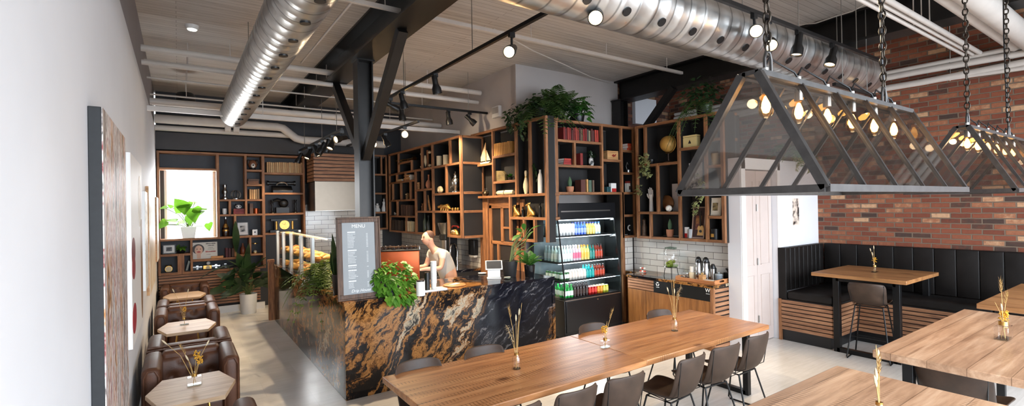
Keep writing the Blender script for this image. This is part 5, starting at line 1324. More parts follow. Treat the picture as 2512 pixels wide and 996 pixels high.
for x, lb in ((926, 'white seated figurine in the shadowed corner shelving'), (943, 'taller white figurine in the shadowed corner shelving')):
    lathe_item(S5, x, 522, 'figurine', lb, 'figurine', 22 if x < 930 else 34, [(0, 0), (7, 0), (7, .25), (4, .5), (5, .68), (2, .76), (3, .88), (0, 1)], 'white_ceramic')

# shelving over the wooden door
t, q = place(S2, 1190, 405, 'model_sailboat', 'model sailboat with pale sails on the shelving', 'model boat', .08)
m = MB(); hull = [(-15, 4), (-11, 0), (10, 0), (15, 5), (-15, 5)]
m.prism([(x * q, z * q) for x, z in hull], 'y', -3 * q, 3 * q); m.build('hull', 'cream', t, bevel=.004)
MB().cyl((2 * q, 0, 5 * q), (2 * q, 0, 52 * q), .7 * q, n=8).build('mast', 'light_wood', t)
MB().prism([(1 * q, 8 * q), (-14 * q, 8 * q), (1 * q, 50 * q)], 'y', -.3 * q, .3 * q).build('mainsail', 'straw_pale', t); MB().prism([(4 * q, 8 * q), (13 * q, 8 * q), (4 * q, 34 * q)], 'y', -.3 * q, .3 * q).build('jib', 'straw_pale', t)
row(S2, 1214, 1260, 385, 377, 31, [(198, 142, 72) if i % 2 else (190, 134, 66) for i in range(11)], 'amber bound volume with a dark top in the row near the plants', 'amber volumes', .05, .08)
t, q = place(S2, 1229, 446, 'stone_plaque', 'mossy brown stone block beside the small round pot plant', 'ornament', .08)
MB().prism([(-12 * q, 0), (13 * q, 0), (13 * q, 16 * q), (5 * q, 25 * q), (-12 * q, 27 * q)], 'y', -4 * q, 4 * q).build('block', paint((112, 96, 58), .8, var=.4, scale=14), t, bevel=.006)
t, q = place(S2, 1252, 444, 'succulent_pot', 'round leafy pot plant right of the mossy stone block', 'plant', .08)
MB().lathe([(0, 0), (5 * q, 0), (6 * q, 8 * q), (0, 8 * q)], n=12).build('pot', 'soil', t)
m = MB()
for i in range(40):
    a = random.uniform(0, 2 * PI); e = random.uniform(.1, 1.3); m.leaf((0, 0, 8 * q), (math.cos(a) * math.cos(e), math.sin(a) * math.cos(e), math.sin(e)), 12 * q, 5 * q, .2)
m.build('foliage', 'leaf', t)
t, q = place(S2, 1240, 482, 'rolled_cloth', 'cream rolled cloth tied with a cord, lying on the shelf over the door', 'roll', .08)
MB().lathe([(0, -20 * q), (4.5 * q, -20 * q), (5.6 * q, -17 * q), (6 * q, 0), (5.6 * q, 17 * q), (4.5 * q, 20 * q), (0, 20 * q)], (0, 0, 6 * q), 16, Matrix(((0, 0, 1), (0, 1, 0), (-1, 0, 0)))).build('roll', 'cream', t)
MB().tube([(0, 6.3 * q * math.cos(a), 6 * q + 6.3 * q * math.sin(a)) for a in [2 * PI * k / 14 for k in range(14)]], .5 * q, 6, closed=True).build('cord', 'soil', t)
for x, lb in ((1173, 'left dark wire teapot on the shelf over the door'), (1192, 'right dark wire teapot on the shelf over the door')):
    t, q = place(S2, x, 482, 'teapot', lb, 'teapot', .08)
    MB().lathe([(0, 0), (5 * q, 0), (7.5 * q, 6 * q), (5 * q, 11 * q), (2 * q, 12 * q), (1.2 * q, 14 * q), (0, 15 * q)], n=16).build('body', paint((72, 60, 44), .35, .7), t)
    MB().tube([(6 * q, 0, 5 * q), (11 * q, 0, 8 * q), (13 * q, 0, 12 * q)], [1.5 * q, 1.1 * q, .8 * q], 8).build('spout', paint((72, 60, 44), .35, .7), t)
    MB().tube([(-5 * q, 0, 10 * q), (-4 * q, 0, 19 * q), (4 * q, 0, 19 * q), (5 * q, 0, 10 * q)], .6 * q, 6).build('handle', 'steel', t)
t, q = lathe_item(S2, 1291, 480, 'bowling_pin', 'pale wooden bowling pin in the tall bay under the plants', 'bowling pin', 58, [(0, 0), (4, 0), (7.4, .28), (7, .42), (3, .68), (2.7, .76), (3.7, .9), (2.6, .98), (0, 1)], 'cream', .06)
MB().lathe([(3.05 * q, 40 * q), (2.95 * q, 43 * q)], n=14).build('neck_stripe', 'brass', t)
lathe_item(S2, 1326, 480, 'bottle_vase', 'tall white ceramic bottle vase in the last tall bay', 'vase', 58, [(0, 0), (6.5, 0), (6.5, .6), (5, .8), (3, .86), (2.6, 1), (0, 1)], 'white_ceramic', .08)
def dog(s, x, y, h, mat, label):
    t, q = place(s, x, y, 'dog_figurine', label, 'figurine', .07); k = h * q
    m = MB(); m.tube([(.22 * k, 0, .1 * k), (.16 * k, 0, .28 * k), (.02 * k, 0, .5 * k), (-.05 * k, 0, .68 * k), (-.08 * k, 0, .8 * k)], [.13 * k, .17 * k, .14 * k, .1 * k, .08 * k], 10)
    m.tube([(-.08 * k, 0, .82 * k), (-.16 * k, 0, .82 * k), (-.28 * k, 0, .78 * k)], [.1 * k, .09 * k, .04 * k], 10)
    m.build('body', mat, t)
    for s_ in (-1, 1):
        MB().tube([(-.02 * k, s_ * .07 * k, .5 * k), (-.07 * k, s_ * .08 * k, .2 * k), (-.09 * k, s_ * .08 * k, 0)], [.06 * k, .045 * k, .05 * k], 8).build('leg', mat, t)
        MB().tube([(.16 * k, s_ * .1 * k, .2 * k), (.06 * k, s_ * .13 * k, .12 * k), (.02 * k, s_ * .13 * k, .02 * k)], [.09 * k, .06 * k, .04 * k], 8).build('leg', mat, t)
        MB().cyl((-.06 * k, s_ * .05 * k, .87 * k), (-.03 * k, s_ * .08 * k, 1.0 * k), .045 * k, .008 * k, 8).build('ear', mat, t)
    MB().box(-.2 * k, .36 * k, -.16 * k, .16 * k, -.0, .035 * k).build('base', mat, t)
dog(S2, 1265, 537, 30, 'gold', 'golden sitting dog figurine, left of the pair over the wooden door')
dog(S2, 1300, 536, 36, 'gold', 'larger golden sitting dog figurine, right of the pair over the wooden door')
for x, h, lb in ((1283, 26, 'dark slim figurine between the two golden dogs'), (1325, 38, 'dark slim figurine right of the golden dogs')):
    lathe_item(S2, x, 536, 'figurine', lb, 'figurine', h, [(0, 0), (5, 0), (4, .1), (3, .4), (4.4, .62), (1.6, .75), (2.8, .88), (0, 1)], 'black_metal', .1, n=12)
t, q = place(S2, 1275, 589, 'mushroom_ornament', 'small orange mushroom ornament in the lowest little bay', 'ornament', .07)
MB().lathe([(0, 0), (3 * q, 0), (2.4 * q, 8 * q), (0, 8 * q)], n=12).build('stalk', 'cream', t); MB().lathe([(0, 8 * q), (8 * q, 8 * q), (7 * q, 12 * q), (0, 15 * q)], n=14).build('cap', paint((196, 118, 60), .5), t)

# shelving over the fridge
RB = [(126, 38, 34), (98, 32, 32), (150, 52, 44), (140, 44, 38), (84, 40, 34), (112, 34, 32), (158, 60, 48), (134, 48, 40), (72, 44, 38), (104, 84, 60), (142, 40, 36), (120, 36, 34), (66, 60, 54), (132, 124, 96), (88, 46, 38), (76, 36, 34), (176, 64, 48), (168, 56, 44), (84, 92, 100), (66, 76, 82)]
row(S3, 1375, 1471, 347, 351, 33, RB, 'old cloth-bound book in the long red and brown row above the fridge', 'red and brown books above the fridge', .16, .14)
stack(S3, 1388, 408, 27, 16, [(164, 50, 44), (150, 42, 38), (170, 60, 50)], 'red book in the flat stack under the long book row', 'flat stack of red books', .15)
book(S3, 1420, 410, 7, 30, (126, 38, 32), 'single red book standing beside the dark leafy vase', .14)
stack(S3, 1542, 371, 24, 17, [(206, 74, 44), (214, 96, 60), (196, 66, 40)], 'orange-red book in the flat stack of the narrow column', 'flat stack of orange books', .14)
t, q = place(S3, 1450, 410, 'vase', 'black and white patterned vase with dark leaves above the fridge', 'vase', .14)
MB().lathe([(0, 0), (5 * q, 0), (7 * q, 8 * q), (5 * q, 20 * q), (3 * q, 25 * q), (4 * q, 29 * q), (0, 28 * q)], n=16).build('body', photo_mat((30, 28, 28), (226, 222, 214), 18), t)
m = MB()
for i in range(60):
    a = random.uniform(0, 2 * PI); e = random.uniform(-.3, 1.2); b = Vector((math.cos(a) * 8 * q * random.random(), math.sin(a) * 3 * q, (24 + 10 * random.random()) * q)); m.leaf(b, (math.cos(a) * math.cos(e), .4 * math.sin(a) * math.cos(e), math.sin(e)), random.uniform(7, 14) * q, 4 * q, .3)
m.build('foliage', 'leaf_dark', t)
def cigar(s, x, y, w, h, label, mark, mat='light_wood', d=.12):
    t, q = place(s, x, y, 'cigar_box', label, 'box', d); W, H = w * s.wx(x, y), h * q
    MB().box(-W / 2, W / 2, -.05, .05, 0, H * .84).build('body', mat, t, bevel=.003); MB().box(-W / 2, W / 2, -.05, .05, H * .86, H).build('lid', mat, t, bevel=.003)
    m = MB(); m.prism([(a * q, H * .45 + b * q) for a, b in mark[1]], 'y', -.0525, -.05); m.build('emblem', paint(mark[0], .6), t)
cigar(S3, 1501, 395, 32, 22, 'tan wooden box with a dark red bird emblem', ((130, 40, 24), [(-8, 1), (-2, -3), (5, -1), (8, 5), (6, 5), (3, 2), (-2, 4)]))
cigar(S4, 1697, 363, 34, 30, 'cream wooden box with a small dark emblem right of the globe', ((50, 40, 34), [(-4, -4), (4, -4), (3, -1), (0, 5), (-3, -1)]), paint((226, 202, 140), .5, var=.04), .12)
t, q = place(S3, 1541, 426, 'tin', 'silver tin with a wire figure in the narrow column', 'tin', .14)
MB().cyl((0, 0, 0), (0, 0, 7 * q), 8 * q, n=18).build('body', 'steel', t); MB().tube([(-4 * q, 0, 7 * q), (-7 * q, 0, 16 * q), (-3 * q, 0, 26 * q), (2 * q, 0, 16 * q), (-2 * q, 0, 7 * q)], .5 * q, 6).build('wire', 'steel', t)
t, q = place(S3, 1544, 475, 'card_box', 'white printed box with a red top in the narrow column', 'box', .12)
MB().box(-8 * q, 8 * q, -4 * q, 4 * q, 0, 22 * q).build('body', 'paper', t); MB().box(-7 * q, 7 * q, -4 * q, 4 * q, 22 * q, 27 * q).build('lid', paint((150, 50, 42), .5), t); MB().box(-4 * q, 4 * q, -4.3 * q, -4 * q, 6 * q, 15 * q).build('print', paint((90, 60, 50), .6), t)
def cactus(s, x, y, label, pw, ph, ch, d=.14):
    t, q = place(s, x, y, 'potted_cactus', label, 'plant', d)
    MB().lathe([(0, 0), (pw * .40 * q, 0), (pw * .5 * q, ph * .6 * q), (pw * .5 * q, ph * q), (pw * .42 * q, ph * q), (0, ph * .9 * q)], n=18).build('pot', 'terracotta', t)
    m = MB(); n = 16; rings = []
    for k in range(8):
        f = k / 7; z = (ph * .9 + ch * f) * q; rr = pw * .24 * q * math.sin(PI * (.18 + .8 * f)) + .001
        rings.append([m._v((rr * (1 + .14 * (j % 2)) * math.cos(2 * PI * j / n), rr * (1 + .14 * (j % 2)) * math.sin(2 * PI * j / n), z)) for j in range(n)])
    for a, b in zip(rings, rings[1:]):
        for j in range(n): m.bm.faces.new((a[j], a[(j + 1) % n], b[(j + 1) % n], b[j]))
    m.build('cactus', paint((70, 96, 66), .7), t)
cactus(S3, 1398, 474, 'cactus in a terracotta pot on the lower shelf above the fridge', 20, 14, 26)
cactus(S4, 1644, 586, 'cactus in a terracotta pot on the lowest shelf above the white tiles', 18, 18, 28)
for x, w, h, c in ((1424, 12, 30, (84, 44, 34)), (1434, 4, 31, (200, 150, 90)), (1441, 8, 29, (74, 94, 78)), (1449, 5, 29, (92, 74, 58))): book(S3, x, 474, w, h, c, 'worn book in the short row right of the potted cactus', .13, 'books beside the cactus')
for x in (1488, 1493): book(S3, x, 475, 4.4, 13, (46, 84, 88), 'small teal book beside the white and red box', .12, 'small teal books')
def tin_box(s, x, y, w, h, label, d=.12):
    t, q = place(s, x, y, 'tin', label, 'tin', d); w *= s.wx(x, y) / q
    MB().box(-w / 2 * q, w / 2 * q, -4 * q, 4 * q, 0, h * q).build('body', 'white_ceramic', t, bevel=.003); MB().box(-w * .36 * q, w * .46 * q, -4.3 * q, -4 * q, .5 * q, h * .42 * q).build('red_label', paint((178, 36, 32), .5), t)
tin_box(S3, 1503, 475, 13, 22, 'white box with a red lower half above the fridge'); tin_box(S4, 1681, 587, 17, 26, 'white tin with a red lower half above the coffee station')
t, q = place(S3, 1545, 581, 'ring_ornament', 'pale ring-shaped ornament in the lowest bay of the narrow column', 'ornament', .12)
MB().tube([(6 * q * math.cos(a), 0, 17 * q + 6 * q * math.sin(a)) for a in [2 * PI * k / 16 for k in range(16)]], 1.5 * q, 8, closed=True).build('ring', 'white_ceramic', t); MB().cyl((0, 0, 0), (0, 0, 10 * q), 1.2 * q, n=8).build('stand', 'black_metal', t); MB().cyl((0, 0, 0), (0, 0, 1.5 * q), 5 * q, n=12).build('base', 'black_metal', t)

# shelving at the coffee station
t, q = place(S4, 1640, 403, 'desk_globe', 'golden desk globe on a dark stand', 'globe', .16)
cz = 47 * q
MB().ball((0, 0, cz), 20 * q, 24).build('globe_ball', photo_mat((176, 130, 60), (212, 172, 96), 4), t)
MB().tube([(22.5 * q * math.sin(a), 0, cz + 22.5 * q * math.cos(a)) for a in [R(20) + PI * k / 14 for k in range(15)]], .9 * q, 6).build('meridian', 'brass', t)
MB().lathe([(0, 0), (12 * q, 0), (11 * q, 3 * q), (2 * q, 6 * q), (2 * q, 24 * q), (0, 24 * q)], n=16).build('stand', paint((60, 38, 24), .4), t)
def hand_sculpt(s, x, y, h, label):
    t, q = place(s, x, y, 'hand_sculpture', label, 'sculpture', .13); k = h * q
    m = MB(); m.tube([(0, 0, 0), (0, 0, .3 * k), (0, 0, .55 * k), (0, 0, .72 * k)], [.10 * k, .085 * k, .08 * k, .11 * k], 10)
    for i, (dx, L) in enumerate(((-.085, .24), (-.03, .30), (.03, .28), (.08, .20))): m.tube([(dx * k, 0, .68 * k), (dx * 1.15 * k, -.01 * k, .8 * k), (dx * 1.3 * k, -.02 * k, (.72 + L) * k)], [.032 * k, .03 * k, .022 * k], 8)
    m.tube([(-.09 * k, 0, .56 * k), (-.15 * k, -.03 * k, .66 * k), (-.17 * k, -.04 * k, .76 * k)], [.04 * k, .034 * k, .024 * k], 8)
    m.build('hand', paint((206, 198, 190), .6), t)
hand_sculpt(S4, 1598, 522, 58, 'pale upright hand sculpture below the trailing plant')
t, q = place(S4, 1636, 522, 'bronze_shield', 'round bronze plate standing behind a pale ball', 'ornament', .14)
m = MB(); m.lathe([(0, -3 * q), (8 * q, -5 * q), (16 * q, -2 * q), (20 * q, 0), (20 * q, 2 * q), (0, 1 * q)], (0, 0, 20 * q), 26, Matrix(((1, 0, 0), (0, 0, 1), (0, -1, 0)))); m.build('plate', paint((116, 76, 44), .3, .7, var=.3, scale=12), t)
t, q = place(S4, 1641, 523, 'ball', 'pale leather ball in front of the bronze plate', 'ball', .06); MB().ball((0, 0, 8 * q), 8 * q, 16).build('cover', 'paper', t); MB().tube([(8.1 * q * math.cos(a) * .8, -8.1 * q * .6 + 1.4 * q * math.sin(2 * a), 8 * q + 8.1 * q * math.sin(a) * .8) for a in [2 * PI * k / 20 for k in range(20)]], .3 * q, 5, closed=True).build('stitching', paint((140, 60, 50), .6), t)
t, q = place(S4, 1658, 522, 'slate', 'light grey panel leaning behind the bronze plate', 'panel', .2); MB().box(-8 * q, 8 * q, -.006, .006, 0, 68 * q).build('panel', paint((176, 168, 164), .6), t, bevel=.002)
t, q = place(S4, 1581, 584, 'ornament', 'dark ornate ornament in the lowest left bay of the coffee station shelving', 'ornament', .12)
MB().lathe([(0, 0), (8 * q, 0), (6 * q, 6 * q), (7 * q, 20 * q), (4 * q, 30 * q), (5 * q, 38 * q), (0, 44 * q)], n=12).build('body', paint((84, 66, 52), .5, .4, var=.4, scale=30), t)
lathe_item(S4, 1695, 587, 'canister', 'light grey canister right of the white and red tin', 'tin', 22, [(0, 0), (6, 0), (6, .9), (5, 1), (0, 1)], paint((188, 192, 196), .4), .1)
frame_item(S4, 1712, 588, 32, 78, 'framed guitar picture standing in the tall bay', (150, 120, 104), (54, 28, 24), photo_mat((96, 34, 28), (150, 100, 50), 8))
t, q = place(S4, 1720, 588, 'guitar', 'small tan guitar standing before the framed picture', 'guitar', .1)
MB().prism([(x * q, z * q) for x, z in ((-10, 6), (-7, 0), (7, 0), (10, 6), (7, 18), (8, 26), (5, 32), (-5, 32), (-8, 26), (-7, 18))], 'y', -2 * q, 2 * q).build('body', paint((196, 150, 84), .4), t, bevel=.004)
MB().box(-1.6 * q, 1.6 * q, -2.6 * q, 0, 30 * q, 60 * q).build('neck', 'soil', t); MB().box(-2.6 * q, 2.6 * q, -2.6 * q, 0, 60 * q, 68 * q).build('headstock', 'soil', t); MB().cyl((0, -2.4 * q, 18 * q), (0, -1.9 * q, 18 * q), 3.4 * q, n=16).build('sound_hole', 'black_plastic', t)
t, q = place(S4, 1712, 480, 'gong', 'dark round plate hanging in the tall bay', 'ornament', .26); t.location.z = at(1712, 496, X=6.69).z; MB().cyl((0, -1 * q, 16 * q), (0, 1 * q, 16 * q), 16 * q, n=26).build('plate', paint((44, 36, 32), .5, .3), t, bevel=.002)
t, q = place(S4, 1700, 470, 'dog_picture', 'picture of a spotted dog seen through the glass lamp', 'picture', .24); t.location.z = at(1700, 462, X=6.67).z
MB().box(-24 * q, 24 * q, -.006, .008, 0, 62 * q).build('board', paint((206, 200, 196), .5), t)
MB().prism([(x * q, z * q) for x, z in ((-14, 0), (14, 0), (12, 22), (16, 34), (10, 50), (-8, 52), (-14, 36), (-12, 20))], 'y', -.0085, -.006).build('dog_shape', photo_mat((70, 64, 62), (220, 214, 208), 22), t)
t, q = place(S4, 1755, 589, 'tin', 'black tin with a small gold print in the lowest right bay', 'tin', .1); MB().cyl((0, 0, 0), (0, 0, 22 * q), 12 * q, n=20).build('body', 'black_metal', t, bevel=.002); MB().cyl((0, 0, 22 * q), (0, 0, 26 * q), 12.4 * q, n=20).build('lid', 'black_metal', t); MB().box(-4 * q, 4 * q, -12.6 * q, -11 * q, 6 * q, 14 * q).build('print', 'gold', t)
frame_item(S4, 1754, 532, 28, 44, 'cream framed botanical print in the right bay below the ivy', (206, 194, 174), (226, 216, 196), photo_mat((70, 62, 44), (150, 132, 92), 20), rz=R(6))
lathe_item(S4, 1755, 408, 'candle', 'cream pillar candle seen through the glass lamp', 'candle', 30, [(0, 0), (9, 0), (9, .98), (0, 1)], 'cream', .12)
for nm in (): pass
# ------------------------------------------------------------------ plants
def pot(t, r0, r1, h, mat, rim=.0):
    MB().lathe([(0, 0), (r0, 0), (r0 + (r1 - r0) * .15, h * .04), (r1, h), (r1 * .9, h), (r1 * .86, h * .9), (0, h * .9)], n=26).build('pot', mat, t)
    MB().lathe([(0, h * .91), (r1 * .87, h * .905), (0, h * .905)], n=18).build('soil', 'soil', t)
def rnd(a, b): return random.uniform(a, b)
def heart(m, base, d, L, w, curl=.3):
    """broad heart-shaped leaf"""
    base, d = Vector(base), Vector(d).normalized(); sd = d.cross(Vector((0, 0, 1)))
    if sd.length < 1e-3: sd = Vector((1, 0, 0))
    sd = (sd.normalized() * math.cos(.5) + Vector((0, 0, 1)) * math.sin(rnd(-.6, .6))).normalized(); up = sd.cross(d).normalized()
    pr = [(-.10, .30), (.08, .5), (.3, .46), (.55, .33), (.8, .15), (1.0, .0)]
    rows = []
    for t, ww in pr:
        p = base + d * (L * t) - Vector((0, 0, 1)) * (curl * L * max(0, t) ** 2)
        c = base + d * (L * max(t, 0.0)) - Vector((0, 0, 1)) * (curl * L * max(0, t) ** 2) - up * .02 * L
        rows.append((m._v(p - sd * w * ww), m._v(c), m._v(p + sd * w * ww)))
    for a, b in zip(rows, rows[1:]):
        m.bm.faces.new((a[0], a[1], b[1], b[0])); m.bm.faces.new((a[1], a[2], b[2], b[1]))
def bushy(t, c, rad, n, L, mat='leaf', droop=.35, name='foliage', trail=0, zr=(.0, 1.0)):
    m = MB(); c = Vector(c)
    for i in range(n):
        a = rnd(0, 2 * PI); e = rnd(-.4, 1.35); q = rad * rnd(.35, 1)
        p = c + Vector((math.cos(a) * math.cos(e) * q, math.sin(a) * math.cos(e) * q, math.sin(e) * q * zr[1]))
        d = Vector((math.cos(a) * .9, math.sin(a) * .9, rnd(-.5, .5)))
        heart(m, p, d, L * rnd(.7, 1.2), L * rnd(.7, 1.0), droop)
    for k in range(trail):
        a = rnd(0, 2 * PI); x = c + Vector((math.cos(a) * rad * .8, math.sin(a) * rad * .8, 0)); ln = rnd(.5, 1.0) * rad * 1.6
        for j in range(int(ln / (L * .5))):
            p = x + Vector((rnd(-.02, .02), rnd(-.02, .02), -j * L * .5)); heart(m, p, (rnd(-1, 1), rnd(-1, 1), -.5), L * rnd(.7, 1), L * .8, droop)
    return m.build(name, mat, t)
def frond(m, base, d, L, w, n=13, droop=.6, lw=.012):
    base, d = Vector(base), Vector(d).normalized(); sd = d.cross(Vector((0, 0, 1)));
    if sd.length < 1e-3: sd = Vector((1, 0, 0))
    sd.normalize(); pts = []
    for i in range(n + 1):
        f = i / n; pts.append(base + d * L * f - Vector((0, 0, 1)) * droop * L * f * f)
    for i in range(1, n + 1):
        f = i / n; ll = w * math.sin(PI * (.12 + .86 * f)); fd = (pts[i] - pts[i - 1]).normalized()
        for s_ in (-1, 1): m.leaf(pts[i], sd * s_ + fd * .35, ll, lw, .15, fd, 2, .8)
    m.tube(pts, [.003] * n + [.001], 4)
def fern(t, c, n, L, w, mat='leaf_fern', up=(.1, 1.2), droop=.6, az=(0, 2 * PI), name='fronds', lw=.014):
    m = MB()
    for i in range(n):
        a = rnd(*az); e = rnd(*up); frond(m, Vector(c), (math.cos(a) * math.cos(e), math.sin(a) * math.cos(e), math.sin(e)), L * rnd(.7, 1.1), w, 13, droop, lw)
    return m.build(name, mat, t)
def dry_stems(t, z0, spec):
    """dried grass stems: (dx, dy, height, kind)"""
    for dx, dy, h, kind in spec:
        b = Vector((dx * .1, dy * .1, z0)); e = Vector((dx, dy, z0 + h)); md = (b + e) / 2 + Vector((-dx * .12, -dy * .12, h * .05))
        st_ = MB().tube([b, md, e], [.0022, .002, .0014], 5).build('stem', 'straw', t)
        d = (e - md).normalized(); m = MB()
        if kind == 'pampas':
            for i in range(70):
                f = rnd(0, 1); p = e - d * (.16 * f); m.leaf(p, (rnd(-1, 1), rnd(-1, 1), rnd(-.2, .8)), .030 * math.sin(PI * (.2 + .75 * f)) + .008, .004, .4, None, 2)
            m.build('plume', 'straw_pale', st_)
        elif kind == 'wheat':
            for i in range(26):
                f = i / 26; p = e - d * (.09 * f); a = i * 2.4; v = Vector((math.cos(a), math.sin(a), 1.6)); m.leaf(p, v, .024, .006, .0, None, 2); m.leaf(p, v + Vector((0, 0, 1)), .05, .001, .0, None, 2)
            m.build('ear', 'straw', st_)
        elif kind == 'bunny':
            m.tube([e - d * .05, e - d * .03, e - d * .01, e + d * .005], [.003, .007, .006, .001], 8); m.build('tail', 'straw_pale', st_)
        elif kind == 'yellow':
            for i in range(40):
                p = e + Vector((rnd(-1, 1) * .022, rnd(-1, 1) * .022, rnd(-1, 1) * .032)); m.ball(p, .0055, 5)
            m.build('blossom', 'yellow_flower', st_)
        else:
            m.tube([e - d * .03, e], [.003, .0006], 5); m.build('tip', 'straw', st_)
def vase(label, p, kind, spec, s=1.0):
    t = thing('bud_vase', label, 'vase', p, 0, 'vases of dried stems on the tables')
    if kind == 'square':
        o = MB(); o.box(-.055 * s, .055 * s, -.03 * s, .03 * s, 0, .075 * s).build('glass_body', 'glass', t, bevel=.006)
        MB().box(-.048 * s, .048 * s, -.024 * s, .024 * s, .006, .012).build('glass_base', glass((206, 212, 210), 1.5), t)
        MB().lathe([(.022 * s, .075 * s), (.02 * s, .10 * s), (.026 * s, .115 * s)], n=16).build('neck', 'glass', t); z = .085 * s
        MB().lathe([(.0215 * s, .078 * s), (.0205 * s, .1 * s)], n=16).build('raffia_tie', 'yellow_flower' if 0 else 'brass', t)
    else:
        MB().lathe([(0, .002), (.034 * s, .002), (.036 * s, .01), (.035 * s, .085 * s), (.02 * s, .105 * s), (.017 * s, .125 * s), (.021 * s, .14 * s)], n=20).build('glass_body', 'glass', t)
        MB().lathe([(0, .003), (.030 * s, .003), (.030 * s, .008), (0, .008)], n=18).build('glass_base', glass((206, 212, 210), 1.5), t)
        MB().lathe([(.0185 * s, .108 * s), (.0182 * s, .126 * s)], n=16).build('raffia_tie', 'brass', t); z = .10 * s
    for q in range(4): MB().tube([(rnd(-.012, .012) * s, rnd(-.012, .012) * s, .01), (0, 0, z)], .0018, 5).build('stem_end', 'straw', t)
    dry_stems(t, z, spec)
    return t
vase('clear vase with a feathery pampas plume on the left part of the long table', (2.287, 3.316, .75), 'round', ((-.10, -.01, .27, 'pampas'), (-.06, .02, .40, 'wheat'), (.0, 0, .34, 'bunny'), (.07, .01, .43, 'tip'), (.05, .02, .38, 'bunny')), 1.05)
vase('low square clear vase with one wheat ear by the joint of the long table', (3.286, 3.296, .75), 'square', ((.13, .02, .25, 'wheat'), (-.01, 0, .10, 'yellow'), (.03, .01, .09, 'bunny'), (.02, -.01, .17, 'tip')), .9)
vase('clear vase with a fan of golden grasses towards the far end of the long table', (4.285, 3.279, .75), 'round', ((-.11, 0, .36, 'bunny'), (-.03, .01, .44, 'tip'), (.0, 0, .42, 'wheat'), (.12, 0, .36, 'pampas'), (.09, .02, .26, 'wheat'), (.02, .01, .33, 'bunny')), 1.1)
p = at(2462, 832, Z=1.07)
vase('square clear vase with a yellow blossom on the tall table at the right', (p.x, p.y, 1.07), 'square', ((0, .0, .05, 'yellow'), (.02, 0, .06, 'yellow'), (-.05, 0, .31, 'wheat'), (.13, 0, .20, 'wheat'), (-.17, .01, .18, 'tip'), (-.05, 0, .15, 'bunny')), 1.3)
p = at(2158, 1040, Z=1.07)
vase('tall dried stems in a vase on the tall table nearest the camera', (p.x, p.y, 1.07), 'round', ((.035, .02, .27, 'tip'), (.01, .0, .22, 'wheat'), (-.005, .01, .17, 'bunny'), (.06, .02, .24, 'bunny'), (-.02, .01, .14, 'bunny')), .8)
p = at(2146, 668, Z=1.07)
vase('clear vase with a yellow blossom on the corner booth table', (p.x, p.y, 1.07), 'square', ((0, 0, .09, 'yellow'), (-.15, 0, .26, 'bunny'), (-.02, .0, .29, 'bunny'), (-.05, .01, .20, 'bunny')), 1.0)
vase('clear vase with mustard blossom on the nearest six-sided table', (.092, 4.966, .62), 'square', ((.02, 0, .17, 'yellow'), (.04, 0, .12, 'yellow'), (-.22, .02, .33, 'bunny'), (-.10, .02, .26, 'wheat'), (.11, .0, .28, 'bunny'), (-.06, 0, .18, 'bunny')), 1.0)
vase('clear vase with pale dried flowers on the middle six-sided table', (.041, 7.676, .62), 'square', ((0, 0, .12, 'yellow'), (-.12, .0, .40, 'bunny'), (.05, 0, .38, 'bunny'), (-.03, 0, .16, 'pampas')), .95)

# window plant
p = at(463, 586, Y=11.78); p.z = SB.put(463, 588)[0].z if False else [h for h in SB.hs if abs(h[2] - at(463, 587, Y=11.64).z) < .06][0][2] + .0215
mo = thing('monstera', 'bright green broad-leaved plant in a white square pot on the window sill', 'plant', (p.x, 11.79, p.z))
MB().prism([(-.10, 0), (.10, 0), (.135, .23), (-.135, .23)], 'y', -.11, .11).build('pot', 'white_ceramic', mo, bevel=.006)
q = 11.79 / F * 1.0
def dpx(x, y): v = at(x, y, Y=11.74); return v - Vector((p.x, 11.79, p.z))
m = MB(); mo_st = MB()
for (x, y, w, dx, dz_) in ((440, 500, 34, -.3, .5), (457, 505, 26, .5, .3), (475, 525, 30, .1, -.9), (468, 536, 24, -.1, -1), (490, 517, 26, .8, .4), (506, 517, 22, .9, .2), (512, 513, 16, .8, .3), (420, 540, 20, -.8, .2), (398, 550, 22, -.6, -.6), (410, 552, 20, .5, -1), (512, 555, 16, .1, -1), (402, 509, 14, -.8, -.2), (417, 505, 12, -.6, .5), (478, 497, 12, .7, .2), (443, 545, 16, -.7, -.3), (487, 547, 12, .9, .5), (452, 512, 28, 0, -.4), (482, 515, 24, .5, -.3)):
    b = dpx(x, y); L = w * b.length * 0 + w * 12.0 / F
    heart(m, b + Vector((0, rnd(-.12, .06), 0)) - Vector((dx, 0, dz_)).normalized() * L * .4, (dx, -.35, dz_), L, L * 1.05, .1)
    mo_st.tube([(rnd(-.05, .05), 0, .2), (b.x * .4, 0, .22 + (b.z - .2) * .6), (b.x, b.y, b.z)], .006, 5)
m.build('foliage', leafmat('window_leaf', (58, 110, 22), (104, 158, 44), trans=.28), mo); mo_st.build('stems', 'stem', mo)
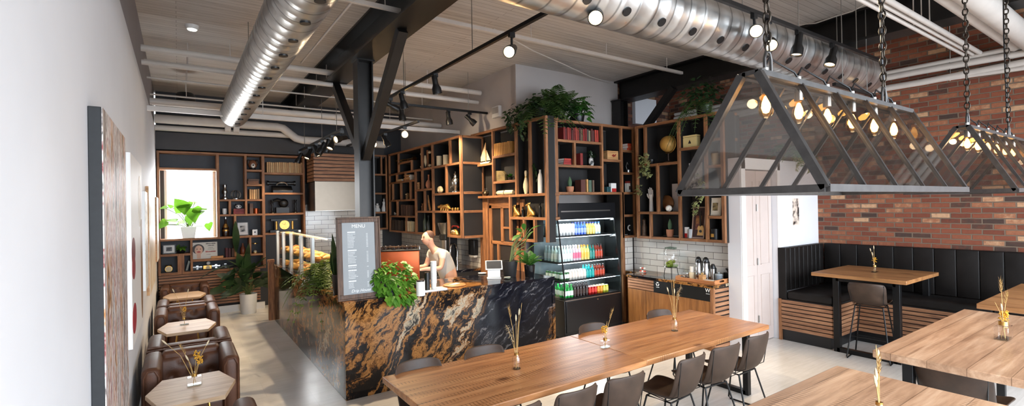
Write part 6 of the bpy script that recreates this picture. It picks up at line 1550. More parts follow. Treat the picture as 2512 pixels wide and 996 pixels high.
# dark floor plant
fp = thing('floor_plant', 'tall dark-leaved plant in a white round floor pot beside the gate post', 'plant', (1.152, 11.28, 0))
pot(fp, .135, .165, .40, 'white_ceramic')
m = MB(); sm = MB()
for (x, y, w, h, dx, dz_) in ((578, 575, 17, 88, -.05, 1), (606, 635, 16, 60, .1, 1), (580, 650, 30, 50, -.6, .6), (630, 655, 30, 55, .7, .4), (650, 668, 24, 44, 1, .0), (570, 668, 30, 56, -.5, -.2), (590, 640, 24, 60, -.2, .8), (545, 655, 18, 70, -1, -.1), (565, 690, 16, 60, -.3, -1), (640, 640, 24, 40, .6, .7), (612, 665, 34, 60, .2, .6), (595, 690, 24, 44, -.4, .3), (625, 685, 22, 40, .5, .2), (520, 665, 10, 60, -1, -.35), (606, 622, 14, 70, .08, 1), (603, 650, 26, 70, .05, 1)):
    v = at(x, y, Y=11.2) - Vector((1.152, 11.28, 0)); L = h * 11.2 / F; W = w * 11.2 / F
    d = Vector((dx, rnd(-.5, .1), dz_)).normalized()
    m.leaf(v - d * L * .5, d, L, W, .12, Vector((.8, .5, 0)) if abs(dz_) > .7 else None, 6, .9)
    sm.tube([(rnd(-.05, .05), rnd(-.04, .04), .36), ((v.x - d.x * L * .5) * .5, v.y * .3, .36 + (v.z - d.z * L * .5 - .36) * .55), v - d * L * .48], .007, 5)
for i in range(26):
    an = rnd(0, 2 * PI); e = rnd(.15, 1.1); d = Vector((math.cos(an) * math.cos(e), -abs(math.sin(an)) * math.cos(e) * .7, math.sin(e))).normalized()
    b0 = Vector((rnd(-.05, .05), rnd(-.05, .05), .40)); st0_ = d * rnd(.12, .42); L = rnd(.34, .5)
    sm.tube([b0, b0 + st0_ * .5 + Vector((0, 0, .06)), b0 + st0_ + Vector((0, 0, .04))], .006, 5)
    m.leaf(b0 + st0_ + Vector((0, 0, .04)), d + Vector((rnd(-.2, .2), 0, rnd(-.3, .2))), L, rnd(.11, .17), rnd(.2, .6), Vector((d.z, .35, -d.x)), 6, .9)
m.build('foliage', 'leaf_dark', fp); sm.build('stems', 'stem', fp)
# pothos on the bar front
p = at(962, 722, Y=5.62); po = thing('pothos', 'lush bright green trailing plant in a grey pot on the granite bar, beside the menu', 'plant', (2.06, 5.60, 1.07))
pot(po, .09, .12, .20, paint((84, 88, 92), .6))
m = MB()
for i in range(330):
    u = rnd(-1, 1); v = rnd(-1, 1)
    if u * u + v * v > 1: continue
    x = 965 + u * 52; y = 688 + v * 50; dep_ = math.sqrt(max(0, 1 - u * u - v * v)) * .17
    w_ = at(x, y, Y=5.62 - dep_) - Vector((2.06, 5.60, 1.07))
    if w_.y > -.17 and w_.z < .02: w_.y = -.19 - rnd(0, .04)
    heart(m, w_, (u * .9 + rnd(-.4, .4), -.8, -v * .5 - .35 + rnd(-.5, .3)), rnd(.055, .085), rnd(.055, .08), .3)
m.build('foliage', 'leaf_bright', po)
# left side planters behind the menu
fe = thing('trailing_fern', 'dark trailing fern at the near end of the pastry case', 'plant', (1.60, 6.95, 1.07))
pot(fe, .09, .11, .16, 'black_plastic')
m = MB()
for i in range(70):
    a = rnd(PI * .6, PI * 1.75); e = rnd(-.1, 1.2); frond(m, (0, 0, .16), (math.cos(a) * math.cos(e) * .75, math.sin(a) * math.cos(e), math.sin(e)), rnd(.30, .60), .085, 11, rnd(.5, 1.3), .026)
m.build('fronds', leafmat('fern_green', (52, 76, 24), (110, 130, 56), trans=.25), fe)
for i in range(9):
    MB().leaf((rnd(-.09, .03), rnd(-.12, .02), rnd(.0, .1)), (-.7, -.6, rnd(-.4, .2)), .07, .035, .2).build('pale_leaf', 'leaf_pale', fe)
sn = thing('snake_plant', 'snake plant with tall blades in a black pot left of the menu', 'plant', (1.62, 6.05, 1.07))
pot(sn, .095, .115, .24, 'black_plastic')
for (x, y0, dx) in ((806, 572, -.13), (812, 590, -.16), (800, 618, -.19), (806, 640, -.17), (818, 600, .0), (826, 585, .06), (812, 615, -.07), (822, 625, .10), (830, 605, .13)):
    h = at(815, y0, Y=6.05).z - 1.07 - .2
    MB().leaf((dx * .4, rnd(-.05, .03), .2), (dx * .8, 0, 1), h, .075, 0, Vector((1, .25, 0)), 6, .8, .3).build('blade', 'leaf_dark', sn)
# right end of the bar
bp = thing('bird_plant', 'tall leafy plant in a black pot on the right end of the granite bar', 'plant', (3.95, 5.86, 1.07))
pot(bp, .085, .12, .23, paint((32, 30, 30), .5)); m = MB(); sm = MB()
for (x, y, w, h, dx, dz_) in ((1272, 560, 16, 34, -.7, .6), (1300, 572, 16, 44, .5, .9), (1318, 552, 14, 44, .9, .5), (1290, 590, 14, 30, .2, 1), (1268, 578, 20, 34, -1, -.1), (1277, 615, 22, 30, -1, .1), (1308, 600, 14, 40, .7, .7), (1285, 552, 12, 30, -.3, 1), (1293, 565, 12, 36, .2, 1)):
    v = at(x, y, Y=5.86) - Vector((3.95, 5.86, 1.07)); L = h * 7.1 / F; W = w * 7.1 / F; d = Vector((dx, rnd(-.4, .1), dz_)).normalized()
    m.leaf(v - d * L * .5, d, L, W, .3, None, 5); sm.tube([(0, 0, .2), (v.x * .3, v.y * .3, .2 + (v.z - .2) * .5), v - d * L * .48], .006, 5)
m.build('foliage', 'leaf', bp); sm.build('stems', 'stem', bp)
zz = thing('bushy_plant', 'bushy plant in a glossy black pot nearest the drinks fridge', 'plant', (4.16, 5.66, 1.07))
pot(zz, .065, .08, .17, paint((22, 22, 24), .15)); m = MB()
for i in range(16):
    a = rnd(0, 2 * PI); e = rnd(.5, 1.4); frond(m, (0, 0, .16), (math.cos(a) * math.cos(e), math.sin(a) * math.cos(e), math.sin(e)), rnd(.25, .38), .07, 10, .35, .03)
m.build('foliage', 'leaf', zz)
# on top of the shelving
zt = S3.hs[0][2] + .022
tf = thing('top_fern', 'big dark fern cascading from the corner on top of the shelving', 'plant', (4.80, 6.15, zt)); pot(tf, .12, .16, .2, 'black_plastic')
fern(tf, (0, -.05, .18), 46, .62, .15, 'leaf_fern', (-.1, 1.2), .75, (PI * .85, PI * 2.1), lw=.03); bushy(tf, (-.18, -.12, .12), .30, 120, .075, 'leaf_dark', trail=10)
tp = thing('top_palm', 'feathery upright fern on top of the shelving, tallest of the group', 'plant', (5.15, 6.16, zt)); pot(tp, .1, .13, .18, 'black_plastic')
fern(tp, (0, -.02, .16), 34, .74, .14, 'leaf_fern', (.45, 1.3), .42, (PI * .92, PI * 2.08), lw=.028); bushy(tp, (-.05, -.2, .14), .26, 90, .07, 'leaf_dark')
tb = thing('top_pothos', 'lighter green leafy plant at the right of the group on top of the shelving', 'plant', (5.52, 6.08, zt)); pot(tb, .09, .12, .16, 'black_plastic')
bushy(tb, (0, -.05, .18), .24, 110, .10, 'leaf', zr=(0, 1.1))
tq = thing('trailing_top_plant', 'dark trailing plant hanging from the top left corner of the shelving over the door', 'plant', (4.66, 6.45, S2.hs[0][2] + .022)); pot(tq, .07, .09, .12, 'black_plastic')
bushy(tq, (-.12, 0, .1), .20, 90, .07, 'leaf_dark', trail=12)
ts = thing('station_top_plant', 'dark bushy plant hanging over the top of the coffee station shelving', 'plant', (6.60, 4.44, S4.hs[0][2] + .022)); pot(ts, .09, .12, .16, 'black_plastic')
bushy(ts, (-.05, 0, .25), .34, 150, .08, 'leaf_dark'); fern(ts, (-.1, 0, .16), 16, .5, .10, 'leaf_fern', (-.2, 1.0), 1.2, (PI * .6, PI * 1.4))
tw = thing('partition_fern', 'green fern and ivy on top of the white washroom partition behind the glass lamp', 'plant', (8.02, 3.97, 2.722)); pot(tw, .1, .13, .16, 'black_plastic')
fern(tw, (0, -.05, .14), 26, .5, .11, 'leaf', (-.2, 1.2), .8, lw=.03)
bushy(tw, (.25, -.16, .05), .16, 60, .07, 'leaf_pale', trail=14)
iv = thing('trailing_ivy', 'pale variegated ivy trailing in the bays below the globe', 'plant', S4.put(1598, 408, .12)[0], S4.rz); q = S4.put(1598, 408)[1]
pot(iv, 7 * q, 9 * q, 12 * q, 'black_plastic'); m = MB()
for i in range(120):
    x = rnd(-16, 16); z = rnd(-34, 20) ; heart(m, (x * q, -.13 - rnd(0, .06), (z + 10 - abs(x) * .5) * q), (rnd(-1, 1), -.6, rnd(-1, .3)), rnd(6, 9) * q, rnd(5, 8) * q, .2)
for i in range(26): heart(m, (rnd(-34, -14) * q, -.14, rnd(-72, -50) * q), (rnd(-1, 1), -.6, rnd(-1, .3)), 7 * q, 6 * q, .2)
m.build('foliage', 'leaf_pale', iv)
iw = thing('trailing_ivy', 'pale variegated ivy hanging in the right bays above the framed botanical print', 'plant', S4.put(1750, 408, .22)[0] , S4.rz); q = S4.put(1750, 408)[1]
pot(iw, 6 * q, 8 * q, 10 * q, 'black_plastic'); m = MB()
for i in range(110):
    f = rnd(0, 1); x = -16 + 22 * math.sin(f * 5) * .6 + rnd(-8, 8); heart(m, (x * q, -.23 - rnd(0, .05), (-20 - f * 105) * q), (rnd(-1, 1), -.6, rnd(-1, .3)), rnd(6, 9) * q, rnd(5, 8) * q, .2)
m.build('foliage', 'leaf_pale', iw)
t, q = place(SB, 445, 626, 'small_plant', 'little bright green plant beside the wide black frame', 'plant'); pot(t, 6 * q, 9 * q, 8 * q, 'black_plastic'); bushy(t, (0, -.02, 12 * q), 10 * q, 36, 8 * q, 'leaf_bright')
t, q = place(S2, 1316, 480, 'dark_sprig', 'dark eucalyptus sprig drooping beside the white bottle vase', 'plant', .1); m = MB()
for i in range(40):
    f = i / 40; x = -10 + 22 * f; z = 78 - 48 * f * f; m.leaf((x * q, -.03, z * q), (rnd(-1, 1), -.3, rnd(-1, .6)), 9 * q, 5 * q, .2)
m.tube([(14 * q, 0, 0), (13 * q, -.02, 30 * q), (0, -.03, 68 * q), (-10 * q, -.03, 80 * q)], .8 * q, 5); m.build('foliage', 'leaf_dark', t)

# ------------------------------------------------------------------ on the bar
mb = thing('menu_board', 'framed grey menu board standing on the corner of the granite bar', 'menu board', (1.685, 5.54, 1.0702)); mb.rotation_euler = (R(-2.5), 0, R(0))
W, H, b = .247, .93, .062
m = MB()
for i, (o_, y0) in enumerate(((0, -.022), (.018, -.012))):
    w_ = W - o_; z0 = o_; z1 = H - o_; bb = .018 if i == 0 else b - .018
    for (x0, x1, a0, a1) in ((-w_, w_, z0, z0 + bb), (-w_, w_, z1 - bb, z1), (-w_, -w_ + bb, z0 + bb, z1 - bb), (w_ - bb, w_, z0 + bb, z1 - bb)): m.box(x0, x1, y0, .012, a0, a1)
m.build('frame', wood('menu_frame_wood', (50, 34, 25), (82, 58, 43), (118, 88, 66), 'z', 3, .6), mb, bevel=.003)
MB().box(-W + b, W - b, -.004, .008, b, H - b).build('board', paint((146, 150, 152), .6, var=.03, scale=3), mb)
wh = paint((236, 236, 234), .6, var=.0)
text('MENU', .056, wh, mb, (-.0, -.006, H - .105), (PI / 2, 0, 0))
text('Drip House', .046, wh, mb, (.01, -.006, .098), (PI / 2, 0, 0), shear=.3)
def lines(z, n, head):
    if head:
        m = MB(); x = -.125
        for k in range(8): w_ = rnd(.007, .011); m.box(x, x + w_, -.0058, -.004, z - .007, z + .007); x += w_ + .0025
        m.build('menu_heading', wh, mb); z -= .022
    for k in range(n):
        m = MB(); x = -.125
        while x < -.125 + rnd(.05, .12): w_ = rnd(.004, .012); m.box(x, x + w_, -.0056, -.004, z - .0035, z + .0035); x += w_ + .003
        m.box(.085, .105, -.0056, -.004, z - .003, z + .003); m.build('menu_line', paint((206, 208, 208), .6), mb); z -= .0165
    return z
z = H - .17; z = lines(z, 10, True) - .018; z = lines(z, 8, True) - .016; z = lines(z, 1, True) - .016; z = lines(z, 5, True) - .016; z = lines(z, 4, True)
# espresso machine
em = thing('espresso_machine', 'copper-orange espresso machine on the bar behind the menu', 'espresso machine', (2.60, 5.98, 1.0702), R(-24))
pad(MB(), -.72, 0, 0, .34, .06, .46, .012).build('body', 'copper', em); MB().box(-.735, .01, -.01, .36, .46, .475).build('cup_tray', 'black_metal', em, bevel=.004)
for x in (-.68, -.04):
    for y in (.03, .31): MB().cyl((x, y, 0), (x, y, .065), .022, n=10).build('foot', 'black_plastic', em)
m = MB(); m.tube([(-.73, .0, .475), (-.73, .0, .52), (.005, .0, .52), (.005, .0, .475)], .006, 6); m.build('rail', 'chrome', em)
EMr = Matrix.Rotation(R(-24), 4, 'Z')
for i in range(12):
    v = EMr @ Vector((-.66 + .055 * i, .08 + .05 * (i % 3), 0)); t = thing('espresso_cup', 'small dark cup upturned on top of the espresso machine', 'cup', (2.60 + v.x, 5.98 + v.y, 1.5455), rnd(0, 6), 'dark cups on the espresso machine')
    MB().lathe([(.030, 0), (.034, .006), (.028, .04), (.018, .05), (0, .05)], n=14).build('bowl', paint((40, 30, 28), .2), t); MB().tube([(.028, 0, .034), (.05, 0, .03), (.048, 0, .014), (.031, 0, .012)], .004, 6).build('handle', 'black_plastic', t)
def can(x, y, h, r_, mat, label, name='canister', cat='canister', lid='black_plastic', Y=None):
    p = at(x, y, Z=1.07); t = thing(name, label, cat, (p.x, p.y, 1.0702))
    MB().lathe([(0, 0), (r_, 0), (r_, h * .97), (0, h * .97)], n=20).build('body', mat, t, bevel=.002); MB().lathe([(0, h * .97), (r_ * .9, h * .97), (r_ * .9, h * 1.06), (0, h * 1.07)], n=20).build('lid', lid, t); return t
can(1032, 725, .17, .052, 'white_ceramic', 'white canister with a black lid at the bar edge, right of the pothos')
tr = at(1066, 712, Z=1.07); tr_ = thing('cup_tray', 'white rectangular tray under the cups on the bar', 'tray', (tr.x - .02, tr.y + .02, 1.0702)); MB().box(-.16, .16, -.075, .075, .003, .012).build('base', 'white_ceramic', tr_, bevel=.003)
m = MB(); m.box(-.165, .165, -.08, -.074, 0, .02); m.box(-.165, .165, .074, .08, 0, .02); m.box(-.165, -.159, -.074, .074, 0, .02); m.box(.159, .165, -.074, .074, 0, .02); m.build('rim', 'white_ceramic', tr_)
for x, dy, h, r_, mat, lb, nm in ((1047, .03, .13, .037, 'white_ceramic', 'shorter white canister on the tray', 'canister'), (1058, .0, .20, .034, 'black_plastic', 'black bottle-shaped canister on the tray', 'canister')):
    t = can(x, 714, h, r_, mat, lb); t.location = (at(x, 714, Z=1.083).x, tr.y + .02 + dy, 1.0825)
t = thing('paper_cup_stack', 'tall stack of white paper cups on the tray', 'cup stack', (at(1071, 711, Z=1.083).x, tr.y + .02, 1.0825))
m = MB(); pr = [(0, 0), (.030, 0)]
for i in range(14): pr += [(.036, .075 + i * .02), (.040, .077 + i * .02), (.040, .083 + i * .02)]
m.lathe(pr + [(0, .345)], n=20); m.build('cups', 'white_ceramic', t)
# payment tablet
p = at(1212, 683, Z=1.07); ta = thing('payment_tablet', 'white payment tablet on its stand on the granite bar', 'tablet', (p.x, p.y, 1.0702), R(-30))
MB().box(-.10, .10, -.06, .06, 0, .015).build('base', 'white_ceramic', ta, bevel=.004); MB().prism([(-.01, .015), (.05, .015), (.05, .16), (.02, .18)], 'x', -.09, .09).build('stand', 'white_ceramic', ta, bevel=.004)
MB().obox((0, -.02, .19), (.24, .17, .012), (R(42), 0, 0)).build('screen_case', 'white_ceramic', ta, bevel=.004); MB().obox((0, -.026, .197), (.21, .14, .004), (R(42), 0, 0)).build('screen', paint((60, 62, 66), .1), ta)
p = at(1245, 684, Z=1.07); t = thing('card_tray', 'glass dish of cards and green leaflets beside the payment tablet', 'dish', (p.x, p.y, 1.0702)); MB().lathe([(0, .004), (.06, .004), (.085, .02), (.082, .022), (.058, .008), (0, .008)], n=22).build('dish', 'glass', t)
for i in range(5): MB().obox((rnd(-.02, .02), rnd(-.02, .02), .012 + i * .004), (.085, .05, .0015), (0, 0, rnd(0, 3))).build('card', paint(((70, 110, 84), (220, 218, 210), (50, 70, 60))[i % 3], .5), t)
p = at(1115, 700, Z=1.07); t = thing('bread_board', 'round wooden board with a napkin on the bar top', 'board', (p.x, p.y, 1.0702)); MB().lathe([(0, 0), (.14, 0), (.15, .008), (.14, .016), (0, .016)], n=28).build('board', 'tray_wood', t); MB().obox((0, 0, .019), (.15, .06, .004), (0, 0, .4)).build('napkin', 'paper', t)
p = at(1183, 672, Z=1.07); t = thing('small_plate', 'small white plate left of the payment tablet', 'plate', (p.x, p.y, 1.0702)); MB().lathe([(0, .003), (.04, .003), (.065, .014), (.063, .017), (.038, .007), (0, .007)], n=24).build('dish', 'white_ceramic', t); MB().lathe([(.022, 0), (.03, 0), (.03, .004), (.022, .004)], n=20).build('foot_ring', 'white_ceramic', t)
# pastry case on the left run of the bar
pc = thing('pastry_case', 'glass pastry case with white posts along the left run of the bar', 'display case', (0, 0, 1.0702))
for y in (10.1, 9.48, 8.77, 7.96, 7.20):
    h = .63
    MB().box(1.515, 1.555, y - .045, y + .045, 0, h).build('post', 'aluminium', pc, bevel=.004)
for y in (10.1, 7.20): MB().box(1.90, 1.94, y - .03, y + .03, 0, .63).build('post', 'aluminium', pc, bevel=.004)
for a, b_ in zip((10.1, 9.48, 8.77, 7.96), (9.48, 8.77, 7.96, 7.20)):
    MB().box(1.53, 1.536, b_ + .045, a - .045, .02, .62).build('glass_pane', 'glass', pc)
MB().box(1.535, 1.93, 7.20, 10.1, .60, .61).build('top_glass', 'glass', pc); MB().box(1.56, 1.93, 7.25, 10.05, .27, .278).build('glass_shelf', 'glass', pc); MB().box(1.56, 1.93, 7.25, 10.05, .005, .02).build('base_tray', 'black_metal', pc)
MB().tube([(1.74, 10.05, .595), (1.74, 7.25, .595)], .012, 8).build('case_light', emit((255, 214, 150), 6.0), pc)
area('pastry_light', (1.74, 8.65, 1.0702 + .58), (.1, 2.6), (0, 0, 0), 10, (1, .82, .56))
crust = [paint((214, 158, 72), .55, var=.25, scale=20), paint((196, 132, 56), .55, var=.25, scale=20), paint((226, 178, 96), .55, var=.2, scale=20)]
for lv, zc in ((0, .022), (1, .28)):
    for i in range(11):
        y = 7.42 + i * .245
        for j, x in enumerate((1.64, 1.82)):
            k = (i + j + lv) % 3
            t = thing('pastry', 'golden pastry lined up on the %s level of the pastry case' % ('lower' if lv == 0 else 'upper'), 'pastry', (x, y + .03 * j, 1.0702 + zc), rnd(-.4, .4), 'pastries on the %s level' % ('lower' if lv == 0 else 'upper'))
            if k == 0: MB().tube([(-.085, -.03, .03), (-.05, .02, .035), (0, .035, .042), (.05, .02, .035), (.085, -.03, .03)], [.012, .028, .042, .028, .012], 10).build('croissant', crust[i % 3], t)
            elif k == 1:
                MB().lathe([(0, 0), (.045, 0), (.06, .03), (.05, .06), (0, .075)], n=14).build('bun', crust[(i + 1) % 3], t)
            else: MB().tube([(-.1, 0, .03), (-.05, 0, .035), (.05, 0, .035), (.1, 0, .03)], [.015, .034, .034, .015], 10).build('loaf', crust[(i + 2) % 3], t)
for i, y in enumerate((7.62, 8.4, 9.2)):
    t = thing('price_card', 'small white price card in the pastry case', 'card', (1.575, y, 1.0702 + .0205), R(-90), 'price cards in the pastry case'); MB().obox((0, 0, .045), (.07, .004, .09), (R(-12), 0, 0)).build('card', 'paper', t); MB().box(-.03, .03, -.01, .02, 0, .006).build('foot', 'black_plastic', t)
# back counter: brewer, bottles, tap, dispenser
br = thing('coffee_brewer', 'tall steel and black coffee brewer on the back counter', 'coffee brewer', (4.36, 8.72, .9402))
m = MB(); m.lathe([(0, 0), (.16, 0), (.16, .03), (.11, .05), (.11, .50), (0, .50)], n=24); m.build('body', 'steel', br)
MB().lathe([(.11, .50), (.13, .52), (.13, .60), (.1, .62), (0, .62)], n=24).build('collar', 'black_plastic', br); MB().lathe([(0, .62), (.1, .62), (.15, .80), (.155, .84), (0, .84)], n=24).build('hopper', 'steel', br)
MB().box(-.06, .10, -.30, -.13, 0, .86).build('tower', 'black_metal', br, bevel=.01); MB().box(-.07, -.06, -.30, -.285, .02, .86).build('edge_highlight', 'chrome', br)  # thin chrome strip added as the bright highlight down the tower edge
for x, y, h, c, lb in ((1034, 567, 34, (120, 128, 60), 'olive bottle on the lowest board left of the brewer'), (1043, 567, 46, (86, 96, 80), 'tall greenish bottle behind the brewer'), (1052, 567, 40, (60, 66, 64), 'dark glass bottle nearest the brewer hopper')):
    t, q = lathe_item(SA, x, y, 'bottle', lb, 'bottle', h, [(0, 0), (5, 0), (5.4, .1), (5.4, .55), (2, .75), (1.8, .98), (0, 1)], paint(c, .15), .2); MB().cyl((0, 0, h * q * .93), (0, 0, h * q * 1.03), 2.4 * q, n=10).build('stopper', 'black_plastic', t)
fa = thing('kitchen_tap', 'curved chrome kitchen tap at the sink by the splashback', 'tap', (4.42, 8.38, .9402), R(-60))
MB().cyl((0, 0, 0), (0, 0, .12), .035, .03, 16).build('base', 'chrome', fa); MB().tube([(0, 0, .1), (0, 0, .34)] + [(0, -.11 + .11 * math.cos(a), .34 + .11 * math.sin(a)) for a in [PI * k / 8 for k in range(1, 9)]] + [(0, -.235, .26)], .013, 10).build('spout', 'chrome', fa)
MB().tube([(0, -.225, .30), (0, -.24, .22)], [.016, .022], 10).build('spray_head', 'chrome', fa); MB().tube([(.03, 0, .07), (.10, 0, .09)], .008, 8).build('lever', 'chrome', fa); MB().tube([(0, .0, .12), (0, .02, .3)], .02, 10).build('spring', 'steel', fa)
p = at(1162, 605, X=4.66); t = thing('towel_dispenser', 'black towel dispenser on the tiled splashback', 'dispenser', (4.698, p.y, p.z)); MB().box(-.10, 0, -.11, .11, -.16, .14).build('case', 'black_plastic', t, bevel=.015); MB().box(-.09, -.01, -.09, .09, -.20, -.16).build('towel', 'paper', t)

# ------------------------------------------------------------------ coffee station
cs = thing('station_cabinet', 'timber bin cabinet with slats, black panel and granite top', 'cabinet', (0, 0, 0))
X0, X1, Y0, Y1 = 6.14, 6.735, 4.06, 5.64
MB().box(X0 + .03, X1, Y0 + .02, Y1, .0, .885).build('carcass', 'panel_wood', cs); MB().box(X0 - .01, X1, Y0 - .02, Y1, .885, .925).build('worktop', 'granite', cs, bevel=.003); MB().box(6.43, X1, Y1, 5.98, .885, .925).build('worktop_return', 'granite', cs); MB().box(6.45, X1, Y1, 5.98, 0, .885).build('filler', 'panel_wood', cs)
ys = at(1603, 690, X=X0).y
MB().box(X0, X0 + .03, Y0 + .03, ys, .70, .885).build('black_panel', paint((20, 20, 21), .35), cs)
m = MB()
for i in range(4): m.box(X0, X0 + .02, ys, Y1 - .03, .71 + i * .044, .71 + i * .044 + .03)
m.build('short_slats', 'slat_wood_y', cs)
for a, b_ in ((Y0 + .03, 4.63), (4.64, 5.24), (5.25, Y1 - .03)): MB().box(X0 + .005, X0 + .03, a, b_, .06, .695).build('bin_door', 'panel_wood', cs, bevel=.003)
MB().box(X0 - .002, X0 + .04, Y0 - .02, Y0 + .03, 0, .885).build('corner_post', 'shelf_wood_z', cs)
m = MB()
for i in range(13): m.box(X0 + .05, X1, Y0 - .012, Y0 + .012, .03 + i * .066, .03 + i * .066 + .044)
m.build('end_slats', 'slat_wood', cs); MB().box(X0 + .045, X1, Y0 + .014, Y0 + .02, 0, .88).build('end_backing', 'dark_back', cs)
whs = paint((240, 240, 238), .5, var=0)
rp = at(1613, 697, X=X0)
m = MB()
for k in range(3):
    a = 2 * PI * k / 3 + PI / 2; c = Vector((math.cos(a), math.sin(a))) * .022; tdir = Vector((-math.sin(a), math.cos(a)))
    nrm = Vector((math.cos(a), math.sin(a)))
    for pts in ([c - tdir * .02 - nrm * .006, c + tdir * .006 - nrm * .006, c + tdir * .006 + nrm * .006, c - tdir * .02 + nrm * .006], [c + tdir * .006 - nrm * .013, c + tdir * .021, c + tdir * .006 + nrm * .013]):
        m.prism([(rp.y - q.x, rp.z + q.y) for q in pts], 'x', X0 - .0015, X0)
m.build('recycling_mark', whs, cs)
m = MB()
for k in range(6): m.box(X0 - .0015, X0, rp.y - .03 + k * .01, rp.y - .03 + k * .01 + .007, rp.z - .052, rp.z - .045)
m.build('small_print', whs, cs)
wp = at(1736, 713, X=X0)
text('W', .075, whs, cs, (X0 - .0012, wp.y, wp.z), (PI / 2, 0, -PI / 2))
MB().prism([(wp.y - .034 + .008 * math.cos(a) * (1 if i % 2 else .45), wp.z + .026 + .008 * math.sin(a) * (1 if i % 2 else .45)) for i, a in enumerate([2 * PI * k / 10 for k in range(10)])], 'x', X0 - .0015, X0).build('star_mark', whs, cs)
m = MB()
for k in range(6): m.box(X0 - .0015, X0, wp.y - .03 + k * .01, wp.y - .03 + k * .01 + .007, wp.z - .05, wp.z - .043)
m.build('small_print', whs, cs)
ZT = .9255
def on(x, y, name, label, cat, z=ZT, group=None):
    p = at(x, y, Z=z); return thing(name, label, cat, (p.x, p.y, z), R(-90), group), depth(p) / F
t = thing('tray', 'wooden serving tray with cut-out handles at the coffee station', 'tray', (6.40, 4.40, ZT), R(-90)); 
MB().box(-.32, .32, -.17, .17, .002, .012).build('base', 'tray_wood', t)
for a in (-.18, .168): MB().box(-.33, .33, a, a + .012, 0, .05).build('long_side', 'tray_wood', t, bevel=.003)
for s_ in (-1, 1):
    m = MB(); x0, x1 = (s_ * .33, s_ * .318) if s_ < 0 else (.318, .33); m.box(x0, x1, -.168, -.06, 0, .062); m.box(x0, x1, .06, .168, 0, .062); m.box(x0, x1, -.06, .06, 0, .02); m.box(x0, x1, -.06, .06, .048, .062); m.build('handle_end', 'tray_wood', t, bevel=.002)
ZY = ZT + .0125
def thermos(y, x, label):
    t = thing('coffee_flask', label, 'flask', (x, y, ZY), R(-90), None)
    MB().lathe([(0, 0), (.042, 0), (.044, .01), (.042, .25), (.036, .262), (0, .262)], n=20).build('body', 'chrome', t); MB().lathe([(.040, .255), (.046, .275), (.04, .315), (.02, .34), (0, .345)], n=20).build('pump_lid', 'black_plastic', t)
    MB().tube([(.03, -.02, .31), (.02, -.07, .30), (.01, -.085, .26)], [.012, .01, .008], 8).build('spout', 'black_plastic', t); MB().tube([(0, .04, .30), (0, .085, .26), (0, .085, .14), (0, .044, .10)], .009, 8).build('handle', 'black_plastic', t)
thermos(4.47, 6.43, 'left steel pump flask on the wooden tray'); thermos(4.36, 6.45, 'right steel pump flask on the wooden tray')
t = thing('milk_flask', 'smaller black and steel jug right of the pump flasks', 'flask', (6.52, 4.29, ZY), R(-90)); MB().lathe([(0, 0), (.036, 0), (.036, .17), (0, .18)], n=18).build('body', 'steel', t); MB().lathe([(.036, .17), (.038, .2), (.02, .24), (0, .245)], n=18).build('lid', 'black_plastic', t); MB().tube([(0, .034, .2), (0, .075, .17), (0, .07, .06), (0, .034, .04)], .009, 8).build('handle', 'black_plastic', t)
t = thing('straw_jar', 'cream jar with a paper label on the wooden tray', 'jar', (6.42, 4.575, ZY)); MB().lathe([(0, 0), (.042, 0), (.045, .09), (.042, .10), (0, .10)], n=18).build('lower_jar', 'cream', t); MB().lathe([(0, .10), (.032, .102), (.036, .18), (.03, .19), (0, .19)], n=18).build('upper_jar', 'paper', t)
t = thing('sugar_jar', 'round glass jar of dark sweets at the left of the tray', 'jar', (6.40, 4.69 - .02, ZY)); MB().lathe([(0, .003), (.05, .003), (.07, .04), (.06, .09), (.04, .10)], n=20).build('glass_body', 'glass', t); MB().lathe([(0, .006), (.046, .006), (.06, .03), (.05, .05), (0, .055)], n=16).build('sweets', photo_mat((40, 26, 20), (190, 176, 160), 60), t); MB().lathe([(.0, .10), (.045, .10), (.02, .125), (0, .14)], n=16).build('lid', 'glass', t)
t = thing('sugar_bowl', 'grey lidded pot at the back right of the tray', 'pot', (6.52, 4.17 + .03, ZY)); MB().lathe([(0, 0), (.05, 0), (.056, .09), (0, .09)], n=20).build('body', paint((112, 120, 126), .5), t); MB().lathe([(0, .10), (.058, .09), (.05, .105), (.012, .115), (.012, .13), (0, .132)], n=20).build('lid', paint((150, 156, 158), .5), t)
t = thing('stirrer_box', 'small kraft box of stirrers on the wooden tray', 'box', (6.36, 4.36, ZY)); MB().box(-.04, .04, -.035, .035, 0, .09).build('box', 'light_wood', t, bevel=.003)
for i in range(8): MB().box(-.03 + i * .008, -.026 + i * .008, -.004, .004, .08, .12).build('stirrer', 'straw', t)
t = thing('napkin_pile', 'pile of pale napkins at the front of the tray', 'napkins', (6.32, 4.22, ZY), R(-84)); 
for i in range(4): MB().obox((0, 0, .004 + i * .007), (.16, .13, .006), (0, 0, rnd(-.05, .05))).build('napkin', 'paper', t)
t = thing('lid_bowl', 'black bowl of pale packets on the right of the coffee station', 'bowl', (6.55, 4.115 + .0, ZT)); 
MB().lathe([(0, .004), (.035, .004), (.05, .045), (.047, .047), (.033, .01), (0, .01)], n=20).build('bowl', 'black_plastic', t)
for i in range(9): MB().obox((rnd(-.02, .02), rnd(-.02, .02), .035 + rnd(0, .015)), (.03, .018, .006), (rnd(-.4, .4), rnd(-.4, .4), rnd(0, 3))).build('packet', 'cream', t)
t = thing('lid_holder', 'black holder of dark lids at the right end of the coffee station', 'holder', (6.67, 4.13, ZT)); MB().box(-.05, .05, -.06, .06, 0, .13).build('holder', 'black_plastic', t, bevel=.006)
for i in range(4): MB().lathe([(0, .0), (.03, 0), (.032, .02), (0, .026)], (-.02 + .014 * i, -.03 + .02 * i, .13 + .012 * i), 14).build('lid', 'black_plastic', t)
